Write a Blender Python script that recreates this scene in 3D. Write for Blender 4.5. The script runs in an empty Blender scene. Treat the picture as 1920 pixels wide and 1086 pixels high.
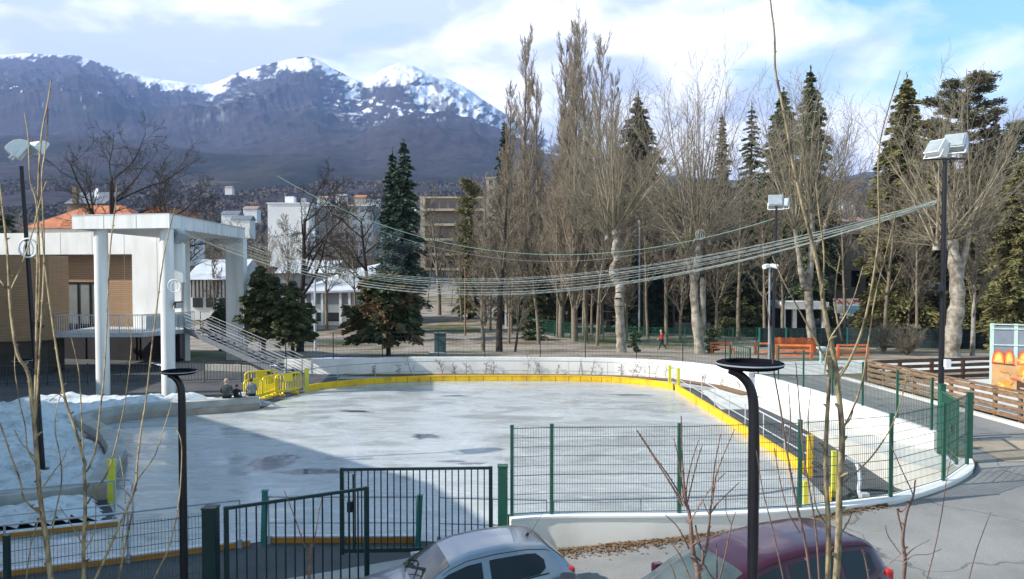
import bpy, math, random
import numpy as np
from mathutils import Vector

# ------------------------------------------------------------------ camera, world, sun, exposure
SC = bpy.context.scene
COL = SC.collection
FPX, CAMH = 1480.0, 6.1
PITCH = math.atan(43.0 / FPX)
cam_d = bpy.data.cameras.new('camera')
cam_d.sensor_width = 36.0
cam_d.lens = FPX / 1920.0 * 36.0
cam_d.clip_start = 0.1
cam_d.clip_end = 30000
cam = bpy.data.objects.new('camera', cam_d)
COL.objects.link(cam)
cam.location = (0, 0, CAMH)
cam.rotation_euler = (math.pi / 2 - PITCH, 0, 0)
SC.camera = cam

SUN_T = Vector((0.965, 0.20, -0.70)).normalized()      # direction the sunlight travels
sun_d = bpy.data.lights.new('sun', 'SUN')
sun_d.energy = 4.8
sun_d.angle = math.radians(0.5)
sun_d.color = (1.0, 0.95, 0.86)
sun = bpy.data.objects.new('sun', sun_d)
COL.objects.link(sun)
sun.rotation_euler = SUN_T.to_track_quat('-Z', 'Y').to_euler()
sun.location = (-40, -10, 40)

W = bpy.data.worlds.new('World')
SC.world = W
W.use_nodes = True
wn, wl = W.node_tree.nodes, W.node_tree.links
wn.clear()
def wnode(t, **k):
    n = wn.new(t)
    for a, b in k.items():
        setattr(n, a, b)
    return n
w_out = wnode('ShaderNodeOutputWorld')
w_bg = wnode('ShaderNodeBackground')
w_bg.inputs['Strength'].default_value = 0.1
w_sky = wnode('ShaderNodeTexSky', sky_type='NISHITA', sun_disc=False)
w_sky.sun_elevation = math.asin(-SUN_T.z)
w_sky.sun_rotation = math.atan2(-SUN_T.x, -SUN_T.y)
w_sky.altitude = 800
w_sky.air_density = 1.0
w_sky.dust_density = 0.6
w_tc = wnode('ShaderNodeTexCoord')
w_map = wnode('ShaderNodeMapping')
w_map.inputs['Scale'].default_value = (1.0, 1.0, 1.9)
wl.new(w_tc.outputs['Generated'], w_map.inputs['Vector'])
w_n1 = wnode('ShaderNodeTexNoise')
w_n1.inputs['Scale'].default_value = 4.2
w_n1.inputs['Detail'].default_value = 8
w_n1.inputs['Roughness'].default_value = 0.55
w_n1.inputs['Distortion'].default_value = 0.35
wl.new(w_map.outputs['Vector'], w_n1.inputs['Vector'])
w_sep = wnode('ShaderNodeSeparateXYZ')
wl.new(w_tc.outputs['Generated'], w_sep.inputs[0])
def wmath(op, a, b=None, clamp=False):
    n = wnode('ShaderNodeMath', operation=op)
    n.use_clamp = clamp
    for i, v in enumerate((a, b)):
        if v is None:
            continue
        if isinstance(v, (int, float)):
            n.inputs[i].default_value = v
        else:
            wl.new(v, n.inputs[i])
    return n.outputs[0]
# clouds thin out towards the right and higher up, where the sky opens to blue
w_bx = wmath('MULTIPLY', wmath('SUBTRACT', w_sep.outputs['X'], 0.16), 1.35, False)
w_bx = wmath('MAXIMUM', w_bx, 0.0)
w_bz = wmath('MULTIPLY', wmath('SUBTRACT', w_sep.outputs['Z'], 0.10), 3.2)
w_bz = wmath('MINIMUM', wmath('MAXIMUM', w_bz, 0.0), 1.0)
w_open = wmath('MULTIPLY', w_bx, w_bz)
w_hi = wmath('MAXIMUM', wmath('MULTIPLY', wmath('SUBTRACT', w_sep.outputs['Z'], 0.40), 1.25), 0.0)   # unseen overhead cloud thinned to cut ambient fill and blue the shade
w_cov = wmath('SUBTRACT', wmath('SUBTRACT', wmath('ADD', w_n1.outputs['Fac'], 0.17), w_open), w_hi)
w_cov = wmath('ADD', w_cov, wmath('MAXIMUM', wmath('MULTIPLY', wmath('SUBTRACT', wmath('MULTIPLY', w_sep.outputs['X'], -1.0), 0.30), 0.9), 0.0))
w_ramp = wnode('ShaderNodeValToRGB')
w_ramp.color_ramp.elements[0].position = 0.42
w_ramp.color_ramp.elements[1].position = 0.62
wl.new(w_cov, w_ramp.inputs['Fac'])
w_n2 = wnode('ShaderNodeTexNoise')
w_n2.inputs['Scale'].default_value = 5.5
w_n2.inputs['Detail'].default_value = 6
w_n2.inputs['Roughness'].default_value = 0.5
w_n2.inputs['Distortion'].default_value = 0.3
w_map2 = wnode('ShaderNodeMapping')
w_map2.inputs['Location'].default_value = (3.7, 1.2, 0.4)
w_map2.inputs['Scale'].default_value = (1.0, 1.0, 2.2)
wl.new(w_tc.outputs['Generated'], w_map2.inputs['Vector'])
wl.new(w_map2.outputs['Vector'], w_n2.inputs['Vector'])
w_cc = wnode('ShaderNodeValToRGB')
e = w_cc.color_ramp.elements
e[0].position = 0.42
e[0].color = (0.50, 0.57, 0.73, 1)
e[1].position = 0.56
e[1].color = (1.0, 1.0, 1.0, 1)
wl.new(w_n2.outputs['Fac'], w_cc.inputs['Fac'])
w_cs = wnode('ShaderNodeVectorMath', operation='SCALE')
w_cs.inputs['Scale'].default_value = 11.5
wl.new(w_cc.outputs['Color'], w_cs.inputs[0])
w_skym = wnode('ShaderNodeVectorMath', operation='MULTIPLY')
w_skym.inputs[1].default_value = (1.45, 1.95, 1.60)
wl.new(w_sky.outputs['Color'], w_skym.inputs[0])
w_mix = wnode('ShaderNodeMix', data_type='RGBA')
wl.new(w_ramp.outputs['Color'], w_mix.inputs[0])
wl.new(w_skym.outputs[0], w_mix.inputs[6])
wl.new(w_cs.outputs[0], w_mix.inputs[7])
wl.new(w_mix.outputs[2], w_bg.inputs['Color'])
wl.new(w_bg.outputs[0], w_out.inputs['Surface'])

SC.view_settings.view_transform = 'Standard'
SC.view_settings.look = 'None'
SC.view_settings.exposure = 0.72
SC.view_settings.gamma = 1.0
SC.render.engine = 'CYCLES'
SC.cycles.use_adaptive_sampling = True
SC.cycles.adaptive_threshold = 0.02
SC.cycles.max_bounces = 6
SC.cycles.diffuse_bounces = 3
SC.cycles.glossy_bounces = 3
SC.cycles.transparent_max_bounces = 8
SC.cycles.use_denoising = True

# ------------------------------------------------------------------ helpers
CP, SP = math.cos(PITCH), math.sin(PITCH)
def ray(px, py):
    u = (543.0 - py) / FPX
    return ((px - 960.0) / FPX, CP + u * SP, -SP + u * CP)
def P(px, py, d):
    r = ray(px, py); k = d / r[1]
    return Vector((r[0] * k, d, CAMH + r[2] * k))
def G(px, py, z=0.0):
    r = ray(px, py); k = (z - CAMH) / r[2]
    return Vector((r[0] * k, r[1] * k, z))
def sm(a, b, t):
    t = min(1.0, max(0.0, (t - a) / (b - a)))
    return t * t * (3 - 2 * t)
def lerp(a, b, t): return a + (b - a) * t
def pl(t, pts):
    return float(np.interp(t, [p[0] for p in pts], [p[1] for p in pts]))

def ground_z(x, y):
    near = min(1.1, max(0.15, 0.47 + 0.09 * x))
    mid = pl(y, ((45, .95), (70, -1.25), (82, -1.6)))
    right = pl(y, ((22, 1.1), (45, .46), (70, -1.25), (82, -1.6)))
    left = pl(y, ((47, .25), (56, .05), (70, -1.25), (82, -1.6)))
    far = lerp(mid, right, sm(8, 15, x))
    far = lerp(far, left, sm(-10, -16, x))
    return lerp(near, far, sm(17, 23, y))

ORG = {}
def link(name, me, parent=None, loc=(0, 0, 0)):
    o = bpy.data.objects.new(name, me)
    COL.objects.link(o)
    if parent is not None:
        o.parent = parent
        ORG[o] = ORG[parent]
    else:
        o.location = loc
        ORG[o] = Vector(loc)
    return o
def tag(o, label=None, cat=None, group=None, kind=None):
    if label: o['label'] = label
    if cat: o['category'] = cat
    if group: o['group'] = group
    if kind: o['kind'] = kind
    return o
def thing(name, label, cat, loc=(0, 0, 0), group=None):
    o = bpy.data.objects.new(name, None)
    o.empty_display_size = 0.3
    COL.objects.link(o)
    o.location = loc
    ORG[o] = Vector(loc)
    return tag(o, label, cat, group)
def children_of(o):
    return [c for c in list(ORG) if c.parent == o]
def dup(o, loc, label=None, rotz=0.0, scale=1.0):
    def cp(s, par):
        c = s.copy(); COL.objects.link(c)
        c.parent = par
        ORG[c] = Vector(loc)
        for ch in [q for q in list(ORG) if q.parent == s]:
            cp(ch, c)
        return c
    r = cp(o, None)
    r.location = loc
    r.rotation_euler = (0, 0, rotz)
    r.scale = (scale, scale, scale) if isinstance(scale, (int, float)) else scale
    if label: r['label'] = label
    return r

class MB:
    """collects simple shapes (world coordinates) into one mesh"""
    def __init__(s):
        s.v, s.f, s.m = [], [], []
        s.mi = 0
    def _add(s, vs, fs):
        b = len(s.v)
        s.v.extend([tuple(v) for v in vs])
        for f in fs:
            s.f.append([b + i for i in f]); s.m.append(s.mi)
        return s
    def box(s, c, size, rz=0.0, rot=None):
        hx, hy, hz = size[0] / 2, size[1] / 2, size[2] / 2
        cs, sn = math.cos(rz), math.sin(rz)
        vs = []
        for z in (-hz, hz):
            for x, y in ((-hx, -hy), (hx, -hy), (hx, hy), (-hx, hy)):
                vs.append((c[0] + x * cs - y * sn, c[1] + x * sn + y * cs, c[2] + z))
        return s._add(vs, [(3, 2, 1, 0), (4, 5, 6, 7), (0, 1, 5, 4), (1, 2, 6, 5), (2, 3, 7, 6), (3, 0, 4, 7)])
    def beam(s, p, q, w, h, up=(0, 0, 1)):
        p, q = Vector(p), Vector(q)
        d = (q - p).normalized()
        sd = d.cross(Vector(up))
        if sd.length < 1e-4: sd = Vector((1, 0, 0))
        sd.normalize()
        u = sd.cross(d)
        vs = []
        for e_ in (p, q):
            for a, b in ((-1, -1), (1, -1), (1, 1), (-1, 1)):
                vs.append(e_ + sd * (a * w / 2) + u * (b * h / 2))
        return s._add(vs, [(3, 2, 1, 0), (4, 5, 6, 7), (0, 1, 5, 4), (1, 2, 6, 5), (2, 3, 7, 6), (3, 0, 4, 7)])
    def tube(s, pts, r, n=8, r2=None, cap=True):
        pts = [Vector(p) for p in pts]
        k = len(pts)
        rings = []
        for i, p in enumerate(pts):
            d = (pts[min(i + 1, k - 1)] - pts[max(i - 1, 0)]).normalized()
            if i == 0:
                a = d.cross(Vector((0.0, 0.0, 1.0)))
                if a.length < 0.05: a = Vector((1, 0, 0))
            a = a - d * a.dot(d); a.normalize(); b = a.cross(d)
            rr = r if r2 is None else lerp(r, r2, i / (k - 1))
            rings.append([p + (a * math.cos(t * 2 * math.pi / n) + b * math.sin(t * 2 * math.pi / n)) * rr for t in range(n)])
        vs = [v for R in rings for v in R]
        fs = [(i * n + t, i * n + (t + 1) % n, (i + 1) * n + (t + 1) % n, (i + 1) * n + t) for i in range(k - 1) for t in range(n)]
        if cap:
            fs.append(tuple(range(n - 1, -1, -1))); fs.append(tuple((k - 1) * n + t for t in range(n)))
        return s._add(vs, fs)
    def lathe(s, prof, c, n=24, cap=True):
        vs = [(c[0] + r * math.cos(2 * math.pi * t / n), c[1] + r * math.sin(2 * math.pi * t / n), c[2] + z) for r, z in prof for t in range(n)]
        k = len(prof)
        fs = [(i * n + t, i * n + (t + 1) % n, (i + 1) * n + (t + 1) % n, (i + 1) * n + t) for i in range(k - 1) for t in range(n)]
        if cap:
            fs.append(tuple(range(n - 1, -1, -1))); fs.append(tuple((k - 1) * n + t for t in range(n)))
        return s._add(vs, fs)
    def prism(s, poly, z0, z1):
        n = len(poly)
        a0 = z0 if isinstance(z0, (list, tuple)) else [z0] * n
        a1 = z1 if isinstance(z1, (list, tuple)) else [z1] * n
        vs = [(p[0], p[1], a0[i]) for i, p in enumerate(poly)] + [(p[0], p[1], a1[i]) for i, p in enumerate(poly)]
        fs = [tuple(range(n - 1, -1, -1)), tuple(range(n, 2 * n))] + [(i, (i + 1) % n, n + (i + 1) % n, n + i) for i in range(n)]
        return s._add(vs, fs)
    def poly(s, pts):
        return s._add(pts, [tuple(range(len(pts)))])
    def ribbon(s, pts, w, z0, z1):
        """wall of thickness w along pts; z0/z1 lists or numbers"""
        n = len(pts)
        z0 = z0 if isinstance(z0, (list, tuple)) else [z0] * n
        z1 = z1 if isinstance(z1, (list, tuple)) else [z1] * n
        L, R = offs(pts, w / 2), offs(pts, -w / 2)
        vs = []
        for i in range(n):
            vs += [(L[i][0], L[i][1], z0[i]), (R[i][0], R[i][1], z0[i]), (R[i][0], R[i][1], z1[i]), (L[i][0], L[i][1], z1[i])]
        fs = [(0, 1, 2, 3), tuple((n - 1) * 4 + j for j in (3, 2, 1, 0))]
        for i in range(n - 1):
            for j in range(4):
                fs.append((i * 4 + j, (i + 1) * 4 + j, (i + 1) * 4 + (j + 1) % 4, i * 4 + (j + 1) % 4))
        return s._add(vs, fs)
    def mesh(s, name, org, mats, smooth=False):
        me = bpy.data.meshes.new(name)
        o = org
        me.from_pydata([(x - o[0], y - o[1], z - o[2]) for x, y, z in s.v], [], s.f)
        for m in mats: me.materials.append(m)
        if len(mats) > 1:
            me.polygons.foreach_set('material_index', s.m)
        if smooth:
            me.polygons.foreach_set('use_smooth', [True] * len(s.f))
            try: me.set_sharp_from_angle(angle=math.radians(38))
            except Exception: pass
        me.update()
        return me
    def part(s, name, mat, parent, smooth=False, bevel=0):
        mats = mat if isinstance(mat, (list, tuple)) else [mat]
        o = link(name, s.mesh(name, ORG[parent], mats, smooth), parent)
        if bevel: bev(o, bevel)
        return o
    def solo(s, name, mat, label=None, cat=None, loc=None, group=None, kind=None, smooth=False, bevel=0):
        mats = mat if isinstance(mat, (list, tuple)) else [mat]
        if loc is None:
            a = np.array(s.v); loc = (float(a[:, 0].mean()), float(a[:, 1].mean()), float(a[:, 2].min()))
        o = link(name, s.mesh(name, loc, mats, smooth), None, loc)
        if bevel: bev(o, bevel)
        return tag(o, label, cat, group, kind)
def bev(o, w):
    m = o.modifiers.new('bevel', 'BEVEL'); m.width = w; m.segments = 2; m.limit_method = 'ANGLE'
def offs(pts, d):
    out = []
    n = len(pts)
    for i, p in enumerate(pts):
        a = Vector(pts[max(i - 1, 0)][:2]); b = Vector(pts[min(i + 1, n - 1)][:2])
        t = (b - a).normalized()
        out.append((p[0] - t.y * d, p[1] + t.x * d))
    return out
def resample(pts, step, closed=False):
    pts = [Vector(p) for p in pts]
    if closed: pts = pts + [pts[0]]
    out = []
    for a, b in zip(pts[:-1], pts[1:]):
        k = max(1, int(round((b - a).length / step)))
        for i in range(k): out.append(a.lerp(b, i / k))
    if not closed: out.append(pts[-1])
    return out
def smooth_line(pts, k=6):
    """Catmull-Rom through points"""
    p = [Vector(q) for q in pts]
    p = [2 * p[0] - p[1]] + p + [2 * p[-1] - p[-2]]
    out = []
    for i in range(1, len(p) - 2):
        for j in range(k):
            t = j / k
            a, b, c, d = p[i - 1], p[i], p[i + 1], p[i + 2]
            out.append(0.5 * ((2 * b) + (c - a) * t + (2 * a - 5 * b + 4 * c - d) * t * t + (3 * b - a - 3 * c + d) * t ** 3))
    out.append(p[-2])
    return out

# ------------------------------------------------------------------ materials
def mat(name, col, rough=0.75, var=0.18, scale=3.0, bump=0.0, bscale=None, spec=0.35, metal=0.0, col2=None, stretch=(1, 1, 1), detail=6, coat=0.0, trans=0.0, lo=0.35, hi=0.65):
    m = bpy.data.materials.new(name)
    m.use_nodes = True
    nt = m.node_tree; N = nt.nodes; Lk = nt.links
    b = N['Principled BSDF']
    b.inputs['Roughness'].default_value = rough
    b.inputs['Metallic'].default_value = metal
    b.inputs['Specular IOR Level'].default_value = spec
    b.inputs['Coat Weight'].default_value = coat
    b.inputs['Coat Roughness'].default_value = 0.05
    tc = N.new('ShaderNodeTexCoord')
    mp = N.new('ShaderNodeMapping'); mp.inputs['Scale'].default_value = stretch
    Lk.new(tc.outputs['Object'], mp.inputs['Vector'])
    nz = N.new('ShaderNodeTexNoise')
    nz.inputs['Scale'].default_value = scale; nz.inputs['Detail'].default_value = detail
    nz.inputs['Roughness'].default_value = 0.6
    Lk.new(mp.outputs['Vector'], nz.inputs['Vector'])
    rp = N.new('ShaderNodeValToRGB')
    c2 = col2 if col2 else tuple(min(1, c * (1 + var)) for c in col)
    c1 = tuple(c * (1 - var) for c in col) if not col2 else col
    rp.color_ramp.elements[0].position = lo; rp.color_ramp.elements[0].color = (*c1, 1)
    rp.color_ramp.elements[1].position = hi; rp.color_ramp.elements[1].color = (*c2, 1)
    Lk.new(nz.outputs['Fac'], rp.inputs['Fac'])
    Lk.new(rp.outputs['Color'], b.inputs['Base Color'])
    if bump:
        n2 = N.new('ShaderNodeTexNoise'); n2.inputs['Scale'].default_value = bscale or scale * 6; n2.inputs['Detail'].default_value = 5
        Lk.new(mp.outputs['Vector'], n2.inputs['Vector'])
        bp = N.new('ShaderNodeBump'); bp.inputs['Strength'].default_value = bump; bp.inputs['Distance'].default_value = 0.05
        Lk.new(n2.outputs['Fac'], bp.inputs['Height']); Lk.new(bp.outputs['Normal'], b.inputs['Normal'])
    m.diffuse_color = (*col, 1)
    return m
def glass_mat(name, col=(0.02, 0.025, 0.03), rough=0.05):
    return mat(name, col, rough=rough, var=0.3, scale=0.8, spec=0.6)
def grey(v, b=0.0): return (v, v, v * (1 + b))

MAT = {}
MAT['white_paint'] = mat('white_paint', (0.62, 0.63, 0.62), 0.6, 0.0, 1.4, 0.05, col2=(0.80, 0.80, 0.79), stretch=(1.6, 1.6, 0.22), detail=9, lo=0.28, hi=0.55)
MAT['white_wall'] = mat('white_wall', (0.64, 0.64, 0.62), 0.85, 0.0, 0.9, 0.04, 25, col2=(0.78, 0.78, 0.76), stretch=(1, 1, 0.35), detail=9, lo=0.28, hi=0.55)
MAT['cream_wall'] = mat('cream_wall', (0.64, 0.63, 0.58), 0.9, 0.0, 0.9, 0.03, 30, col2=(0.76, 0.75, 0.70), stretch=(1, 1, 0.4), detail=9, lo=0.3, hi=0.6)
MAT['concrete'] = mat('concrete', (0.36, 0.35, 0.33), 0.9, 0.2, 1.5, 0.25, 20)
MAT['concrete_tan'] = mat('concrete_tan', (0.34, 0.28, 0.24), 0.85, 0.2, 1.6, 0.2, 20)
MAT['concrete_pale'] = mat('concrete_pale', (0.52, 0.52, 0.49), 0.9, 0.13, 0.8, 0.2, 18)
MAT['asphalt'] = mat('asphalt', (0.15, 0.152, 0.15), 0.9, 0.0, 0.35, 0.35, 60, col2=(0.25, 0.245, 0.235), detail=10)
def crack(name):
    m = MAT[name]; N = m.node_tree.nodes; L_ = m.node_tree.links; b = N['Principled BSDF']
    src = b.inputs['Base Color'].links[0].from_socket
    tc_ = N.new('ShaderNodeTexCoord')
    nz_ = N.new('ShaderNodeTexNoise'); nz_.inputs['Scale'].default_value = 1.3; nz_.inputs['Detail'].default_value = 6; L_.new(tc_.outputs['Object'], nz_.inputs['Vector'])
    ad = N.new('ShaderNodeVectorMath'); ad.operation = 'ADD'; L_.new(tc_.outputs['Object'], ad.inputs[0]); L_.new(nz_.outputs['Color'], ad.inputs[1])
    vo = N.new('ShaderNodeTexVoronoi'); vo.feature = 'DISTANCE_TO_EDGE'; vo.inputs['Scale'].default_value = 0.33; L_.new(ad.outputs[0], vo.inputs['Vector'])
    mr = N.new('ShaderNodeMapRange'); mr.inputs['From Min'].default_value = 0.0; mr.inputs['From Max'].default_value = 0.012; mr.inputs['To Min'].default_value = 0.45; mr.inputs['To Max'].default_value = 1.0; L_.new(vo.outputs['Distance'], mr.inputs['Value'])
    n2 = N.new('ShaderNodeTexNoise'); n2.inputs['Scale'].default_value = 90; n2.inputs['Detail'].default_value = 3; L_.new(tc_.outputs['Object'], n2.inputs['Vector'])
    m2 = N.new('ShaderNodeMapRange'); m2.inputs['From Min'].default_value = 0.3; m2.inputs['From Max'].default_value = 0.7; m2.inputs['To Min'].default_value = 0.72; m2.inputs['To Max'].default_value = 1.28; L_.new(n2.outputs['Fac'], m2.inputs['Value'])
    mu = N.new('ShaderNodeMath'); mu.operation = 'MULTIPLY'; L_.new(mr.outputs[0], mu.inputs[0]); L_.new(m2.outputs[0], mu.inputs[1])
    sc_ = N.new('ShaderNodeVectorMath'); sc_.operation = 'SCALE'; L_.new(src, sc_.inputs[0]); L_.new(mu.outputs[0], sc_.inputs['Scale'])
    L_.new(sc_.outputs[0], b.inputs['Base Color'])
crack('asphalt')
MAT['asphalt_dark'] = mat('asphalt_dark', (0.055, 0.058, 0.062), 0.8, 0.0, 0.6, 0.3, 50, col2=(0.095, 0.095, 0.10), detail=9)
MAT['paving_tan'] = mat('paving_tan', (0.36, 0.29, 0.21), 0.9, 0.16, 1.2, 0.2, 30)
MAT['steel'] = mat('galvanised_steel', (0.38, 0.41, 0.45), 0.45, 0.12, 6, metal=0.6)
MAT['steel_light'] = mat('light_steel', (0.55, 0.58, 0.62), 0.5, 0.1, 6, metal=0.35)
MAT['green_steel'] = mat('green_steel', (0.012, 0.085, 0.055), 0.45, 0.15, 5, spec=0.5)
MAT['teal_steel'] = mat('teal_steel', (0.02, 0.17, 0.15), 0.5, 0.15, 5)
MAT['dark_green'] = mat('dark_green_steel', (0.008, 0.03, 0.028), 0.45, 0.2, 5)
MAT['wire'] = mat('green_wire', (0.03, 0.07, 0.06), 0.5, 0.1, 5)
MAT['black'] = mat('black_metal', (0.008, 0.008, 0.012), 0.38, 0.2, 4, spec=0.4)
MAT['black_matt'] = mat('black_matt_metal', (0.008, 0.008, 0.012), 0.95, 0.2, 4, spec=0.03)
MAT['yellow'] = mat('yellow_board', (0.55, 0.32, 0.02), 0.5, 0.0, 2.2, 0.1, col2=(0.80, 0.50, 0.015), spec=0.35, detail=10, lo=0.3, hi=0.52)
MAT['yellow_dull'] = mat('yellow_board_shaded', (0.40, 0.17, 0.02), 0.5, 0.15, 2)  # board yellow dulled to its tone in shade; joint strips reuse it
MAT['yellow_plastic'] = mat('yellow_plastic', (0.80, 0.60, 0.015), 0.4, 0.08, 3, spec=0.5)
MAT['yellow_green'] = mat('lime_post', (0.62, 0.60, 0.06), 0.5, 0.08, 3)
MAT['wood'] = mat('fence_wood', (0.12, 0.07, 0.042), 0.85, 0.3, 4, 0.2, 20, stretch=(1, 1, 6), col2=(0.27, 0.18, 0.11))
MAT['wood_dark'] = mat('dark_wood', (0.09, 0.045, 0.03), 0.8, 0.3, 4)
MAT['orange_wood'] = mat('orange_wood', (0.55, 0.14, 0.045), 0.7, 0.2, 3)
MAT['bark_dark'] = mat('dark_bark', (0.035, 0.028, 0.024), 0.9, 0.35, 4, 0.3, 14)
MAT['bark_mid'] = mat('grey_brown_bark', (0.175, 0.147, 0.109), 0.9, 0.3, 3, 0.3, 12)
MAT['bark_poplar'] = mat('poplar_twigs', (0.194, 0.166, 0.127), 0.9, 0.25, 0.3, col2=(0.304, 0.247, 0.175))
MAT['bark_plane'] = mat('plane_bark', (0.13, 0.11, 0.085), 0.85, 0.0, 2.2, 0.3, 9, col2=(0.34, 0.31, 0.26), detail=7, lo=0.38, hi=0.62)
MAT['twig_plane'] = mat('plane_twigs', (0.175, 0.147, 0.107), 0.85, 0.0, 0.5, col2=(0.304, 0.266, 0.188))
MAT['twig_young'] = mat('young_bark', (0.10, 0.075, 0.05), 0.75, 0.0, 16, 0.35, 40, col2=(0.33, 0.265, 0.155), stretch=(1, 1, 0.45), lo=0.36, hi=0.56)
MAT['twig_red'] = mat('reddish_bark', (0.17, 0.105, 0.085), 0.75, 0.3, 12, 0.2, 30)
MAT['spruce'] = mat('spruce_needles', (0.042, 0.070, 0.034), 0.75, 0.0, 0.8, col2=(0.140, 0.168, 0.077))
MAT['spruce_dark'] = mat('dark_needles', (0.026, 0.049, 0.032), 0.75, 0.0, 0.8, col2=(0.080, 0.123, 0.065))
MAT['conifer_olive'] = mat('olive_needles', (0.084, 0.094, 0.034), 0.75, 0.0, 0.6, col2=(0.216, 0.192, 0.072))
MAT['cedar'] = mat('cedar_needles', (0.063, 0.075, 0.048), 0.75, 0.0, 0.5, col2=(0.196, 0.178, 0.115))
MAT['blue_cedar'] = mat('blue_cedar_needles', (0.050, 0.077, 0.072), 0.75, 0.0, 0.7, col2=(0.110, 0.154, 0.143))
MAT['yew'] = mat('yew_needles', (0.039, 0.058, 0.026), 0.7, 0.0, 0.9, col2=(0.156, 0.163, 0.072))
MAT['thuja'] = mat('bronze_thuja', (0.05, 0.068, 0.028), 0.75, 0.0, 0.65, col2=(0.19, 0.10, 0.045), lo=0.46, hi=0.68)
MAT['ivy'] = mat('ivy', (0.03, 0.05, 0.02), 0.7, 0.0, 1.0, col2=(0.10, 0.12, 0.05))
MAT['leaf_litter'] = mat('leaf_litter', (0.10, 0.06, 0.035), 0.95, 0.0, 14, 0.6, 30, col2=(0.26, 0.16, 0.09))
MAT['orange_tiles'] = mat('orange_tiles', (0.42, 0.15, 0.07), 0.85, 0.2, 1.2, 0.3, 12)
MAT['pink_tiles'] = mat('pink_tiles', (0.30, 0.19, 0.16), 0.85, 0.2, 1.2)
MAT['slate'] = mat('slate_roof', (0.14, 0.15, 0.18), 0.7, 0.2, 1.5)
MAT['pale_roof'] = mat('pale_metal_roof', (0.36, 0.39, 0.44), 0.6, 0.0, 0.5, col2=(0.58, 0.60, 0.64), detail=8)
MAT['render_white'] = mat('white_render', (0.70, 0.70, 0.70), 0.9, 0.08, 0.15)
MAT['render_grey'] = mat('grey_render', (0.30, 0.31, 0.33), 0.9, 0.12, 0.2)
MAT['render_tan'] = mat('tan_render', (0.42, 0.36, 0.28), 0.9, 0.14, 0.2)
MAT['render_brown'] = mat('brown_render', (0.22, 0.16, 0.11), 0.9, 0.15, 0.2)
MAT['dark_interior'] = mat('dark_interior', (0.018, 0.018, 0.022), 0.8, 0.3, 1)
MAT['glass'] = glass_mat('window_glass')
MAT['glass_pale'] = mat('pale_window_glass', (0.20, 0.21, 0.20), 0.08, 0.2, 0.5, spec=0.7)
MAT['car_glass'] = glass_mat('car_glass', (0.008, 0.009, 0.011), 0.04)
MAT['screen_glass'] = mat('windscreen_glass', (0.05, 0.065, 0.06), 0.04, 0.4, 1.2, spec=0.8)
MAT['silver'] = mat('silver_car_paint', (0.27, 0.295, 0.33), 0.30, 0.03, 40, metal=0.6, coat=0.8)
MAT['plum'] = mat('plum_car_paint', (0.060, 0.006, 0.018), 0.28, 0.05, 40, metal=0.4, coat=0.9)
MAT['rubber'] = mat('rubber', (0.012, 0.012, 0.012), 0.85, 0.2, 6)
MAT['red_lens'] = mat('red_lens', (0.45, 0.015, 0.02), 0.2, 0.2, 20, spec=0.6)
MAT['lamp_white'] = mat('lamp_white', (0.72, 0.76, 0.76), 0.4, 0.06, 4)
MAT['lamp_grey'] = mat('lamp_grey', (0.34, 0.38, 0.40), 0.35, 0.12, 5, metal=0.3)
MAT['string'] = mat('string_light_wire', (0.27, 0.31, 0.295), 0.6, 0.1, 5)
MAT['wire_green_pale'] = mat('pale_green_cable', (0.18, 0.30, 0.25), 0.6, 0.1, 5)
MAT['skin'] = mat('skin', (0.52, 0.32, 0.24), 0.6, 0.06, 20)
MAT['red_cloth'] = mat('red_jacket', (0.55, 0.02, 0.035), 0.8, 0.15, 9)
MAT['dark_cloth'] = mat('dark_trousers', (0.015, 0.02, 0.025), 0.85, 0.2, 9)
MAT['grey_cloth'] = mat('grey_coat', (0.06, 0.068, 0.07), 0.85, 0.2, 9)
MAT['white_cloth'] = mat('pale_grey_jacket', (0.20, 0.21, 0.23), 0.85, 0.12, 9)
MAT['pink_cloth'] = mat('pink_scarf', (0.42, 0.14, 0.2), 0.85, 0.12, 9)
MAT['hair_brown'] = mat('brown_hair', (0.07, 0.04, 0.025), 0.7, 0.3, 30)
MAT['hair_fair'] = mat('fair_hair', (0.34, 0.28, 0.22), 0.7, 0.2, 30)
MAT['bin_grey'] = mat('grey_green_plastic', (0.07, 0.11, 0.11), 0.6, 0.12, 4)
MAT['hose'] = mat('black_hose', (0.012, 0.014, 0.018), 0.6, 0.1, 4)
MAT['pale_blue'] = mat('pale_blue_paint', (0.35, 0.52, 0.56), 0.6, 0.12, 4)
MAT['sign_blue'] = mat('blue_sign', (0.22, 0.48, 0.75), 0.6, 0.1, 2)
MAT['sign_white'] = mat('sign_white', (0.75, 0.75, 0.72), 0.7, 0.05, 2)
MAT['sign_red'] = mat('sign_red', (0.55, 0.07, 0.07), 0.7, 0.1, 2)
MAT['graf_board'] = mat('graffiti_board', (0.55, 0.32, 0.15), 0.8, 0.15, 3)
MAT['graf_orange'] = mat('graffiti_orange', (0.75, 0.30, 0.05), 0.7, 0.15, 5)
MAT['graf_yellow'] = mat('graffiti_yellow', (0.80, 0.55, 0.16), 0.7, 0.12, 4)
MAT['graf_red'] = mat('graffiti_red', (0.70, 0.10, 0.05), 0.7, 0.12, 4)
MAT['graf_black'] = mat('graffiti_dark', (0.07, 0.045, 0.04), 0.7, 0.12, 4)
MAT['graf_green'] = mat('graffiti_green', (0.08, 0.35, 0.2), 0.7, 0.12, 4)
MAT['grey_panel'] = mat('grey_panel', (0.20, 0.225, 0.27), 0.6, 0.1, 2)
MAT['pale_green'] = mat('pale_green_frame', (0.45, 0.58, 0.54), 0.5, 0.1, 4)
MAT['dark_screen'] = mat('dark_screen', (0.016, 0.026, 0.028), 0.9, 0.5, 1.2)
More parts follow.
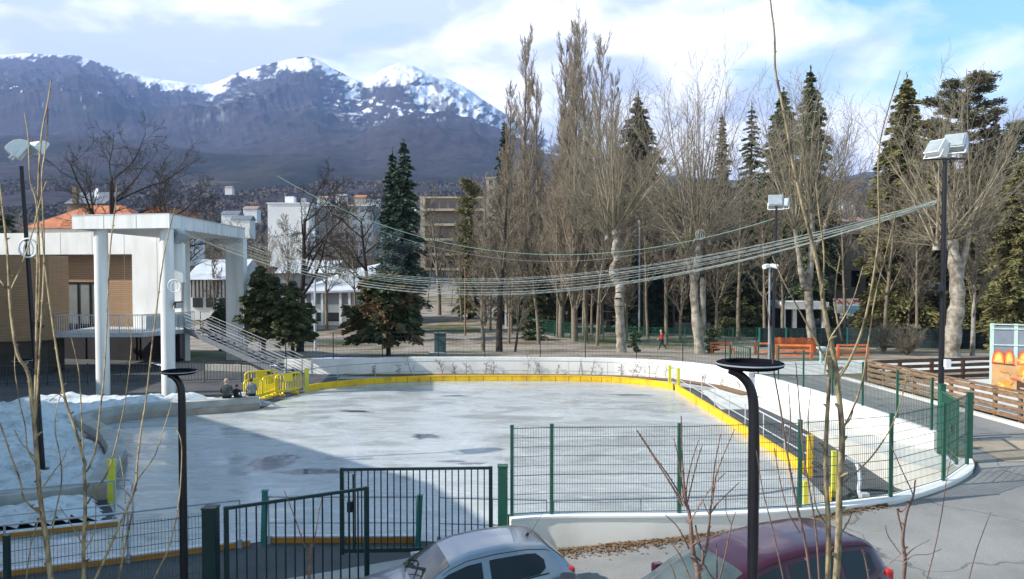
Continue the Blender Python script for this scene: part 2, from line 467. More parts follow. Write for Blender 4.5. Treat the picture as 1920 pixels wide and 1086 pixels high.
MAT['hedge_mesh'] = mat('green_screen', (0.008, 0.055, 0.045), 0.85, 0.35, 2.5)

def brick_mat(name, c1, c2, mortar):
    m = bpy.data.materials.new(name); m.use_nodes = True
    nt = m.node_tree; N = nt.nodes; Lk = nt.links; b = N['Principled BSDF']
    b.inputs['Roughness'].default_value = 0.85
    tc = N.new('ShaderNodeTexCoord'); sp = N.new('ShaderNodeSeparateXYZ'); cb = N.new('ShaderNodeCombineXYZ')
    Lk.new(tc.outputs['Object'], sp.inputs[0])
    ad = N.new('ShaderNodeMath'); ad.operation = 'ADD'
    Lk.new(sp.outputs['X'], ad.inputs[0]); Lk.new(sp.outputs['Y'], ad.inputs[1])
    Lk.new(ad.outputs[0], cb.inputs[0]); Lk.new(sp.outputs['Z'], cb.inputs[1])
    br = N.new('ShaderNodeTexBrick')
    br.inputs['Color1'].default_value = (*c1, 1); br.inputs['Color2'].default_value = (*c2, 1); br.inputs['Mortar'].default_value = (*mortar, 1)
    br.inputs['Scale'].default_value = 1.0; br.inputs['Brick Width'].default_value = 0.9; br.inputs['Row Height'].default_value = 0.13
    br.inputs['Mortar Size'].default_value = 0.012
    Lk.new(cb.outputs[0], br.inputs['Vector']); Lk.new(br.outputs['Color'], b.inputs['Base Color'])
    return m
MAT['cladding'] = brick_mat('timber_cladding', (0.34, 0.215, 0.125), (0.30, 0.185, 0.105), (0.20, 0.12, 0.07))

# ------------------------------------------------------------------ noise for terrain
_rs = np.random.RandomState(7)
_NT = _rs.rand(256, 256)
def vnoise(x, y):
    xi = np.floor(x).astype(int); yi = np.floor(y).astype(int)
    fx = x - xi; fy = y - yi
    fx = fx * fx * (3 - 2 * fx); fy = fy * fy * (3 - 2 * fy)
    a = _NT[xi % 256, yi % 256]; b = _NT[(xi + 1) % 256, yi % 256]
    c = _NT[xi % 256, (yi + 1) % 256]; d = _NT[(xi + 1) % 256, (yi + 1) % 256]
    return (a * (1 - fx) + b * fx) * (1 - fy) + (c * (1 - fx) + d * fx) * fy
def fbm(x, y, o=5, ridged=False):
    s = 0; a = 1.0; t = 0
    for i in range(o):
        n = vnoise(x * 2 ** i + 17.3 * i, y * 2 ** i + 5.1 * i)
        if ridged: n = 1 - np.abs(2 * n - 1)
        s = s + a * n; t += a; a *= 0.5
    return s / t
def np_mesh(name, verts, faces, mats, loc=(0, 0, 0), smooth=True):
    me = bpy.data.meshes.new(name)
    nv, nf = len(verts), len(faces)
    k = faces.shape[1]
    me.vertices.add(nv); me.vertices.foreach_set('co', (np.asarray(verts, dtype=np.float32) - np.asarray(loc, dtype=np.float32)).ravel())
    me.loops.add(nf * k); me.loops.foreach_set('vertex_index', faces.astype(np.int32).ravel())
    me.polygons.add(nf); me.polygons.foreach_set('loop_start', np.arange(0, nf * k, k, dtype=np.int32))
    try: me.polygons.foreach_set('loop_total', np.full(nf, k, dtype=np.int32))
    except Exception: pass
    me.polygons.foreach_set('use_smooth', np.full(nf, smooth))
    for m in mats: me.materials.append(m)
    me.update(calc_edges=True)
    return me
def grid_faces(nr, nc):
    i = np.arange(nr - 1)[:, None] * nc + np.arange(nc - 1)[None, :]
    return np.stack([i, i + 1, i + nc + 1, i + nc], -1).reshape(-1, 4)

# ------------------------------------------------------------------ mountains and valley (terrain)
SKYL = [(-900, 120), (-400, 100), (-100, 112), (0, 106), (60, 104), (150, 107), (200, 123), (270, 146), (330, 154), (385, 163), (415, 154), (450, 139),
        (490, 128), (520, 120), (555, 111), (580, 110), (600, 116), (625, 130), (660, 148), (690, 157), (715, 134), (750, 122), (775, 126), (800, 139), (840, 150),
        (880, 170), (915, 195), (945, 214), (1000, 250), (1080, 292), (1200, 326), (1330, 336), (1450, 340), (1560, 338), (1620, 322), (1680, 326), (1720, 318), (1800, 332), (1920, 326), (2400, 330), (3000, 335)]
SNOWL = [(-900, 116), (-100, 112), (60, 107), (150, 109), (200, 129), (270, 158), (330, 170), (385, 182), (415, 178), (450, 140), (500, 126), (545, 120), (590, 128), (640, 158), (690, 174), (740, 172), (800, 205), (860, 230), (940, 240), (1000, 262), (1100, 270), (1300, 200), (3000, 200)]
px = np.concatenate([np.arange(-900, -100, 8.0), np.arange(-100, 1020, 1.6), np.arange(1020, 2100, 5.0), np.arange(2100, 3000, 20.0)])
t = (px - 960) / FPX
rr = np.concatenate([np.geomspace(330, 1500, 60), np.geomspace(1540, 4000, 75), np.geomspace(4030, 6500, 110), np.geomspace(6600, 9000, 14)])
R_, T_ = np.meshgrid(rr, t, indexing='ij')
PX = np.broadcast_to(px, R_.shape)
es = (500 - np.interp(px, [a for a, b in SKYL], [b for a, b in SKYL])) / FPX
es = es + 0.0022 * (fbm(px * 0.045, px * 0 + 3, 4) - 0.5)
ES = np.broadcast_to(es, R_.shape)
X_, Y_ = R_ * T_, R_
e1 = 0.108
s1 = np.clip((R_ - 330) / 1170, 0, 1)
s2 = np.clip((R_ - 1500) / 5000, 0, 1)
s3 = np.clip((R_ - 6500) / 2500, 0, 1)
h_low = -2.2 + (e1 * 1500 + CAMH) * s1 ** 1.15 * 1.0
ee = e1 + (ES - e1) * s2 ** 0.80
hh = np.where(R_ <= 1500, h_low, ee * R_ + CAMH)
rel = fbm(X_ / 900 + 3.1, Y_ / 1400 + 1.7, 6, True) - 0.55
amp = np.sin(np.pi * np.clip(s2, 0, 1)) ** 0.8 * 260 + 40 * (s2 > 0.9)
amp = amp * np.clip((ES - 0.10) / 0.12, 0.05, 1)
hh = hh + rel * amp * (R_ > 1500)
eyp = (ES - e1) * s2 ** 0.80 * FPX
gul = fbm(PX / 42.0 + eyp / 70, eyp / 34.0 + 9, 6, True) - 0.6
hh = hh + gul * 75 * np.clip((s2 - 0.25) / 0.5, 0, 1) * np.clip((0.985 - s2) / 0.12, 0, 1) * np.clip((ES - 0.10) / 0.12, 0, 1)
hh = hh + (fbm(X_ / 90, Y_ / 120, 4) - 0.5) * 16 * np.clip(s1 * 1.6, 0, 1)
# never rise above the photographed skyline
lim = ES * R_ + CAMH
hh = np.where((R_ > 1500) & (R_ <= 6500), np.minimum(hh, lim - (1 - s2) * 30), hh)
hh = hh - s3 * 900 * np.clip(ES / 0.2, 0, 1)
V = np.stack([X_, Y_, hh], -1).reshape(-1, 3)
ypx = 500 - FPX * (hh - CAMH) / R_
snl = np.interp(PX, [a for a, b in SNOWL], [b for a, b in SNOWL])
n1 = fbm(PX / 17.0 + ypx / 22.0, ypx / 10.0, 5) - 0.5
n2 = fbm(PX / 5.0, ypx / 4.0 + PX / 9.0, 4) - 0.5
nsc = np.interp(PX, [0, 380, 520, 900], [4.0, 4.5, 8.0, 9.0])
snow = (snl - ypx) / np.interp(PX, [0, 400, 560], [7.0, 9.0, 16.0]) + n1 * nsc + n2 * 3 - gul * 3.0
snow = np.clip(snow * 0.9 + 0.35, 0, 1) * (R_ > 4200)
# broken patches below the snow line
band = np.exp(-((ypx - (snl + 34)) / 26.0) ** 2)
patch = np.clip((fbm(PX / 11.0 - ypx / 16, ypx / 3.2, 4) - 0.60) * 14, 0, 1) * band * np.interp(PX, [300, 520, 640], [0.0, 0.4, 1.0])
patch2 = np.clip((fbm(PX / 9.0 - ypx / 12, ypx / 3.0 + 40, 4) - 0.74) * 14, 0, 1) * np.exp(-((ypx - 175) / 25.0) ** 2) * (PX < 300)
rock = np.clip((fbm(PX / 9.0, ypx / 12.0 + 7, 5) - 0.47) * 9, 0, 1) * ((PX > 700) & (PX < 960)) * np.clip((ypx - 135) / 25, 0, 1)
face = np.exp(-(((PX - 560) / 60.0) ** 2 + ((ypx - 165) / 26.0) ** 2) ** 2)
cliff = np.exp(-(((PX - 725) / 40.0) ** 2 + ((ypx - 176) / 14.0) ** 2) ** 2)
snow = np.clip(np.maximum(snow, np.maximum(patch, patch2) * (R_ > 3500)) - 0.75 * rock - face * 0.95 - cliff * 0.9, 0, 1)
snow = snow * (PX < 1060)
wood = fbm(X_ / 260 + 2, Y_ / 420, 5)
field = np.clip((fbm(X_ / 170 + 9, Y_ / 260 + 4, 3) - 0.56) * 9, 0, 1) * (R_ < 1500) * (R_ > 500)
conif = np.clip((wood - 0.5) * 8, 0, 1)
me = np_mesh('mountain', V, grid_faces(len(rr), len(t)), [])
at = me.color_attributes.new('cover', 'FLOAT_COLOR', 'POINT')
at.data.foreach_set('color', np.stack([snow, conif, field, np.ones_like(snow)], -1).astype(np.float32).ravel())
mm = bpy.data.materials.new('mountain_cover'); mm.use_nodes = True
N, Lk = mm.node_tree.nodes, mm.node_tree.links
b = N['Principled BSDF']; b.inputs['Roughness'].default_value = 0.95; b.inputs['Specular IOR Level'].default_value = 0.1
av = N.new('ShaderNodeVertexColor'); av.layer_name = 'cover'
sp = N.new('ShaderNodeSeparateColor'); Lk.new(av.outputs['Color'], sp.inputs[0])
tc = N.new('ShaderNodeTexCoord')
nz = N.new('ShaderNodeTexNoise'); nz.inputs['Scale'].default_value = 0.02; nz.inputs['Detail'].default_value = 8; nz.inputs['Roughness'].default_value = 0.7
Lk.new(tc.outputs['Object'], nz.inputs['Vector'])
def gramp(f, a, b_):
    r = N.new('ShaderNodeMapRange'); r.inputs['From Min'].default_value = a; r.inputs['From Max'].default_value = b_
    Lk.new(f, r.inputs['Value']); return r.outputs[0]
def mixc(f, a, b_):
    m = N.new('ShaderNodeMix'); m.data_type = 'RGBA'
    for i, v in ((0, f), (6, a), (7, b_)):
        if isinstance(v, tuple): m.inputs[i].default_value = (*v, 1)
        elif isinstance(v, (int, float)): m.inputs[i].default_value = v
        else: Lk.new(v, m.inputs[i])
    return m.outputs[2]
c = mixc(gramp(nz.outputs['Fac'], 0.30, 0.72), (0.016, 0.015, 0.020), (0.062, 0.054, 0.056))
nz3 = N.new('ShaderNodeTexNoise'); nz3.inputs['Scale'].default_value = 0.006; nz3.inputs['Detail'].default_value = 6
Lk.new(tc.outputs['Object'], nz3.inputs['Vector'])
cg = mixc(gramp(nz3.outputs['Fac'], 0.38, 0.62), (0.010, 0.015, 0.016), (0.036, 0.034, 0.028))
c = mixc(sp.outputs[1], c, cg)
c = mixc(sp.outputs[2], c, (0.12, 0.11, 0.07))
c = mixc(sp.outputs[0], c, (0.82, 0.85, 0.90))
Lk.new(c, b.inputs['Base Color'])
bp = N.new('ShaderNodeBump'); bp.inputs['Strength'].default_value = 0.8; bp.inputs['Distance'].default_value = 12
Lk.new(nz.outputs['Fac'], bp.inputs['Height']); Lk.new(bp.outputs['Normal'], b.inputs['Normal'])
me.materials.append(mm)
tag(link('mountain', me), kind='structure')

# ------------------------------------------------------------------ ground sheet round the sunken rink
WALL_R = [(12.4, 22.8), (12.4, 28), (12.15, 33), (11.7, 37.4)]
WALL_FAR = [(11.7, 37.4), (10.9, 40.2), (9.2, 42.4), (6.4, 43.9), (3, 44.4), (0, 44.6), (-5, 44.6), (-9.5, 44.6), (-13, 45.2)]
WALL_NEAR = [(-0.05, 15.22), (0.75, 15.38), (3.3, 15.45), (5.8, 15.8), (8.0, 16.55), (9.8, 17.8), (11.0, 19.0), (11.5, 19.9)]
BASIN = WALL_NEAR + [(12.35, 22.7)] + WALL_R[1:] + WALL_FAR[1:] + [(-20.5, 47), (-25.5, 53), (-42, 53), (-42, 12), (-12, 9.6), (-7.5, 11.6), (-4.93, 12.8)]
loop = resample([Vector((x, y, 0)) for x, y in BASIN], 1.0, True)
cx, cy = -8.0, 28.0
scal = [1, 1.02, 1.045, 1.08, 1.12, 1.17, 1.23, 1.3, 1.38, 1.48, 1.6, 1.75, 1.95, 2.2, 2.5, 2.9, 3.5, 4.5, 6, 8, 11, 16, 24, 40]
gv = []
for s_ in scal:
    for p in loop:
        x, y = cx + (p.x - cx) * s_, cy + (p.y - cy) * s_
        gv.append((x, y, ground_z(x, y)))
n = len(loop)
gf = []
for i in range(len(scal) - 1):
    for j in range(n):
        gf.append((i * n + j, (i + 1) * n + j, (i + 1) * n + (j + 1) % n, i * n + (j + 1) % n))
gm = bpy.data.materials.new('park_ground'); gm.use_nodes = True
N, Lk = gm.node_tree.nodes, gm.node_tree.links
b = N['Principled BSDF']; b.inputs['Roughness'].default_value = 0.95; b.inputs['Specular IOR Level'].default_value = 0.15
tc = N.new('ShaderNodeTexCoord')
def gnoise(sc, det=6):
    z = N.new('ShaderNodeTexNoise'); z.inputs['Scale'].default_value = sc; z.inputs['Detail'].default_value = det; z.inputs['Roughness'].default_value = 0.65
    Lk.new(tc.outputs['Object'], z.inputs['Vector']); return z.outputs['Fac']
def gramp(f, a, b_):
    r = N.new('ShaderNodeMapRange'); r.inputs['From Min'].default_value = a; r.inputs['From Max'].default_value = b_
    Lk.new(f, r.inputs['Value']); return r.outputs[0]
c = mixc(gramp(gnoise(1.4, 9), 0.35, 0.7), (0.21, 0.175, 0.145), (0.36, 0.32, 0.28))
c = mixc(gramp(gnoise(0.12, 5), 0.50, 0.62), c, (0.12, 0.085, 0.05))
c = mixc(gramp(gnoise(0.07, 4), 0.52, 0.64), c, (0.085, 0.10, 0.03))
Lk.new(c, b.inputs['Base Color'])
bp = N.new('ShaderNodeBump'); bp.inputs['Strength'].default_value = 0.4; bp.inputs['Distance'].default_value = 0.05
Lk.new(gnoise(9), bp.inputs['Height']); Lk.new(bp.outputs['Normal'], b.inputs['Normal'])
me = bpy.data.meshes.new('ground'); me.from_pydata(gv, [], gf); me.materials.append(gm)
me.polygons.foreach_set('use_smooth', [True] * len(gf)); me.update()
tag(link('ground', me), kind='structure')

def sheet(name, pts, mat_, dz, zfn=ground_z, kind='structure', step=None):
    """flat or draped sheet: pts is a polygon; step subdivides it by a grid fan along x/y"""
    mb = MB()
    if step is None:
        mb.poly([(p[0], p[1], zfn(p[0], p[1]) + dz) for p in pts])
    return mb.solo(name, mat_, kind=kind)
def strip(name, A, B, mat_, dz, zfn=ground_z, nw=6, kind='structure'):
    """draped strip between two polylines with equal point counts"""
    vs, n_ = [], len(A)
    for a, b_ in zip(A, B):
        for k in range(nw + 1):
            x, y = lerp(a[0], b_[0], k / nw), lerp(a[1], b_[1], k / nw)
            vs.append((x, y, zfn(x, y) + dz))
    mb = MB(); mb._add(vs, [tuple(f) for f in grid_faces(n_, nw + 1)])
    return mb.solo(name, mat_, kind=kind, smooth=True)
Z0 = lambda x, y: 0.0
sheet('courtyard', [(p.x, p.y) for p in loop], MAT['asphalt_dark'], 0.0, Z0)

# road in front of the rink and along its right side
ya = np.linspace(0, 1, 40)
A = [(-11.7, 9.0), (-7.4, 11.3), (-4.85, 12.6), (-2.6, 13.8), (0.0, 15.05), (0.8, 15.2), (2.0, 15.24), (3.3, 15.29), (4.6, 15.45), (5.85, 15.65), (7, 16.0), (8.1, 16.4), (9, 17.0), (9.95, 17.7), (11.15, 18.9), (11.9, 20), (12.5, 22.3),
     (12.65, 25), (12.6, 28), (12.35, 33), (12.1, 36), (12.0, 39)]
Bp = [(-11, -14), (-7, -14), (-4, -14), (-2, -14), (0, -14), (1, -14), (3, -14), (5, -14), (8, -14), (12, -12), (15.9, -8), (15.9, -2), (15.9, 3), (15.9, 8), (15.9, 14), (15.9, 18), (15.9, 21.5), (15.9, 25), (15.9, 28), (15.9, 32), (15.9, 35), (15.9, 39)]
strip('road', A, Bp, MAT['asphalt'], 0.03, nw=14)
strip('pavement', [(12.6, 20.0), (12.75, 21.2), (12.9, 22.4)], [(15.65, 20.0), (15.65, 21.2), (15.65, 22.4)], MAT['paving_tan'], 0.045, nw=6)
# gravel path crossing behind the rink on the right
strip('path', [(12.2, 39.2), (15, 39.6), (20, 41), (28, 43), (40, 46)], [(12.2, 47), (15, 48), (20, 49.5), (28, 51.5), (40, 55)], MAT['concrete_pale'], 0.03, nw=6)

# ------------------------------------------------------------------ ice
def gp(x, y): q = G(x, y, 0.0); return (q.x, q.y)
ICE_FAR = [(7.95, 38.9), (6.9, 40.3), (5.2, 41.3), (3.0, 41.75), (0, 41.9), (-3, 41.85), (-5.5, 41.5), (-7.6, 40.6), (-9.2, 39.4), (-9.95, 38.3)]
ICE_R = [(8.55, 23.2), (8.3, 31), (8.0, 38.6)]
ICE_NEAR = [(-2.1, 17.35), (0.9, 17.1), (5.0, 17.5), (6.7, 18.2), (7.7, 19.2), (8.3, 20.7)]
BENCH = [(-10.75, 33.5), (-12.3, 32.5), (-14.2, 31.7), (-15.3, 30.9), (-15.75, 29.9), (-15.5, 29.0), (-14.7, 28.1), (-13.6, 26.9), (-12.7, 25.6), (-11.95, 24.4), (-11.4, 23.0), (-10.95, 21.7), (-10.6, 20.5)]
BENCH_L = [(-10.6, 20.5), (-11.4, 19.9), (-12.8, 19.2), (-15, 18.4), (-19, 17.4)]
LOW_IN = [(-9.25, 18.35), (-11.4, 17.5), (-16, 15.7)]        # inner board of the ice trail
LOW_OUT = [(-2.1, 17.38), (-5.45, 17.35), (-8.25, 16.1), (-10.1, 15.4), (-16, 13.1)]
ice_poly = ICE_NEAR + ICE_R + ICE_FAR + [(-10.5, 36)] + BENCH + [(-9.3, 18.5)] + LOW_IN[1:] + LOW_OUT[::-1][:-1]
im = bpy.data.materials.new('wet_ice'); im.use_nodes = True
N, Lk = im.node_tree.nodes, im.node_tree.links
b = N['Principled BSDF']
tc = N.new('ShaderNodeTexCoord'); mp = N.new('ShaderNodeMapping'); mp.inputs['Scale'].default_value = (0.35, 0.9, 1)
Lk.new(tc.outputs['Object'], mp.inputs[0])
def inoise(sc, det=7, m=mp, dist=0.0):
    z = N.new('ShaderNodeTexNoise'); z.inputs['Scale'].default_value = sc; z.inputs['Detail'].default_value = det; z.inputs['Roughness'].default_value = 0.62; z.inputs['Distortion'].default_value = dist
    Lk.new(m.outputs[0], z.inputs['Vector']); return z.outputs['Fac']
nA, nB = inoise(0.55, 8, dist=0.6), inoise(0.9, 9, dist=1.0)
c = mixc(gramp(nA, 0.33, 0.68), (0.33, 0.345, 0.35), (0.445, 0.465, 0.47))
c = mixc(gramp(nB, 0.52, 0.72), c, (0.27, 0.285, 0.295))
mp3 = N.new('ShaderNodeMapping'); mp3.inputs['Scale'].default_value = (0.9, 3.0, 1)
Lk.new(tc.outputs['Object'], mp3.inputs[0])
nF = inoise(1.6, 10, mp3, 0.4)
c = mixc(gramp(nF, 0.54, 0.76), c, (0.58, 0.60, 0.61))
mp4 = N.new('ShaderNodeMapping'); mp4.inputs['Scale'].default_value = (0.25, 5.0, 1); mp4.inputs['Rotation'].default_value = (0, 0, 0.12)
Lk.new(tc.outputs['Object'], mp4.inputs[0])
nS = inoise(3.0, 12, mp4, 1.2)
c = mixc(gramp(nS, 0.60, 0.70), c, (0.54, 0.56, 0.57))
nS2 = inoise(2.1, 12, mp4, 2.0)
c = mixc(gramp(nS2, 0.62, 0.72), c, (0.33, 0.345, 0.36))
def lines(sc, rot, wid, seed):
    m_ = N.new('ShaderNodeMapping'); m_.inputs['Scale'].default_value = (1.0, 0.45, 1); m_.inputs['Rotation'].default_value = (0, 0, rot); m_.inputs['Location'].default_value = (seed, seed * .7, 0)
    Lk.new(tc.outputs['Object'], m_.inputs[0]); z = N.new('ShaderNodeTexNoise'); z.inputs['Scale'].default_value = sc; z.inputs['Detail'].default_value = 1.0; Lk.new(m_.outputs[0], z.inputs['Vector'])
    s_ = N.new('ShaderNodeMath'); s_.operation = 'SUBTRACT'; s_.inputs[1].default_value = 0.5; Lk.new(z.outputs['Fac'], s_.inputs[0])
    a_ = N.new('ShaderNodeMath'); a_.operation = 'ABSOLUTE'; Lk.new(s_.outputs[0], a_.inputs[0])
    r_ = N.new('ShaderNodeMapRange'); r_.inputs['From Min'].default_value = 0.0; r_.inputs['From Max'].default_value = wid; r_.inputs['To Min'].default_value = 0.16; r_.inputs['To Max'].default_value = 0.0
    Lk.new(a_.outputs[0], r_.inputs['Value']); return r_.outputs[0]
c = mixc(lines(0.30, 0.4, 0.006, 3.1), c, (0.68, 0.70, 0.71))
c = mixc(lines(0.42, 1.3, 0.006, 9.7), c, (0.66, 0.68, 0.70))
c = mixc(lines(0.25, 2.2, 0.005, 5.5), c, (0.30, 0.32, 0.335))
Lk.new(c, b.inputs['Base Color'])
r = N.new('ShaderNodeMapRange'); r.inputs['From Min'].default_value = 0.40; r.inputs['From Max'].default_value = 0.6
r.inputs['To Min'].default_value = 0.42; r.inputs['To Max'].default_value = 0.10
Lk.new(nB, r.inputs['Value']); Lk.new(r.outputs[0], b.inputs['Roughness'])
b.inputs['Specular IOR Level'].default_value = 0.32
bp = N.new('ShaderNodeBump'); bp.inputs['Strength'].default_value = 0.12; bp.inputs['Distance'].default_value = 0.02
Lk.new(inoise(2.5, 5), bp.inputs['Height']); Lk.new(bp.outputs['Normal'], b.inputs['Normal'])
MAT['ice'] = im
sheet('ice', ice_poly, im, 0.012, Z0)
pm = bpy.data.materials.new('melt_water'); pm.use_nodes = True      # shallow water, thinning out to nothing at its rim
N, Lk = pm.node_tree.nodes, pm.node_tree.links
b = N['Principled BSDF']; b.inputs['Roughness'].default_value = 0.08; b.inputs['Base Color'].default_value = (0.075, 0.085, 0.10, 1)
tc = N.new('ShaderNodeTexCoord'); oi = N.new('ShaderNodeObjectInfo')
ln = N.new('ShaderNodeVectorMath'); ln.operation = 'LENGTH'; Lk.new(tc.outputs['Object'], ln.inputs[0])
nz = N.new('ShaderNodeTexNoise'); nz.noise_dimensions = '4D'; nz.inputs['Scale'].default_value = 2.2; nz.inputs['Detail'].default_value = 8; nz.inputs['Roughness'].default_value = 0.62
Lk.new(tc.outputs['Object'], nz.inputs['Vector'])
w4 = N.new('ShaderNodeMath'); w4.operation = 'MULTIPLY'; w4.inputs[1].default_value = 40.0; Lk.new(oi.outputs['Random'], w4.inputs[0]); Lk.new(w4.outputs[0], nz.inputs['W'])
a1 = N.new('ShaderNodeMath'); a1.operation = 'SUBTRACT'; a1.inputs[0].default_value = 0.62; Lk.new(ln.outputs['Value'], a1.inputs[1])
a2 = N.new('ShaderNodeMath'); a2.operation = 'MULTIPLY_ADD'; a2.inputs[1].default_value = 1.9; a2.inputs[2].default_value = -0.95; Lk.new(nz.outputs['Fac'], a2.inputs[0])
a3 = N.new('ShaderNodeMath'); a3.operation = 'ADD'; Lk.new(a1.outputs[0], a3.inputs[0]); Lk.new(a2.outputs[0], a3.inputs[1])
mr = N.new('ShaderNodeMapRange'); mr.inputs['From Min'].default_value = -0.05; mr.inputs['From Max'].default_value = 0.30; mr.inputs['To Max'].default_value = 0.72; mr.interpolation_type = 'SMOOTHSTEP'
Lk.new(a3.outputs[0], mr.inputs['Value']); Lk.new(mr.outputs[0], b.inputs['Alpha'])
MAT['puddle'] = pm
def puddle(cx_, cy_, rx, ry, seed, z=0.018):
    mb = MB(); mb.poly([(math.cos(k / 40 * 6.28318), math.sin(k / 40 * 6.28318), 0) for k in range(40)])
    o = mb.solo('puddle', MAT['puddle'], kind='structure', loc=(0, 0, 0)); o.location = (cx_, cy_, z); o.scale = (rx * 1.5, ry * 1.7, 1)
for (qx, qy, rx, ry, sd) in ((508, 866, 0.75, 1.0, 1), (590, 885, 1.2, 0.35, 2), (800, 819, 0.75, 0.35, 3), (850, 866, 0.55, 0.14, 4), (882, 870, 0.5, 0.12, 5), (665, 772, 1.0, 0.22, 6), (1180, 741, 1.2, 0.2, 7), (850, 743, 0.7, 0.2, 8)):
    q = G(qx, qy, 0); puddle(q.x, q.y, rx, ry, sd)

# ------------------------------------------------------------------ walls of the rink
def wall_thing(name, pts, w, z0, z1, m, label, cat='wall', cap=None, capmat=None):
    mb = MB(); mb.ribbon(pts, w, z0, z1)
    a = pts[len(pts) // 2]
    if cap is None:
        return mb.solo(name, m, label, cat, (a[0], a[1], 0))
    t_ = thing(name, label, cat, (a[0], a[1], 0))
    mb.part('wall_face', m, t_)
    c_ = MB(); zz = z1 if isinstance(z1, (list, tuple)) else [z1] * len(pts)
    c_.ribbon(pts, w + 0.05, [q for q in zz], [q + cap for q in zz]); c_.part('coping', capmat or m, t_)
    return t_
wn_s = [(p.x, p.y) for p in smooth_line([(x, y, 0) for x, y in WALL_NEAR], 5)]
wall_thing('retaining_wall', wn_s, 0.26, -0.2, 1.2, MAT['cream_wall'], 'cream painted low wall under the near green mesh fence, curving away at its right end', cap=0.04, capmat=MAT['white_wall'])
wr_s = [(p.x, p.y) for p in smooth_line([(x, y, 0) for x, y in WALL_R], 5)]
zr = [1.28 - 0.30 * (p[1] - 22.8) / 14.6 for p in wr_s]
wall_thing('retaining_wall', wr_s, 0.28, -0.2, zr, MAT['white_wall'], 'bright white retaining wall on the right of the rink between ramp and road')
wf_s = [(p.x, p.y) for p in smooth_line([(x, y, 0) for x, y in WALL_FAR], 5)][1:]
wall_thing('retaining_wall', wf_s, 0.28, -0.2, [0.98 - 0.18 * sm(6, 12.5, -p[0]) for p in wf_s], MAT['white_wall'], 'long white wall behind the far end of the ice, with bare climbers on it')
wall_thing('retaining_wall', [(-13.2, 45.25), (-20.3, 46.9)], 0.28, -0.2, 0.36, MAT['concrete'], 'low grey wall under the metal stairs behind the stage')
# planted bed and path inside the far wall
bi = offs(WALL_FAR[:8], 0.16); bo = offs(WALL_FAR[:8], 0.95)
strip('flower_bed', bi, bo, MAT['leaf_litter'], 0.05, Z0, nw=3)
bo2 = offs(WALL_FAR[:8], 2.0)
strip('path', bo, bo2, MAT['concrete'], 0.012, Z0, nw=2)
# sloping concrete ramp and landing on the right
mb = MB()
rp = [(20.6, 0.72), (22.6, 0.74), (24.5, 0.50), (27, 0.22), (30, 0.05)]
ra = [(11.25, 20.0), (10.6, 21.6), (10.75, 24.0), (10.9, 27.0), (11.0, 31.0), (10.6, 36.5)]
rb = [(11.62, 20.0), (12.22, 22.9), (12.24, 24.0), (12.24, 27.0), (12.1, 31.0), (11.5, 36.5)]
rz = [0.80, 0.78, 0.62, 0.36, 0.14, 0.03]
for i in range(5):
    a, b2, c2_, d2 = (*ra[i], rz[i]), (*rb[i], rz[i]), (*rb[i + 1], rz[i + 1]), (*ra[i + 1], rz[i + 1])
    mb.poly([a, b2, c2_, d2])
    mb.poly([(a[0], a[1], -0.1), a, d2, (d2[0], d2[1], -0.1)])
mb.poly([(*ra[0], -0.1), (*rb[0], -0.1), (*rb[0], rz[0]), (*ra[0], rz[0])])
mb.solo('ramp', MAT['concrete_pale'], kind='structure')
mb = MB(); mb.poly([(8.9, 33.5, 0.013), (10.2, 33.5, 0.013), (11.2, 37.5, 0.013), (10.4, 39.4, 0.013), (9.3, 38.6, 0.013)]); mb.solo('pavement', MAT['concrete_pale'], kind='structure')
# ramp down through the near gate
mb = MB(); mb.prism([(-4.9, 12.82), (-0.1, 15.25), (-1.0, 16.9), (-5.7, 14.6)], -0.1, [0.2, 0.44, 0.01, 0.01]); mb.solo('ramp', MAT['concrete'], kind='structure')
# leaf litter at the foot of the near wall
Rl = random.Random(4); mb = MB()
for k in range(2600):
    x = 0.4 + Rl.random() ** 1.2 * 7.4; w_ = pl(x, ((0, .5), (3, .42), (6, .3), (8, .15)))
    y = pl(x, WALL_NEAR) - 0.15 - abs(Rl.gauss(0, .5)) * w_; z = ground_z(x, y) + 0.035 + Rl.random() * .035
    a = Rl.uniform(0, 6.28); r = Rl.uniform(.02, .05); t1 = Rl.uniform(-.5, .5)
    mb.poly([(x + r * math.cos(a), y + r * math.sin(a), z + r * t1), (x - .6 * r * math.sin(a), y + .6 * r * math.cos(a), z), (x - r * math.cos(a), y - r * math.sin(a), z - r * t1 * .3), (x + .6 * r * math.sin(a), y - .6 * r * math.cos(a), z + .01)])
mb.solo('leaf_litter', MAT['leaf_litter'], kind='stuff')
# kerb beside the road
mb = MB(); mb.ribbon([(16.0, y) for y in np.arange(-4, 38.1, 1.0)], 0.22, [ground_z(16, y) - 0.1 for y in np.arange(-4, 38.1, 1.0)], [ground_z(16, y) + 0.13 for y in np.arange(-4, 38.1, 1.0)])
mb.solo('kerb', MAT['concrete_pale'], kind='structure')
# bench wall of concrete round the snow bed
bw = [(p.x, p.y) for p in smooth_line([(x, y, 0) for x, y in BENCH], 5)]
bwc = offs(bw, -0.26)
t_ = thing('bench_wall', 'curved grey concrete bench wall winding round the snow bed beside the ice', 'wall', (-13, 28, 0))
mb = MB(); mb.ribbon(bwc, 0.50, -0.1, 0.27); mb.part('wall_base', MAT['concrete_tan'], t_)
mb = MB(); mb.ribbon(offs(bw, -0.30), 0.50, 0.27, [0.56 - 0.08 * sm(26, 20, p[1]) for p in bw]); mb.part('seat_wall', MAT['concrete'], t_)
mb = MB(); mb.ribbon([(p.x, p.y) for p in smooth_line([(x, y, 0) for x, y in offs(BENCH_L, -0.3)], 5)], 0.4, -0.1, 0.42)
mb.solo('bench_wall', MAT['concrete'], 'straight end of the concrete wall below the snow bed, beside the lower ice trail', 'wall')

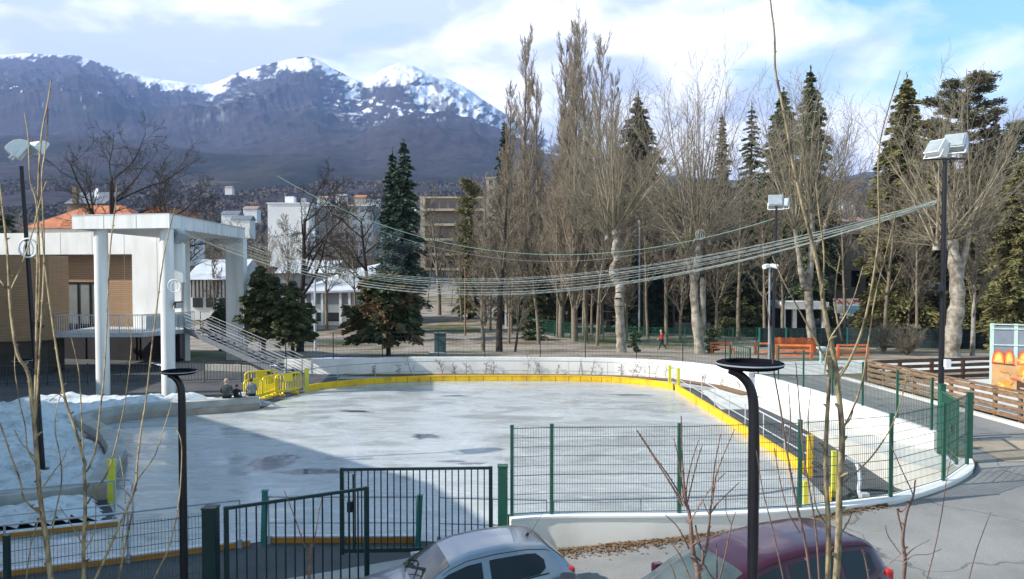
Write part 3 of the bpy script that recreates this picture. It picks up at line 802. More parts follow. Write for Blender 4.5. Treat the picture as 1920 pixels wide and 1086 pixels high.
# ------------------------------------------------------------------ snow
def in_poly(x, y, poly):
    c_ = False; j = len(poly) - 1
    for i in range(len(poly)):
        if (poly[i][1] > y) != (poly[j][1] > y) and x < (poly[j][0] - poly[i][0]) * (y - poly[i][1]) / (poly[j][1] - poly[i][1]) + poly[i][0]:
            c_ = not c_
        j = i
    return c_
sm_m = bpy.data.materials.new('old_snow'); sm_m.use_nodes = True
N, Lk = sm_m.node_tree.nodes, sm_m.node_tree.links
b = N['Principled BSDF']; b.inputs['Roughness'].default_value = 0.7
tc = N.new('ShaderNodeTexCoord')
c = mixc(gramp(gnoise(2.2, 9), 0.48, 0.70), (0.64, 0.665, 0.69), (0.34, 0.34, 0.35))
c = mixc(gramp(gnoise(7.0, 6), 0.58, 0.72), c, (0.25, 0.24, 0.23))
Lk.new(c, b.inputs['Base Color'])
bp = N.new('ShaderNodeBump'); bp.inputs['Strength'].default_value = 0.7; bp.inputs['Distance'].default_value = 0.12
Lk.new(gnoise(3.5, 7), bp.inputs['Height']); Lk.new(bp.outputs['Normal'], b.inputs['Normal'])
MAT['snow'] = sm_m
def snow_patch(poly, zf, step=0.15):
    xs = np.arange(min(p[0] for p in poly), max(p[0] for p in poly), step)
    ys = np.arange(min(p[1] for p in poly), max(p[1] for p in poly), step)
    XX, YY = np.meshgrid(xs, ys)
    n_ = fbm(XX * 0.8 + 4, YY * 0.8, 4) - 0.5
    n3 = fbm(XX * 2.6 + 4, YY * 2.6, 3) - 0.5
    keep = np.array([[in_poly(x, y, poly) for x in xs] for y in ys])
    ed = keep.astype(float)
    for _ in range(5):
        p_ = np.pad(ed, 1, mode='edge')
        ed = np.minimum(ed, (p_[:-2, 1:-1] + p_[2:, 1:-1] + p_[1:-1, :-2] + p_[1:-1, 2:]) / 4)
    zz = np.array([[zf(x, y) for x in xs] for y in ys])
    ZZ = zz * np.clip(ed * 1.05, 0.15, 1) + n_ * 0.5 * ed + n3 * 0.34 * ed
    f = grid_faces(len(ys), len(xs))
    k = keep.ravel()
    f = f[k[f].all(1)]
    Vv = np.stack([XX, YY, ZZ], -1).reshape(-1, 3)
    me_ = np_mesh('snow', Vv, f, [sm_m])
    tag(link('snow', me_), kind='stuff')
inn = offs(bw, -0.45)
big = inn + [(-11.5, 20.3), (-13, 19.6), (-15, 18.9), (-19, 17.9), (-24, 18), (-26, 24), (-22, 30.5), (-19.5, 33.2), (-15.5, 34.3), (-12.2, 34.0)]
snow_patch(big, lambda x, y: 0.13 + 0.42 * sm(1.5, 6, -13.0 - x + max(0, y - 27) * 0.8) + 0.12 * sm(20, 24, y))
snow_patch([(-10.7, 20.2), (-9.6, 18.7), (-11.5, 17.75), (-16.5, 15.9), (-17, 17.4), (-13, 19.0), (-11.5, 19.7)], lambda x, y: 0.3)
snow_patch([(-9.2, 33.9), (-12.2, 33.3), (-14.4, 32.4), (-16.5, 31.2), (-17.5, 33), (-14, 34), (-12, 34.3)], lambda x, y: 0.52)

# ------------------------------------------------------------------ boards and handrails of the rink
def board(name, pts, h, m, label, w=0.1, side=0.06, z0=-0.02, cap=True):
    pts2 = [(p.x, p.y) for p in smooth_line([(x, y, 0) for x, y in pts], 4)] if len(pts) > 2 else pts
    pts2 = offs(pts2, side)
    t_ = thing(name, label, 'board', (pts2[len(pts2) // 2][0], pts2[len(pts2) // 2][1], 0))
    mb = MB(); mb.ribbon(pts2, w, z0, h); mb.part('panel', m, t_)
    if cap:
        for q_ in resample([Vector((x, y, 0)) for x, y in pts2], 2.0)[1:-1]:
            mb = MB(); mb.box((q_.x, q_.y, (h + 0.02) / 2), (0.03, w + 0.016, h - 0.01) if abs(pts2[0][0] - pts2[-1][0]) > 3 else (w + 0.016, 0.03, h - 0.01)); mb.part('joint_strip', MAT['yellow_dull'], t_)
        mb = MB(); mb.ribbon(pts2, w + 0.03, h, h + 0.03); mb.part('top_strip', m if m is not MAT['yellow_dull'] else MAT['steel_light'], t_)
    return t_
board('kickboard', ICE_FAR, 0.28, MAT['yellow'], 'long curved yellow kickboard along the far end of the ice', side=-0.06)
board('kickboard', ICE_R[::-1], 0.28, MAT['yellow'], 'straight yellow kickboard along the right edge of the ice', side=0.06)
board('kickboard', LOW_OUT[:2], 0.13, MAT['yellow_dull'], 'short orange board just behind the dark green double gate', side=0.06)
board('kickboard', [(-5.75, 17.15), (-8.25, 16.1), (-10.1, 15.4), (-16, 13.1)], 0.12, MAT['yellow_dull'], 'orange board at bottom left, behind the low green mesh fence', side=0.06)
board('kickboard', LOW_IN, 0.12, MAT['yellow_dull'], 'orange board below the snow bed on the far side of the ice trail', side=-0.06)
board('kickboard', ICE_NEAR[1:5], 0.2, MAT['steel_light'], 'pale grey board along the near edge of the ice behind the mesh fence', side=-0.06)
board('kickboard', ICE_NEAR[4:], 0.26, MAT['yellow'], 'short yellow board at the near right corner by the black hose', side=-0.06)

def handrail(label, pts, h, spacing, m, r=0.024, mids=(0.5,), side=0.0, foot=0.0, zfn=Z0, ends=True, name='handrail', group=None):
    pts2 = [(p.x, p.y) for p in smooth_line([(x, y, 0) for x, y in pts], 5)] if len(pts) > 2 else pts
    pts2 = offs(pts2, side)
    V3 = [Vector((x, y, 0)) for x, y in pts2]
    L = [0]
    for a, b_ in zip(V3[:-1], V3[1:]): L.append(L[-1] + (b_ - a).length)
    mid = V3[len(V3) // 2]
    t_ = thing(name, label, 'handrail', (mid.x, mid.y, zfn(mid.x, mid.y)), group)
    for k, hh_ in enumerate((h,) + tuple(h * q for q in mids)):
        mb = MB(); mb.tube([(p.x, p.y, zfn(p.x, p.y) + hh_) for p in V3], r if k == 0 else r * 0.7, 6); mb.part('top_rail' if k == 0 else 'middle_rail', m, t_)
    k = max(1, int(round(L[-1] / spacing)))
    for i in range(k + 1):
        s_ = L[-1] * i / k
        x = float(np.interp(s_, L, [p.x for p in V3])); y = float(np.interp(s_, L, [p.y for p in V3])); z = zfn(x, y)
        mb = MB(); mb.beam((x, y, z), (x, y, z + h), 0.05, 0.022, (1, 0, 0)); mb.box((x, y, z + 0.09), (0.09, 0.06, 0.18)); mb.part('post', m, t_)
    return t_
handrail('grey handrail on posts round the far yellow board', ICE_FAR, 1.05, 2.0, MAT['steel'], side=-0.24)
handrail('grey handrail on posts beside the right yellow board', ICE_R[::-1], 1.05, 1.9, MAT['steel_light'], side=0.24)
handrail('grey pipe handrail behind the near mesh fence', [(0.9, 16.9), (5.0, 17.3), (6.5, 17.9)], 1.05, 2.0, MAT['steel'], mids=(0.48,))
handrail('grey handrail behind the double gate', [(-2.1, 17.2), (-5.35, 17.2)], 1.05, 1.6, MAT['steel'], mids=(0.45,))
handrail('grey handrail by the gap left of the gate post', [(0.75, 16.95), (-1.6, 17.15)], 1.05, 1.2, MAT['steel'], mids=(0.45,))
handrail('grey handrail along the bottom left orange board', [(-5.9, 16.95), (-8.25, 15.95), (-10.1, 15.22), (-16, 12.9)], 1.05, 2.4, MAT['steel'], mids=())
handrail('grey handrail with diagonal bars on the board below the snow', [(-9.4, 18.5), (-11.4, 17.7), (-16, 15.9)], 1.05, 2.2, MAT['steel'], mids=(0.45,))
mb = MB()
q0 = Vector((-9.4, 18.5, 0))
t_ = thing('loop_handrail', 'short looped handrail end beside the lime post at the snow bed', 'handrail', q0)
mb.tube([q0 + Vector(v) for v in ((0, 0.1, 1.05), (0.35, 0.05, 1.05), (0.42, 0.03, 0.95), (0.42, 0.03, 0.02))], 0.024, 6); mb.part('rail', MAT['steel'], t_)
mb = MB(); mb.beam(q0 + Vector((0.05, 0.1, 0.95)), q0 + Vector((0.40, 0.05, 0.62)), 0.03, 0.03); mb.beam(q0 + Vector((0.02, 0.1, 0.45)), q0 + Vector((0.40, 0.05, 0.18)), 0.03, 0.03); mb.part('brace', MAT['steel'], t_)

def gate_post(p, h, m, label, w=0.12, lean=0.0, group='marker posts at the rink openings'):
    mb = MB(); z = p[2] if len(p) > 2 else 0.0
    mb.beam((p[0], p[1], z), (p[0] + lean, p[1], z + h), w, w * 0.8, (0, 1, 0))
    mb.box((p[0] + lean, p[1], z + h + 0.012), (w + 0.02, w * 0.8 + 0.02, 0.03))
    t_ = mb.solo('marker_post', m, label, 'post', (p[0], p[1], z), group)
    return t_
gate_post((7.85, 39.15), 1.15, MAT['yellow_green'], 'yellow post at the left side of the far right opening', 0.14)
gate_post((8.16, 38.55), 1.1, MAT['yellow_green'], 'yellow post at the right side of the far right opening', 0.14)
gate_post((-9.95, 38.15), 1.15, MAT['yellow_green'], 'tall lime post beside the yellow plastic barriers', 0.16)
gate_post((8.62, 22.7), 1.2, MAT['yellow'], 'wide yellow post ending the right yellow board', 0.15)
gate_post((8.52, 20.75), 1.2, MAT['yellow_green'], 'yellow post by the black hose coil', 0.11)
gate_post((-10.35, 20.25), 1.1, MAT['yellow_green'], 'lime post at the tip of the concrete bench wall', 0.16)
gate_post((-5.45, 17.15), 1.18, MAT['teal_steel'], 'teal post left of the gap behind the double gate', 0.11, 0.04)
gate_post((-2.05, 17.05), 1.1, MAT['teal_steel'], 'teal post right of the gap behind the double gate', 0.11, 0.05)
gate_post((7.5, 20.0), 0.6, MAT['yellow_green'], 'short lime post with a white edge inside the near right corner', 0.11)

# black hose and grey water pipe by the near right corner
t_ = thing('hose', 'black hose looping across the dark floor by the near right corner', 'hose', (9.8, 20.0, 0))
hp = [(8.5, 22.2, 0.55), (8.7, 21.6, 0.4), (9.0, 20.9, 0.15), (9.3, 20.2, 0.04), (10.0, 19.5, 0.04), (10.5, 19.7, 0.04), (10.6, 20.6, 0.04), (10.1, 21.2, 0.04), (9.4, 21.2, 0.04), (8.8, 20.6, 0.05), (8.6, 20.0, 0.1)]
mb = MB(); mb.tube(smooth_line(hp, 6), 0.03, 6); mb.part('loop', MAT['hose'], t_)
mb = MB(); mb.tube(smooth_line([(8.65, 20.1, 0.1), (9.2, 20.6, 0.04), (9.7, 20.2, 0.03), (9.9, 19.3, 0.03), (9.5, 18.9, 0.03)], 6), 0.026, 6); mb.part('loop', MAT['hose'], t_)
mb = MB(); mb.tube(smooth_line([(8.9, 20.9, 1.0), (9.15, 20.8, 0.85), (9.1, 20.5, 0.55), (8.95, 20.2, 0.3), (9.0, 20.0, 0.0)], 6), 0.05, 8); mb.box((9.0, 20.0, 0.16), (0.2, 0.2, 0.32))
mb.solo('water_pipe', MAT['steel_light'], 'bent pale grey water pipe standing by the yellow post', 'pipe', (9.0, 20.0, 0), smooth=False)

# ------------------------------------------------------------------ mesh fences
def mesh_fence(name, label, pts, zb, h, vs=0.05, hs=0.2, r=0.0028, pr=0.03, post_m=None, wire=None, skip_posts=(), post_ext=0.03, solid=None, cat='fence', hr=None):
    """pts: post positions; zb: function or number for the base"""
    zf = zb if callable(zb) else (lambda x, y: zb)
    t_ = thing(name, label, cat, (pts[0][0], pts[0][1], zf(*pts[0])))
    for i, p in enumerate(pts):
        if i in skip_posts: continue
        z = zf(*p)
        mb = MB(); mb.box((p[0], p[1], z + (h + post_ext) / 2), (pr * 2, pr * 2, h + post_ext)); mb.box((p[0], p[1], z + h + post_ext + 0.01), (pr * 2 + .01, pr * 2 + .01, 0.02)); mb.part('post', post_m or MAT['green_steel'], t_)
    for a, b_ in zip(pts[:-1], pts[1:]):
        A, B = Vector((a[0], a[1], zf(*a))), Vector((b_[0], b_[1], zf(*b_)))
        L = (B - A).length; k = max(2, int(L / vs)); up = Vector((0, 0, 1))
        d = (B - A).normalized(); nn = d.cross(up) * (pr * 0.3)
        mb = MB()
        for j in range(1, k):
            p = A.lerp(B, j / k) + nn
            mb.beam(p + up * 0.03, p + up * (h + 0.02), r * 2, r * 2, d)
        rows = int(round(h / hs))
        for j in range(rows + 1):
            zz = 0.04 + (h - 0.06) * j / rows
            hr_ = (hr or r) * (1.5 if j in (0, rows, rows // 2) else 1.0)
            mb.beam(A + up * zz, B + up * zz, hr_ * 2, hr_ * 2)
        mb.part('mesh_panel', wire or MAT['wire'], t_)
        if solid:
            mb = MB(); mb.beam(A + up * (h / 2), B + up * (h / 2), 0.012, h - 0.06); mb.part('screen', solid, t_)
    return t_
near_posts = []
for qx, qy in ((958, 972), (1036, 972), (1278, 967), (1504, 955), (1674, 935), (1782, 905)):
    q = G(qx, qy, 1.24); near_posts.append((q.x, q.y))
near_posts = [(0.0, 15.26), (0.78, 15.38), (3.3, 15.45), (5.8, 15.8), (8.0, 16.55), (9.8, 17.8), (11.2, 19.3)]
mesh_fence('mesh_fence', 'green welded mesh fence on the cream wall in front of the ice', near_posts, 1.24, 1.73, r=0.0026, pr=0.034, hr=0.004)
right_posts = [(12.4, 23.2), (12.4, 25.3), (12.4, 27.8), (12.35, 30.3), (12.15, 32.8), (11.95, 35.3), (11.7, 37.4)]
mesh_fence('mesh_fence', 'green mesh fence on top of the white wall on the right', right_posts, lambda x, y: 1.28 - 0.30 * (y - 22.8) / 14.6, 1.5, vs=0.1, r=0.0035)
lp = resample(smooth_line([(x, y, 0) for x, y in WALL_FAR], 6), 1.0)
acc, far_posts = 0.0, [(lp[0].x, lp[0].y)]
for a, b_ in zip(lp[:-1], lp[1:]):
    acc += (b_ - a).length
    if acc >= 2.45: far_posts.append((b_.x, b_.y)); acc = 0.0
mesh_fence('mesh_fence', 'thin mesh fence with slim dark posts along the far white wall', far_posts, lambda x, y: 0.98 - 0.18 * sm(6, 12.5, -x), 1.45, vs=0.2, hs=0.29, r=0.0032, pr=0.022, post_m=MAT['dark_green'])
mesh_fence('mesh_fence', 'low green mesh fence running to the bottom left corner', [(-5.0, 12.75), (-7.5, 11.6), (-9.7, 10.6), (-12, 9.55)], 0.35, 1.72, r=0.003, pr=0.034, post_m=MAT['dark_green'], hr=0.004)

# ------------------------------------------------------------------ bar gates
def bar_gate(label, A, B, z0, h, m, nb, thick=0.05, name='bar_gate', lower=0.0, solid_bottom=0.0):
    A, B = Vector((A[0], A[1], z0)), Vector((B[0], B[1], z0)); up = Vector((0, 0, 1))
    t_ = thing(name, label, 'gate', A)
    mb = MB()
    mb.beam(A + up * h, B + up * h, thick, thick); mb.beam(A + up * 0.12, B + up * 0.12, thick, thick * 1.6)
    d = (B - A).normalized()
    mb.beam(A + up * 0.05, A + up * (h + 0.03), thick * 1.5, thick * 1.5, d); mb.beam(B + up * 0.05, B + up * (h + 0.03), thick * 1.5, thick * 1.5, d)
    mb.part('frame', m, t_)
    for i in range(1, nb):
        p = A.lerp(B, i / nb); mb = MB(); mb.beam(p + up * 0.12, p + up * h, 0.024, 0.024, d); mb.part('bar', m, t_)
    return t_
g1 = bar_gate('right leaf of the dark green double gate, standing open towards the ice', (-0.42, 15.42), (-3.32, 15.3), 0.42, 1.72, MAT['dark_green'], 23)
mb = MB(); mb.box((-3.16, 15.27, 1.42), (0.1, 0.1, 0.2)); mb.part('lock', MAT['black'], g1)
mb = MB(); mb.beam((-3.1, 15.3, 0.55), (-3.1, 15.3, 2.05), 0.03, 0.03, (1, 0, 0)); mb.part('bolt', MAT['dark_green'], g1)
bar_gate('left leaf of the dark green double gate, nearest the camera', (-4.72, 12.92), (-2.62, 14.1), 0.33, 1.78, MAT['dark_green'], 15)
def big_post(p, z, h, w, m, label):
    mb = MB(); mb.box((p[0], p[1], z + h / 2), (w, w, h)); mb.box((p[0], p[1], z + h + 0.015), (w + 0.02, w + 0.02, 0.03))
    return mb.solo('gate_post', m, label, 'post', (p[0], p[1], z), bevel=0.008)
big_post((-0.18, 15.3), 0.40, 1.8, 0.19, MAT['green_steel'], 'square bright green gate post left of the mesh fence')
big_post((-4.93, 12.8), 0.2, 1.95, 0.22, MAT['dark_green'], 'thick dark green gate post at the left end of the double gate')
# green gate on the right, on the landing
A_, B_ = Vector((12.3, 22.45, 0)), Vector((11.68, 20.0, 0))
rg = bar_gate('green bar gate on the landing at the right end of the rink', (12.28, 22.4), (11.85, 20.9), 0.78, 1.75, MAT['green_steel'], 14)
mb = MB(); mb.beam((12.02, 21.5, 1.7), (11.95, 21.3, 1.7), 0.08, 0.2); mb.part('lock', MAT['black'], rg)
bar_gate('narrow green leaf folded back beside the right green gate', (11.66, 20.1), (12.1, 20.9), 0.80, 1.7, MAT['green_steel'], 8)
big_post((12.36, 22.6), 0.7, 2.0, 0.16, MAT['green_steel'], 'green post at the wall end of the right gate')
big_post((11.62, 19.95), 0.9, 1.98, 0.13, MAT['green_steel'], 'tall green post on the curved end of the cream wall')
# small green gate at the far end of the right wall
bar_gate('small green gate at the far end of the right white wall', (11.55, 38.2), (11.05, 39.9), 0.55, 1.6, MAT['green_steel'], 9)

MAT['dark_wall'] = mat('dark_facade', (0.016, 0.016, 0.021), 0.8, 0.3, 0.8)  # dark facade, blackened further to stand in for shade below the balcony
MAT['stair_steel'] = mat('stair_steel', (0.17, 0.19, 0.22), 0.6, 0.15, 5, metal=0.3)  # steel darkened to the tone of the stairs in shade
MAT['plinth_dark'] = mat('dark_plinth', (0.07, 0.058, 0.05), 0.9, 0.25, 0.8)
MAT['dark_rail'] = mat('dark_grey_rail', (0.07, 0.075, 0.085), 0.6, 0.2, 4)
# ------------------------------------------------------------------ stage with white portico
A0, B0, C0 = Vector((-15.6, 36.0, 0)), Vector((-20.7, 37.2, 0)), Vector((-16.9, 50.0, 0)); D0 = B0 + (C0 - A0)
t_ = thing('stage_portico', 'tall white stage portico with a flat slab roof on round columns', 'portico', (-18.5, 43, 0))
mb = MB(); mb.prism([A0, C0, D0, B0], 7.86, 8.48); sl = mb.part('roof_slab', MAT['white_paint'], t_)
mb = MB(); mb.ribbon([D0, B0, A0, C0], 0.06, 8.48, 8.53); mb.part('edge_trim', MAT['steel_light'], sl)
for P_, Q_ in ((B0, A0), (A0, C0)):
    n_ = int((Q_ - P_).length / 1.7)
    dd = (Q_ - P_).normalized(); oo = Vector((dd.y, -dd.x, 0)) * 0.004
    for k in range(1, n_):
        p = P_.lerp(Q_, k / n_) + oo; mb = MB(); mb.beam((p.x, p.y, 7.88), (p.x, p.y, 8.46), 0.014, 0.008, (dd.x, dd.y, 0)); mb.part('panel_joint', MAT['lamp_grey'], sl)
for cx_, cy_ in ((-19.45, 37.4), (-16.05, 36.75)):
    mb = MB(); mb.lathe([(0.305, -0.05), (0.305, 7.86)], (cx_, cy_, 0), 28); mb.part('column', MAT['white_paint'], t_, smooth=True)
mb = MB(); mb.box((-15.8, 37.4, 6.6), (0.55, 0.3, 2.5)); mb.part('pier', MAT['white_paint'], t_)
mb = MB(); mb.prism([(-18.05, 49.75), (-16.82, 49.45), (-16.72, 49.85), (-17.95, 50.15)], -0.3, 7.86); mb.part('end_wall', MAT['white_paint'], t_)

# white frame wall and timber clad hall behind
def wl(px_, d): return ((px_ - 960) / FPX * d)
t_ = thing('hall_building', 'two storey hall with brown timber cladding, white frame wall and a balcony', 'building', (-27, 50, 0))
W0, W1 = Vector((-38, 53.0, 0)), Vector((-20.1, 49.0, 0))
dW = (W1 - W0).normalized(); nW = Vector((dW.y, -dW.x, 0))       # towards the camera
def wp(s_, off=0.0): p = W0 + dW * s_ + nW * off; return (p.x, p.y)
Lw = (W1 - W0).length
def s_at(px_):      # distance along the white wall where the photo column px_ meets it
    k = (px_ - 960) / FPX
    return (k * W0.y - W0.x) / (dW.x - k * dW.y)
sR = s_at(252)
mb = MB(); mb.ribbon([wp(0), wp(Lw)], 0.4, 6.88, 8.28); mb.part('frame_beam', MAT['white_wall'], t_)
mb = MB(); mb.ribbon([wp(sR), wp(Lw)], 0.4, 2.05, 6.88); mb.part('frame_wall', MAT['white_wall'], t_)
for k in range(7):
    a_, b2_ = (6.9, 8.27) if k < 5 else (2.3, 8.27)
    s_ = 2.2 + k * 2.35; mb = MB(); mb.beam((*wp(s_, .2025), a_), (*wp(s_, .2025), b2_), 0.016, 0.008, (dW.x, dW.y, 0)); mb.part('panel_joint', MAT['lamp_grey'], t_)
mb = MB(); mb.beam((*wp(Lw - .25, .27), 2.3), (*wp(Lw - .25, .27), 8.2), 0.1, 0.1, (dW.x, dW.y, 0)); mb.part('downpipe', MAT['steel'], t_)
mb = MB(); mb.ribbon([wp(0, -0.9), wp(sR + 0.5, -0.9)], 0.3, 2.2, 7.0); mb.ribbon([wp(sR + 0.35, -0.75), wp(sR + 0.351, 0.0)], 0.3, 2.2, 6.7); mb.part('clad_wall', MAT['cladding'], t_)
# window band of four tall panes
s0, s1_ = s_at(86), s_at(177)
fr = MB(); zb_, zt_ = 2.3, 5.05
for k in range(5):
    p = wp(lerp(s0, s1_, k / 4), -0.70); fr.box((p[0], p[1], (zb_ + zt_) / 2), (0.1, 0.1, zt_ - zb_), math.atan2(dW.y, dW.x))
for z in (zb_, zt_):
    fr.beam((*wp(s0, -0.70), z), (*wp(s1_, -0.70), z), 0.1, 0.1)
wf = fr.part('window', MAT['black'], t_)
for k in range(4):
    a, b2 = lerp(s0, s1_, k / 4) + 0.06, lerp(s0, s1_, (k + 1) / 4) - 0.06
    mb = MB(); mb.beam((*wp(a, -0.72), 3.68), (*wp(b2, -0.72), 3.68), 0.02, 2.6); mb.part('pane', MAT['glass_pale'], wf)
# left wing, nearer the camera
mb = MB(); mb.prism([(-27.6, 44.2), (-26.4, 45.0), (-26.4, 47.0), (-36, 47.0), (-36, 41.2)], 1.9, 6.72); mb.part('wing_wall', MAT['cladding'], t_)
mb = MB(); mb.prism([(-27.7, 44.3), (-26.6, 45.1), (-26.6, 46.8), (-35.8, 46.8), (-35.8, 41.5)], 0.0, 1.9); mb.part('plinth', MAT['plinth_dark'], t_)
# dark ground floor with glazing and doors
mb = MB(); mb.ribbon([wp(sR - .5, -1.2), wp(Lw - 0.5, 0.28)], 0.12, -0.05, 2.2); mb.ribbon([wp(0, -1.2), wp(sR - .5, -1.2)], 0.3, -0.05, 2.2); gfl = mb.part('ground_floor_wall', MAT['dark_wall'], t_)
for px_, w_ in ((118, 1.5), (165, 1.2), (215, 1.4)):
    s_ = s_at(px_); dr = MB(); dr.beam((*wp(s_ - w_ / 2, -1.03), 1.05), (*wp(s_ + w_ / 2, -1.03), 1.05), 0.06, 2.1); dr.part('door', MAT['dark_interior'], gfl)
RR = (-25.2, 58.0); mb = MB(); mb.ribbon([wp(0.5, -9), RR], 0.3, 0, 7.0); mb.part('rear_wall', MAT['cladding'], t_)
mb = MB(); mb.prism([wp(0, -0.8), wp(Lw - .4, -0.8), RR, wp(0, -9)], 6.9, 7.1); mb.part('roof', MAT['slate'], t_)
mb = MB(); mb.ribbon([wp(Lw - 0.3, -0.3), RR], 0.3, 0, 6.9); mb.part('side_wall', MAT['white_wall'], t_)
# balcony
bf = [(-26.6, 45.4), (-21.4, 45.6), (-19.7, 48.9)]
mb = MB(); mb.prism([(-26.6, 45.4), (-21.4, 45.6), (-19.7, 48.9), (-20.3, 49.3), (-26.6, 50.6)], 2.02, 2.27); bal = mb.part('balcony', MAT['steel_light'], t_)
mb = MB(); mb.ribbon(bf, 0.05, 3.27, 3.33); mb.ribbon(bf, 0.05, 2.36, 2.40)
q = resample([Vector((x, y, 0)) for x, y in bf], 0.13)
for i, p in enumerate(q):
    mb.box((p.x, p.y, 2.78), (0.022, 0.022, 1.0) if i % 10 else (0.06, 0.06, 1.06))
mb.part('balustrade', MAT['steel_light'], bal)
mb = MB(); mb.ribbon([(-21.3, 45.9), (-19.85, 48.75)], 0.02, 2.42, 3.25); mb.part('glazed_panel', MAT['lamp_white'], bal)
# dark bar railing on the plaza in front of the ground floor
t_ = thing('bar_railing', 'dark bar railing in the shade under the balcony', 'railing', (-22, 41, 0))
rl = [(-29.5, 39.5), (-24.5, 40.3), (-19.2, 41.0), (-14.6, 41.6), (-12.6, 41.2)]
mb = MB(); mb.ribbon(rl, 0.04, 1.02, 1.06); mb.ribbon(rl, 0.04, 0.12, 0.16); mb.part('rail', MAT['dark_rail'], t_)
mb = MB()
for i, p in enumerate(resample([Vector((x, y, 0)) for x, y in rl], 0.16)):
    mb.box((p.x, p.y, 0.56), (0.018, 0.018, 0.9) if i % 12 else (0.05, 0.05, 1.12))
mb.part('bars', MAT['dark_rail'], t_)

# ------------------------------------------------------------------ metal stairs
S0, S1 = Vector((-19.6, 48.3, 2.27)), Vector((-12.2, 44.1, 0.02))
t_ = thing('metal_stairs', 'long grey metal staircase descending from the balcony to the ice', 'stairs', (-12.2, 44.1, 0))
dS = (S1 - S0); dh = Vector((dS.x, dS.y, 0)).normalized(); nS = Vector((-dh.y, dh.x, 0))
for sd in (-0.6, 0.6):
    mb = MB(); mb.beam(S0 + nS * sd, S1 + nS * sd, 0.05, 0.30); mb.part('stringer', MAT['stair_steel'], t_)
    for k in range(5):
        zz = 0.28 + k * 0.19
        mb = MB(); mb.tube([S0 + nS * sd + Vector((0, 0, zz)), S1 + nS * sd + Vector((0, 0, zz)), S1 + nS * sd + dh * 0.7 + Vector((0, 0, zz))], 0.015 if k < 4 else 0.022, 6); mb.part('rail', MAT['stair_steel'], t_)
    for k in range(6):
        p = S0.lerp(S1, k / 5) + nS * sd
        mb = MB(); mb.beam(p, p + Vector((0, 0, 1.06)), 0.04, 0.04, (1, 0, 0)); mb.part('post', MAT['stair_steel'], t_)
for k in range(16):
    p = S0.lerp(S1, (k + 0.5) / 16)
    mb = MB(); mb.box(p, (0.3, 1.15, 0.05), math.atan2(dh.y, dh.x)); mb.part('tread', MAT['stair_steel'], t_)

# ------------------------------------------------------------------ yellow plastic barriers
def barrier(label, A, B):
    A, B = Vector((A[0], A[1], 0.01)), Vector((B[0], B[1], 0.01)); d = (B - A).normalized(); up = Vector((0, 0, 1)); L = (B - A).length
    t_ = thing('plastic_barrier', label, 'barrier', (A + B) / 2, 'yellow plastic barriers')
    mb = MB(); mb.beam(A + up * 0.22, B + up * 0.22, 0.06, 0.1)
    mb.tube([A + up * 0.2, A + up * 0.85, A + d * 0.05 + up * 0.94, A + d * 0.15 + up * 0.98, B - d * 0.15 + up * 0.98, B - d * 0.05 + up * 0.94, B + up * 0.85, B + up * 0.2], 0.04, 8)
    mb.part('frame', MAT['yellow_plastic'], t_)
    mb = MB(); c_ = (A + B) / 2; mb.beam(c_ - d * 0.26 + up * 0.78, c_ + d * 0.26 + up * 0.78, 0.03, 0.34); mb.part('nameplate', MAT['yellow_plastic'], t_)
    for k in range(1, 10):
        p = A.lerp(B, k / 10); top = 0.62 if 3 <= k <= 7 else 0.95
        mb = MB(); mb.beam(p + up * 0.25, p + up * top, 0.045, 0.03, d); mb.part('bar', MAT['yellow_plastic'], t_)
    nrm = d.cross(up)
    for f in (0.22, 0.78):
        p = A.lerp(B, f)
        mb = MB(); mb.prism([p - nrm * 0.28 - d * 0.03, p - nrm * 0.28 + d * 0.03, p + d * 0.1 , p + nrm * 0.28 + d * 0.03, p + nrm * 0.28 - d * 0.03, p - d * 0.1], 0.01, [0.04, 0.04, 0.16, 0.04, 0.04, 0.16]); mb.part('foot', MAT['yellow_plastic'], t_)
    return t_
barrier('yellow plastic barrier beside the lime post, nearest the far ice', (-11.1, 36.9), (-10.25, 38.1))
barrier('yellow plastic barrier seen edge-on in the middle of its group', (-11.45, 36.1), (-11.2, 37.5))
barrier('yellow plastic barrier nearest the concrete bench wall', (-12.0, 35.2), (-11.45, 36.0))
barrier('yellow plastic barrier at the back, nearest the stairs', (-12.9, 38.0), (-11.6, 38.9))

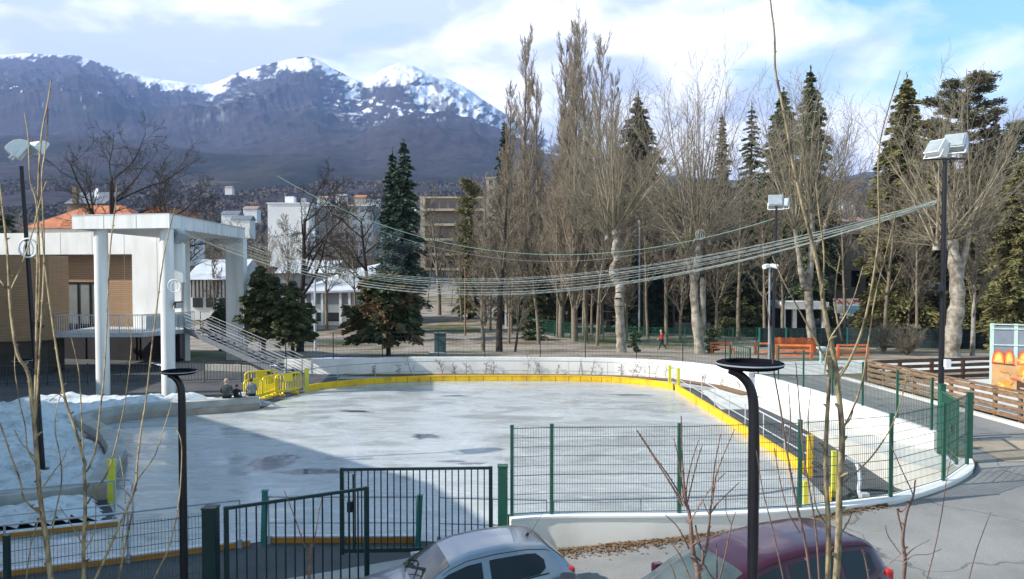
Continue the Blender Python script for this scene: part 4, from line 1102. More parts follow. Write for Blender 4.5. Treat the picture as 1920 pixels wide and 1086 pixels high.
# ------------------------------------------------------------------ people
def skin_body(name, joints, edges, zones, mats, parent, root=0, extra=None):
    me_ = bpy.data.meshes.new(name + '_cage')
    me_.from_pydata([j[:3] for j in joints], edges, [])
    o = bpy.data.objects.new(name + '_cage', me_); COL.objects.link(o)
    sk = o.modifiers.new('skin', 'SKIN'); sk.use_smooth_shade = True
    lay = me_.skin_vertices[0] if me_.skin_vertices else None
    for i, j in enumerate(joints):
        r = j[3]; lay.data[i].radius = (r, r) if not isinstance(r, tuple) else r
        lay.data[i].use_root = (i == root)
    ss = o.modifiers.new('sub', 'SUBSURF'); ss.levels = 1; ss.render_levels = 1
    dg = bpy.context.evaluated_depsgraph_get()
    ev = o.evaluated_get(dg); tm = bpy.data.meshes.new_from_object(ev)
    vs = [tuple(v.co) for v in tm.vertices]; fs = [tuple(p.vertices) for p in tm.polygons]
    bpy.data.objects.remove(o)
    mb = MB(); mb.v = list(vs); mb.f = [list(f) for f in fs]
    J = [Vector(j[:3]) for j in joints]
    # zones per edge: material index of the closest bone
    for f in fs:
        c_ = sum((Vector(vs[i]) for i in f), Vector()) / len(f)
        best = None
        for k, (a, b_) in enumerate(edges):
            ab = J[b_] - J[a]; tt = max(0, min(1, (c_ - J[a]).dot(ab) / max(ab.length_squared, 1e-9)))
            dd = (c_ - J[a] - ab * tt).length
            if best is None or dd < best[0]: best = (dd, zones[k])
        mb.m.append(best[1])
    if extra: extra(mb)
    return mb.part('body', mats, parent, smooth=True)
def head_cap(parent, c, r, m, fwd, name='hair'):
    mb = MB(); pts = []
    mb2 = MB()
    n1_, n2_ = 7, 14
    vs = []
    for i in range(n1_ + 1):
        a = i / n1_ * 1.95
        for k in range(n2_):
            th = 2 * math.pi * k / n2_
            v = Vector((math.sin(a) * math.cos(th), math.sin(a) * math.sin(th), math.cos(a)))
            fr_ = max(0, v.dot(fwd) - 0.2)
            v = v * r * 1.13
            v.z *= 1.1
            if fr_ > 0 and v.z < r * 0.5: v *= (1 - 0.28 * min(1, fr_ * 2))
            vs.append(Vector(c) + v)
    fs = [(i * n2_ + k, i * n2_ + (k + 1) % n2_, (i + 1) * n2_ + (k + 1) % n2_, (i + 1) * n2_ + k) for i in range(n1_) for k in range(n2_)]
    mb2._add(vs, fs); return mb2.part(name, m, parent, smooth=True)
def fingers(mb, wrist, d, side, mi):
    """five short fingers rooted in the palm"""
    d = Vector(d).normalized(); side = Vector(side).normalized(); old = mb.mi; mb.mi = mi
    w = Vector(wrist); dn = d.cross(side)
    mb.tube([w, w + d * 0.05, w + d * 0.095], 0.034, 8, 0.036)
    for k in range(4):
        b0 = w + d * 0.09 + side * (0.028 - 0.019 * k); ln = (0.065, 0.078, 0.072, 0.055)[k]
        mb.tube([b0, b0 + d * ln * 0.55 + dn * 0.008, b0 + d * ln * 0.85 + dn * 0.03], 0.0095, 6, 0.0075)
    b0 = w + d * 0.035 + side * 0.034
    mb.tube([b0, b0 + d * 0.03 + side * 0.018, b0 + d * 0.062 + side * 0.02 + dn * 0.012], 0.0115, 6, 0.008)
    mb.mi = old
def walker():
    x, y = 12.95, 68.0; z = ground_z(x, y)
    o = Vector((x, y, z)); t_ = thing('person', 'person in a red jacket walking left on the path beyond the far wall', 'person', o)
    J = [(0, 0, .92, .135), (0, 0, 1.12, .14), (-.03, 0, 1.36, .15), (-.07, 0, 1.48, .055), (-.09, 0, 1.56, .085), (-.10, 0, 1.66, .088),
         (-.02, -.19, 1.40, .065), (-.14, -.24, 1.16, .055), (-.33, -.23, 1.02, .042), (-.36, -.22, .99, .036),
         (-.02, .19, 1.40, .065), (.10, .25, 1.15, .055), (.03, .25, .93, .042), (.02, .25, .89, .036),
         (0, -.09, .86, .10), (-.16, -.09, .50, .068), (-.24, -.09, .09, .045), (-.42, -.09, .045, .04),
         (0, .09, .86, .10), (.10, .09, .48, .068), (.40, .09, .20, .045), (.33, .09, .05, .038)]
    E = [(0, 1), (1, 2), (2, 3), (3, 4), (4, 5), (2, 6), (6, 7), (7, 8), (8, 9), (2, 10), (10, 11), (11, 12), (12, 13), (0, 14), (14, 15), (15, 16), (16, 17), (0, 18), (18, 19), (19, 20), (20, 21)]
    Zn = [0, 0, 0, 2, 2, 0, 0, 0, 2, 0, 0, 0, 2, 1, 1, 1, 1, 1, 1, 1, 1]
    J = [(o.x + a, o.y + b_, o.z + c_, r) for a, b_, c_, r in J]
    def ex(mb):
        fingers(mb, J[9][:3], (-.7, .1, -.6), (0, 0.2, 1), 2); fingers(mb, J[13][:3], (-.1, 0, -1), (-1, 0, 0), 2)
        mb.mi = 2; h = Vector(J[5][:3]); mb.tube([h + Vector((-.08, 0, .0)), h + Vector((-.115, 0, -.035))], 0.012, 6, 0.016); mb.tube([h + Vector((-.085, -.03, -.055)), h + Vector((-.085, .03, -.055))], 0.008, 6); mb.mi = 0
    body = skin_body('body', J, E, Zn, [MAT['red_cloth'], MAT['dark_cloth'], MAT['skin']], t_, 0, ex)
    head_cap(t_, (o.x - .09, o.y, o.z + 1.645), .092, MAT['hair_fair'], Vector((-1, 0, -.2)))
walker()
def sitter(label, p, yaw, sc, top, legs, hair, lean=0.1, scarf=None):
    """person seated on the wall, back to the ice; p is the seat point"""
    t_ = thing('person', label, 'person', p)
    J = [(0, 0, .10, .13), (0, .02, .30, .135), (.0, .03 + lean * .5, .50, .14), (0, .04 + lean, .60, .055), (0, .06 + lean, .68, .085), (0, .075 + lean, .77, .088),
         (-.18, .03 + lean * .5, .53, .062), (-.25, .12, .30, .05), (-.12, .34, .22, .04), (-.09, .38, .215, .034),
         (.18, .03 + lean * .5, .53, .062), (.25, .12, .30, .05), (.12, .34, .22, .04), (.09, .38, .215, .034),
         (-.09, .06, .09, .10), (-.11, .46, .10, .068), (-.11, .48, -.32, .045), (-.11, .62, -.36, .038),
         (.09, .06, .09, .10), (.11, .46, .10, .068), (.11, .48, -.32, .045), (.11, .62, -.36, .038)]
    E = [(0, 1), (1, 2), (2, 3), (3, 4), (4, 5), (2, 6), (6, 7), (7, 8), (8, 9), (2, 10), (10, 11), (11, 12), (12, 13), (0, 14), (14, 15), (15, 16), (16, 17), (0, 18), (18, 19), (19, 20), (20, 21)]
    Zn = [0, 0, 0, 2, 2, 0, 0, 0, 2, 0, 0, 0, 2, 1, 1, 1, 1, 1, 1, 1, 1]
    cs, sn = math.cos(yaw), math.sin(yaw)
    R = lambda a, b_, c_: (p[0] + sc * (a * cs - b_ * sn), p[1] + sc * (a * sn + b_ * cs), p[2] + sc * c_)
    JJ = [(*R(a, b_, c_), r * sc) for a, b_, c_, r in J]
    fw = Vector((-sn, cs, 0))
    def ex(mb):
        fingers(mb, JJ[9][:3], fw * 0.9 + Vector((0, 0, -.25)), (cs, sn, 0), 2); fingers(mb, JJ[13][:3], fw * 0.9 + Vector((0, 0, -.25)), (-cs, -sn, 0), 2)
        mb.mi = 2; h = Vector(JJ[5][:3]); mb.tube([h + fw * 0.08 * sc, h + fw * 0.115 * sc + Vector((0, 0, -.03))], 0.012, 6, 0.016); mb.mi = 0
    skin_body('body', JJ, E, Zn, [top, legs, MAT['skin']], t_, 0, ex)
    h = R(0, .07 + lean, .755)
    head_cap(t_, h, .093 * sc, hair, fw)
    if scarf:
        mb = MB(); c_ = R(0, .05 + lean, .62); mb.lathe([(.075 * sc, -.03), (.1 * sc, 0), (.075 * sc, .04)], c_, 14); mb.part('scarf', scarf, t_, smooth=True)
    return t_
sitter('person with fair hair and dark grey coat seated on the concrete wall', (-12.0, 33.0, 0.53), math.radians(12), 1.0, MAT['grey_cloth'], MAT['dark_cloth'], MAT['hair_fair'], 0.05)
sitter('small brown haired child in dark clothes seated between two people on the wall', (-11.66, 33.2, 0.53), math.radians(-10), 0.68, MAT['dark_cloth'], MAT['dark_cloth'], MAT['hair_brown'], 0.04, MAT['pink_cloth'])
sitter('person in a pale grey jacket seated on the wall next to the yellow barriers', (-11.1, 33.6, 0.53), math.radians(40), 0.92, MAT['white_cloth'], MAT['dark_cloth'], MAT['hair_brown'], 0.12)

# ------------------------------------------------------------------ floodlights and lamps
def flood_head(parent, c, yaw, tilt, s=1.0, back=None):
    """curved-back floodlight: glass looks along yaw, tilted down"""
    back = back or MAT['lamp_white']
    prof = [(0, 0.36), (-0.12, 0.37), (-0.27, 0.30), (-0.38, 0.16), (-0.42, 0.0), (-0.42, -0.16), (-0.36, -0.2), (0.02, -0.2)]
    ct, st, cy_, sy_ = math.cos(tilt), math.sin(tilt), math.cos(yaw), math.sin(yaw)
    def tr(a, w, h):
        a, h = a * ct - h * st, a * st + h * ct
        return (c[0] + s * (a * cy_ - w * sy_), c[1] + s * (a * sy_ + w * cy_), c[2] + s * h)
    hw = 0.32; n_ = len(prof)
    vs = [tr(a, -hw, h) for a, h in prof] + [tr(a, hw, h) for a, h in prof]
    mb = MB(); mb._add(vs, [tuple(range(n_)), tuple(range(2 * n_ - 1, n_ - 1, -1))] + [(i, n_ + i, n_ + (i + 1) % n_, (i + 1) % n_) for i in range(n_)])
    h_ = mb.part('lamp_head', back, parent, bevel=0.01)
    mb = MB(); vs = [tr(0.03, -hw + .04, 0.31), tr(0.03, hw - .04, 0.31), tr(0.045, hw - .04, -0.16), tr(0.045, -hw + .04, -0.16)]
    vs2 = [tr(0.012, -hw + .04, 0.31), tr(0.012, hw - .04, 0.31), tr(0.022, hw - .04, -0.16), tr(0.022, -hw + .04, -0.16)]
    mb._add(vs + vs2, [(0, 1, 2, 3), (7, 6, 5, 4), (0, 4, 5, 1), (1, 5, 6, 2), (2, 6, 7, 3), (3, 7, 4, 0)]); mb.part('glass', MAT['lamp_grey'], h_)
    mb = MB()
    for sg in (-1, 1):
        mb.beam(tr(-0.15, sg * (hw + 0.02), 0.0), tr(-0.15, sg * (hw + 0.02), -0.32), 0.03 * s, 0.05 * s)
    mb.beam(tr(-0.15, -hw - 0.02, -0.32), tr(-0.15, hw + 0.02, -0.32), 0.05 * s, 0.03 * s)
    mb.part('bracket', MAT['lamp_white'], h_)
    return h_
def flood_pole(label, base, top, r0, r1, m=None, name='floodlight_pole'):
    t_ = thing(name, label, 'floodlight', base)
    mb = MB(); mb.tube([base, top], r0, 14, r1); mb.lathe([(r0 * 2.4, 0), (r0 * 2.4, 0.03), (r0 * 1.3, 0.05)], base, 14); mb.part('pole', m or MAT['black'], t_, smooth=True)
    return t_
# left pole
lb = Vector((wl(74, 23.2), 23.2, 0.1)); lt = P(40, 312, 23.2)
t_ = flood_pole('tall black floodlight pole standing in the snow bed at the left', lb, lt, 0.075, 0.055)
flood_head(t_, lt + Vector((0.05, 0, 0.35)), math.radians(28), math.radians(-38), 1.0)
flood_head(t_, lt + Vector((0.42, 0.25, 0.48)), math.radians(62), math.radians(-35), 0.72)
mb = MB(); q = P(70, 608, 23.1); mb.box(q, (0.2, 0.16, 0.14), 0.4); mb.beam(q, q + Vector((0.16, -.05, -.06)), 0.14, 0.1); mb.part('spotlight', MAT['black'], t_)
# right pole
rb_ = Vector((12.52, 22.95, 1.05)); rt = P(1772, 300, 22.95)
t_ = flood_pole('tall black floodlight pole behind the right green gate', rb_, rt, 0.085, 0.062)
mb = MB(); mb.tube([rb_, rb_ + (rt - rb_) * 0.12], 0.1, 14); mb.part('sleeve', MAT['dark_green'], t_)
flood_head(t_, rt + Vector((-0.30, 0.1, 0.36)), math.radians(200), math.radians(32), 0.82, MAT['lamp_white'])
flood_head(t_, rt + Vector((0.22, -0.05, 0.50)), math.radians(225), math.radians(32), 0.9, MAT['lamp_grey'])
mb = MB(); mb.beam(rt + Vector((-.55, .12, .02)), rt + Vector((.5, -.1, .02)), 0.06, 0.05); mb.part('crossbar', MAT['black'], t_)
mb = MB(); q = P(1760, 540, 22.85); mb.box(q, (0.26, 0.2, 0.2), 0.5); mb.beam(q, q + Vector((-.2, -.05, .08)), 0.16, 0.12); mb.part('spotlight', MAT['black'], t_)
mb = MB(); q = P(1773, 681, 22.8); mb.box(q + Vector((0.02, -0.06, 0)), (0.15, 0.12, 0.22)); mb.part('junction_box', MAT['lamp_white'], t_)
# far middle pole
mbse = Vector((wl(1449, 45), 45, ground_z(15, 45))); mt_ = P(1456, 388, 45)
t_ = flood_pole('black floodlight pole in the park behind the right wall', mbse, mt_, 0.1, 0.07)
flood_head(t_, mt_ + Vector((-0.05, 0, 0.3)), math.radians(250), math.radians(25), 1.25, MAT['lamp_grey'])
flood_head(t_, mt_ + Vector((0.35, -0.1, 0.2)), math.radians(235), math.radians(25), 0.9, MAT['lamp_grey'])
mb = MB(); mb.tube([mbse, mbse + Vector((0, 0, 2.2))], 0.14, 12); mb.part('sleeve', MAT['dark_green'], t_)
# white camera pole beside it
cb_ = Vector((wl(1443, 43.5), 43.5, ground_z(14.4, 43.5))); ct_ = P(1443, 503, 43.5)
t_ = thing('camera_pole', 'slim grey pole with a white double camera on top', 'camera pole', cb_)
mb = MB(); mb.tube([cb_, ct_], 0.06, 10, 0.045); mb.part('pole', MAT['steel'], t_)
for sg in (-1, 1):
    mb = MB(); mb.tube([ct_ + Vector((0, 0, .12)), ct_ + Vector((sg * .12, -.05, .14)), ct_ + Vector((sg * .38, -.22, .07))], 0.1, 10, 0.13); mb.part('camera', MAT['lamp_white'], t_, smooth=True)

def street_lamp(label, head, r, base_z, pr, side=-1, fo=0.035):
    """post bending over at the top into a flat round ring lamp"""
    hx, hy, hz = head
    t_ = thing('street_lamp', label, 'street lamp', (hx, hy, base_z))
    k = r / 0.25
    foot = Vector((hx - side * fo * k, hy, base_z))
    pts = [foot, Vector((hx - side * fo * k, hy, hz - 0.6 * k)), Vector((hx - side * fo * .85 * k, hy, hz - 0.3 * k)), Vector((hx + side * 0.0 * k, hy, hz - 0.16 * k)), Vector((hx + side * 0.07 * k, hy, hz - 0.075 * k)), Vector((hx + side * 0.15 * k, hy, hz - 0.035 * k))]
    mb = MB(); mb.tube([foot] + smooth_line(pts[1:], 4), pr, 14, pr * 0.7); mb.lathe([(pr * 2, 0), (pr * 2, 0.02), (pr * 1.2, 0.04)], foot, 14); mb.part('post', MAT['black'], t_, smooth=True)
    mb = MB()
    mb.lathe([(r * 0.45, -0.026 * k), (r * 0.80, -0.024 * k), (r * 0.97, -0.006 * k), (r, 0.01 * k), (r * 0.985, 0.022 * k), (r * 0.9, 0.03 * k), (r * 0.72, 0.028 * k), (r * 0.70, 0.0)], (hx, hy, hz), 36)
    h_ = mb.part('lamp_head', MAT['black_matt'], t_, smooth=True)
    mb = MB(); mb.lathe([(r * 0.985, 0.006 * k), (r * 1.008, 0.01), (r * 1.008, 0.016 * k), (r * 0.985, 0.02 * k)], (hx, hy, hz), 36, False); mb.part('rim', MAT['steel'], h_, smooth=True)
    return t_
q = P(336, 698, 11.6); street_lamp('black street lamp with a flat round head in front of the stage columns', q, 0.255, 0.2, 0.058)
q = P(1406, 685, 5.9); street_lamp('black street lamp with a flat round head nearest the camera, right of centre', q, 0.25, 0.9, 0.042)
q = P(31, 677, 21.5); street_lamp('black street lamp with a flat round head in the shade near the left edge', q + Vector((0.16, 0, 0)), 0.25, 0.2, 0.045, fo=0.36)
# small dark lamps on the stage
st_t = [o for o in COL.objects if o.name == 'stage_portico'][0]
t_ = thing('floodlight', 'blue grey floodlight hanging under the stage roof slab', 'floodlight', (-15.5, 37.6, 7.4))
flood_head(t_, (-15.55, 37.2, 7.35), math.radians(-30), math.radians(-35), 1.0, MAT['lamp_grey'])
t_ = thing('floodlight', 'small black spotlight on the right stage column', 'floodlight', (-15.5, 36.5, 4.3))
flood_head(t_, (-15.42, 36.5, 4.28), math.radians(-40), math.radians(-20), 0.55, MAT['black'])

# wire ring ornaments
def ornament(label, c, r):
    t_ = thing('light_ornament', label, 'ornament', c, 'wire ring light ornaments')
    mb = MB(); mb.tube([(c[0] + r * math.cos(a), c[1], c[2] + r * math.sin(a)) for a in np.linspace(0, 2 * math.pi, 33)], 0.028, 6); mb.part('ring', MAT['lamp_white'], t_)
    for dx in (-0.45, 0.0, 0.45):
        hgt = r * 0.75 * math.sqrt(1 - dx * dx)
        mb = MB(); mb.tube([(c[0] + dx * r, c[1], c[2] - hgt), (c[0] + dx * r * 1.15, c[1], c[2]), (c[0] + dx * r * 0.6, c[1], c[2] + hgt)], 0.024, 6); mb.part('stroke', MAT['lamp_white'], t_)
ornament('pale wire ring ornament hung on the left floodlight pole', P(53, 465, 22.9), 0.27)
ornament('pale wire ring ornament on the right stage column', P(327, 536, 36.1), 0.29)
ornament('pale wire ring ornament up in the pollarded tree trunk', P(1313, 440, 58.0), 0.35)

# string lights from the stage roof to the right floodlight pole
rng = random.Random(3)
E1 = rb_.lerp(rt, 0.865)
Aedge, Cedge = Vector((-15.55, 36.1, 7.9)), Vector((-16.75, 49.4, 7.9))
def cable(p, q, sag, r, m, n_=44, bulbs=0, jit=0.0):
    pts = []
    for i in range(n_ + 1):
        f = i / n_
        v = p.lerp(q, f); v.z -= sag * 4 * f * (1 - f); pts.append(v)
    mb = MB(); mb.tube(pts, r, 4)
    return mb, pts
for k in range(11):
    f = k / 10
    p = Aedge.lerp(Cedge, f ** 1.25)
    q = E1 + Vector((0, 0, -0.03 * (k % 4)))
    sag = 3.0 - 0.55 * f + rng.uniform(-0.14, 0.14)
    mb, pts = cable(p, q, sag, 0.006, MAT['string'], 44)
    mb = MB(); P3 = []
    for i in range(44):
        for j in range(4): P3.append(pts[i].lerp(pts[i + 1], j / 4))
    base_n = len(P3); mb.tube(P3, 0.0048, 4)
    for i in range(0, base_n, 2):
        for t2 in range(4):
            v = Vector(mb.v[i * 4 + t2]); mb.v[i * 4 + t2] = tuple(P3[i] + (v - P3[i]) * 1.9)
    t_ = thing('string_light', 'strand of tiny lights sagging from the stage roof to the right floodlight pole', 'string light', q, 'light strings across the rink')
    mb.part('cable', MAT['string'], t_)
    continue
    for i in range(90):
        f2 = i / 90; a = f2 * 44; j = int(a); v = pts[j].lerp(pts[min(j + 1, 44)], a - j) - Vector((0, 0, 0.03))
        bl._add([v + Vector((0, 0, .018)), v + Vector((.014, 0, 0)), v + Vector((-.007, .012, 0)), v + Vector((-.007, -.012, 0)), v - Vector((0, 0, .02))], [(0, 1, 2), (0, 2, 3), (0, 3, 1), (4, 2, 1), (4, 3, 2), (4, 1, 3)])
    bl.part('bulbs', MAT['lamp_white'], t_)
p, q = P(520, 330, 56), P(1452, 410, 45)
mb, pts = cable(p, q, 3.6, 0.02, MAT['wire_green_pale'])
mb.solo('overhead_cable', MAT['wire_green_pale'], 'single pale green cable sagging between the dark bare tree and the park pole', 'cable', q)
p, q = P(590, 385, 55), P(1300, 452, 60)
mb, pts = cable(p, q, 2.6, 0.018, MAT['string'])
mb.solo('overhead_cable', MAT['string'], 'thin pale cable crossing in front of the poplars to the pollarded tree', 'cable', q)

# ------------------------------------------------------------------ timber fences on the right
ys = [36.2 - 1.35 * i for i in range(14)]
t_ = thing('plank_fence', 'brown wooden rail fence along the kerb of the right road', 'fence', (16.45, 28, ground_z(16.4, 28)))
zf = lambda y: ground_z(16.4, y) + 0.05
for i, y in enumerate(ys):
    mb = MB(); mb.box((16.45, y, zf(y) + 0.47), (0.1, 0.12, 0.98)); mb.part('post', MAT['wood'], t_)
for r_ in range(4):
    mb = MB()
    for a, b2 in zip(ys[:-1], ys[1:]):
        zc = 0.16 + r_ * 0.235
        mb.beam((16.37, a, zf(a) + zc), (16.37, b2 + 0.01, zf(b2) + zc), 0.035, 0.15)
    mb.part('rail', MAT['wood'], t_)
mb = MB(); mb.beam((16.42, ys[0], zf(ys[0]) + 1.0), (16.42, 22.0, zf(22) + 1.0), 0.2, 0.05); mb.beam((16.42, 22, zf(22) + 1.0), (16.42, ys[-1], zf(ys[-1]) + 1.0), 0.2, 0.05); mb.part('top_cap', MAT['wood'], t_)
t_ = thing('plank_fence', 'dark brown rail fence at the back of the games court', 'fence', (20, 37.6, ground_z(20, 37.6)))
P0, P1 = Vector((16.5, 36.6, 0)), Vector((29, 40.2, 0))
for k in range(8):
    p = P0.lerp(P1, k / 7); z = ground_z(p.x, p.y); mb = MB(); mb.box((p.x, p.y, z + 0.52), (0.14, 0.14, 1.06)); mb.part('post', MAT['wood_dark'], t_)
for r_ in range(4):
    mb = MB(); z0, z1 = ground_z(P0.x, P0.y), ground_z(P1.x, P1.y); zc = 0.16 + r_ * 0.27
    mb.beam((P0.x, P0.y - .09, z0 + zc), (P1.x, P1.y - .09, z1 + zc), 0.04, 0.16); mb.part('rail', MAT['wood_dark'], t_)
strip('court', [(16.7, 22), (16.7, 28), (16.7, 36)], [(34, 22), (34, 30), (34, 41)], MAT['concrete_pale'], 0.04, nw=8)

# painted games wall
gz = ground_z(20, 33)
gx0, gd = wl(1862, 33.2), 33.2
t_ = thing('games_wall', 'games court end wall with grey panels above orange painted boards', 'sports wall', (gx0, gd, gz))
dirg = Vector((1, -0.35, 0)).normalized(); G0 = Vector((gx0, gd, gz))
def gw(a, h): return G0 + dirg * a + Vector((0, 0, h))
mb = MB(); mb.beam(gw(0, 0.75), gw(4.2, 0.75), 0.1, 1.5); bd = mb.part('painted_board', MAT['graf_board'], t_)
mb = MB(); mb.beam(gw(0.02, 2.15), gw(4.2, 2.15), 0.04, 1.3); mb.part('grey_panel', MAT['grey_panel'], t_)
for a in (0, 0.87, 1.75, 2.6, 3.5, 4.2):
    mb = MB(); mb.beam(gw(a, 0), gw(a, 2.92), 0.07, 0.14, dirg); mb.part('frame_post', MAT['pale_green'], t_)
for h in (2.88, 2.7, 2.02):
    mb = MB(); mb.beam(gw(0, h), gw(4.2, h), 0.12, 0.045); mb.part('frame_rail', MAT['pale_green'], t_)
nf = Vector((dirg.y, -dirg.x, 0))
def blob(pts, m, o_=0.056, nm='painted_shape'):
    mb = MB(); n_ = len(pts)
    fr_ = [gw(a, h) + nf * o_ for a, h in pts]; bk = [gw(a, h) + nf * (o_ - 0.004) for a, h in pts]
    mb._add(fr_ + bk, [tuple(range(n_)), tuple(range(2 * n_ - 1, n_ - 1, -1))] + [(i, (i + 1) % n_, n_ + (i + 1) % n_, n_ + i) for i in range(n_)])
    mb.part(nm, m, bd)
def arch(a0, w, h0, h): return [(a0, h0)] + [(a0 + w / 2 - w / 2 * math.cos(t_) * 0.95, h0 + h * (0.35 + 0.65 * math.sin(t_))) for t_ in np.linspace(0, math.pi, 9)] + [(a0 + w, h0)]
for a0, w in ((0.03, 0.42), (0.46, 0.34), (0.95, 0.55), (1.8, 0.6), (2.7, 0.55)):
    blob(arch(a0 - .03, w + .06, 1.2, 0.62), MAT['graf_red'], 0.056); blob(arch(a0 + .02, w - .04, 1.24, 0.5), MAT['graf_orange'], 0.060); blob(arch(a0 + .08, w - .16, 1.3, 0.36), MAT['graf_yellow'], 0.064)
blob([(0.04, 1.28), (0.84, 1.2), (0.84, 1.16), (0.04, 1.24)], MAT['graf_black'], 0.068)
blob(arch(0.92, 1.0, 0.75, 0.5), MAT['graf_orange'], 0.060); blob(arch(1.1, 0.6, 0.78, 0.3), MAT['graf_yellow'], 0.064)
blob([(0.92, 0.78), (1.9, 0.66), (1.9, 0.62), (0.92, 0.74)], MAT['graf_red'], 0.068)
blob([(0.92, 0.08), (0.92, 0.58), (2.0, 0.05)], MAT['graf_black'], 0.060)
blob([(0.12, 0.15), (0.3, 0.5), (0.62, 0.55), (0.75, 0.2), (0.5, 0.1)], MAT['graf_orange'], 0.058); blob([(0.2, 0.2), (0.36, 0.42), (0.5, 0.3)], MAT['graf_yellow'], 0.062)
Rg = random.Random(8)
for k in range(46):
    a_, h_ = Rg.uniform(.05, 4.1), Rg.uniform(.1, 1.45); r1, r2, th = Rg.uniform(.03, .2), Rg.uniform(.012, .05), Rg.uniform(-.9, 1.4)
    blob([(a_ + r1 * math.cos(th) * c1 - r2 * math.sin(th) * s1_, min(1.49, h_ + r1 * math.sin(th) * c1 + r2 * math.cos(th) * s1_)) for c1, s1_ in ((-1, -.4), (-.3, -1), (.8, -.7), (1, .3), (.2, 1), (-.7, .8))], MAT[Rg.choice(('graf_orange', 'graf_yellow', 'graf_red', 'graf_black', 'graf_board', 'graf_orange'))], 0.070 + k * .0004)
blob([(2.1, 1.1), (2.6, 1.15), (2.55, 0.75), (2.15, 0.7)], MAT['graf_green'], 0.058); blob([(1.55, 0.18), (1.8, 0.22), (1.75, 0.1)], MAT['graf_red'], 0.066)

# orange timber pens and benches behind the right wall
def pen(label, A, B, rails=3, h=0.95, name='timber_pen', infill=0, cat='fence', m=None):
    m = m or MAT['orange_wood']
    A, B = Vector((A[0], A[1], ground_z(A[0], A[1]))), Vector((B[0], B[1], ground_z(B[0], B[1]))); up = Vector((0, 0, 1)); L = (B - A).length
    t_ = thing(name, label, cat, A, 'orange timber fences')
    k = max(1, int(round(L / 1.7)))
    for i in range(k + 1):
        p = A.lerp(B, i / k); mb = MB(); mb.box((p.x, p.y, p.z + h / 2), (0.16, 0.16, h)); mb.part('post', m, t_)
    for r_ in range(rails):
        zc = h * (0.25 + 0.7 * r_ / max(1, rails - 1)); mb = MB(); mb.beam(A + up * zc, B + up * zc, 0.06, 0.13); mb.part('rail', m, t_)
    if infill:
        mb = MB()
        for i in range(infill): p = A.lerp(B, (i + .5) / infill); mb.beam(p + up * h * 0.2, p + up * (h * (0.95 + 0.1 * math.sin(i))), 0.05, 0.12, (B - A).normalized())
        mb.part('palings', m, t_)
pen('orange timber fence left of the pale blue fountain post', (wl(1458, 53), 53), (wl(1523, 52), 52), 3, 0.95)
pen('orange timber fence right of the pale blue fountain post', (wl(1573, 53), 53), (wl(1628, 53), 53), 3, 0.95)
pen('orange paling fence standing behind the left orange fence', (wl(1456, 60), 60), (wl(1530, 59), 59), 2, 1.25, infill=22)
pen('low orange rail fence in front of the green screen, far left of the orange ones', (wl(1418, 59), 59), (wl(1450, 58), 58), 2, 0.9)
# red bench
bp_ = Vector((wl(1355, 60), 60, ground_z(16, 60)))
t_ = thing('park_bench', 'reddish wooden park bench left of the black park pole', 'bench', bp_)
for k in range(3):
    mb = MB(); mb.beam(bp_ + Vector((-.85, -.15 + k * .15, .45)), bp_ + Vector((.85, -.15 + k * .15, .45)), 0.11, 0.04); mb.part('seat_slat', MAT['orange_wood'], t_)
for k in range(2):
    mb = MB(); mb.beam(bp_ + Vector((-.85, .25, .62 + k * .2)), bp_ + Vector((.85, .25, .62 + k * .2)), 0.04, 0.12); mb.part('back_slat', MAT['orange_wood'], t_)
for sg in (-.8, .8):
    mb = MB(); mb.beam(bp_ + Vector((sg, -.2, 0)), bp_ + Vector((sg, -.2, .44)), .08, .08, (1, 0, 0)); mb.beam(bp_ + Vector((sg, .25, 0)), bp_ + Vector((sg, .25, .9)), .08, .08, (1, 0, 0)); mb.part('leg', MAT['orange_wood'], t_)
# pale blue fountain post
fp = Vector((wl(1541, 46), 46, ground_z(18, 46)))
t_ = thing('drinking_fountain', 'pale blue fountain post with a round bowl between the orange fences', 'fountain', fp)
mb = MB(); mb.lathe([(0.16, 0), (0.16, 0.04), (0.09, 0.08), (0.09, 0.85)], fp, 14); mb.part('column', MAT['pale_blue'], t_, smooth=True)
mb = MB(); mb.lathe([(0.1, 0.85), (0.26, 0.93), (0.28, 1.02), (0.24, 1.02), (0.2, 0.96)], fp, 16); mb.part('bowl', MAT['pale_blue'], t_, smooth=True)
# utility box by the path
ub = Vector((wl(825, 51), 51, ground_z(-4.6, 51)))
t_ = thing('utility_box', 'grey green utility box standing on the gravel behind the far wall', 'utility box', ub)
mb = MB(); mb.box(ub + Vector((0, 0, .7)), (0.72, 0.5, 1.3)); mb.part('cabinet', MAT['bin_grey'], t_, bevel=0.02)
mb = MB(); mb.box(ub + Vector((0, 0, 1.38)), (0.82, 0.6, 0.07)); mb.part('lid', MAT['bin_grey'], t_); mb = MB(); mb.box(ub + Vector((-.15, -.2, .04)), (1.1, 0.9, 0.2)); mb.part('base', MAT['concrete'], t_)
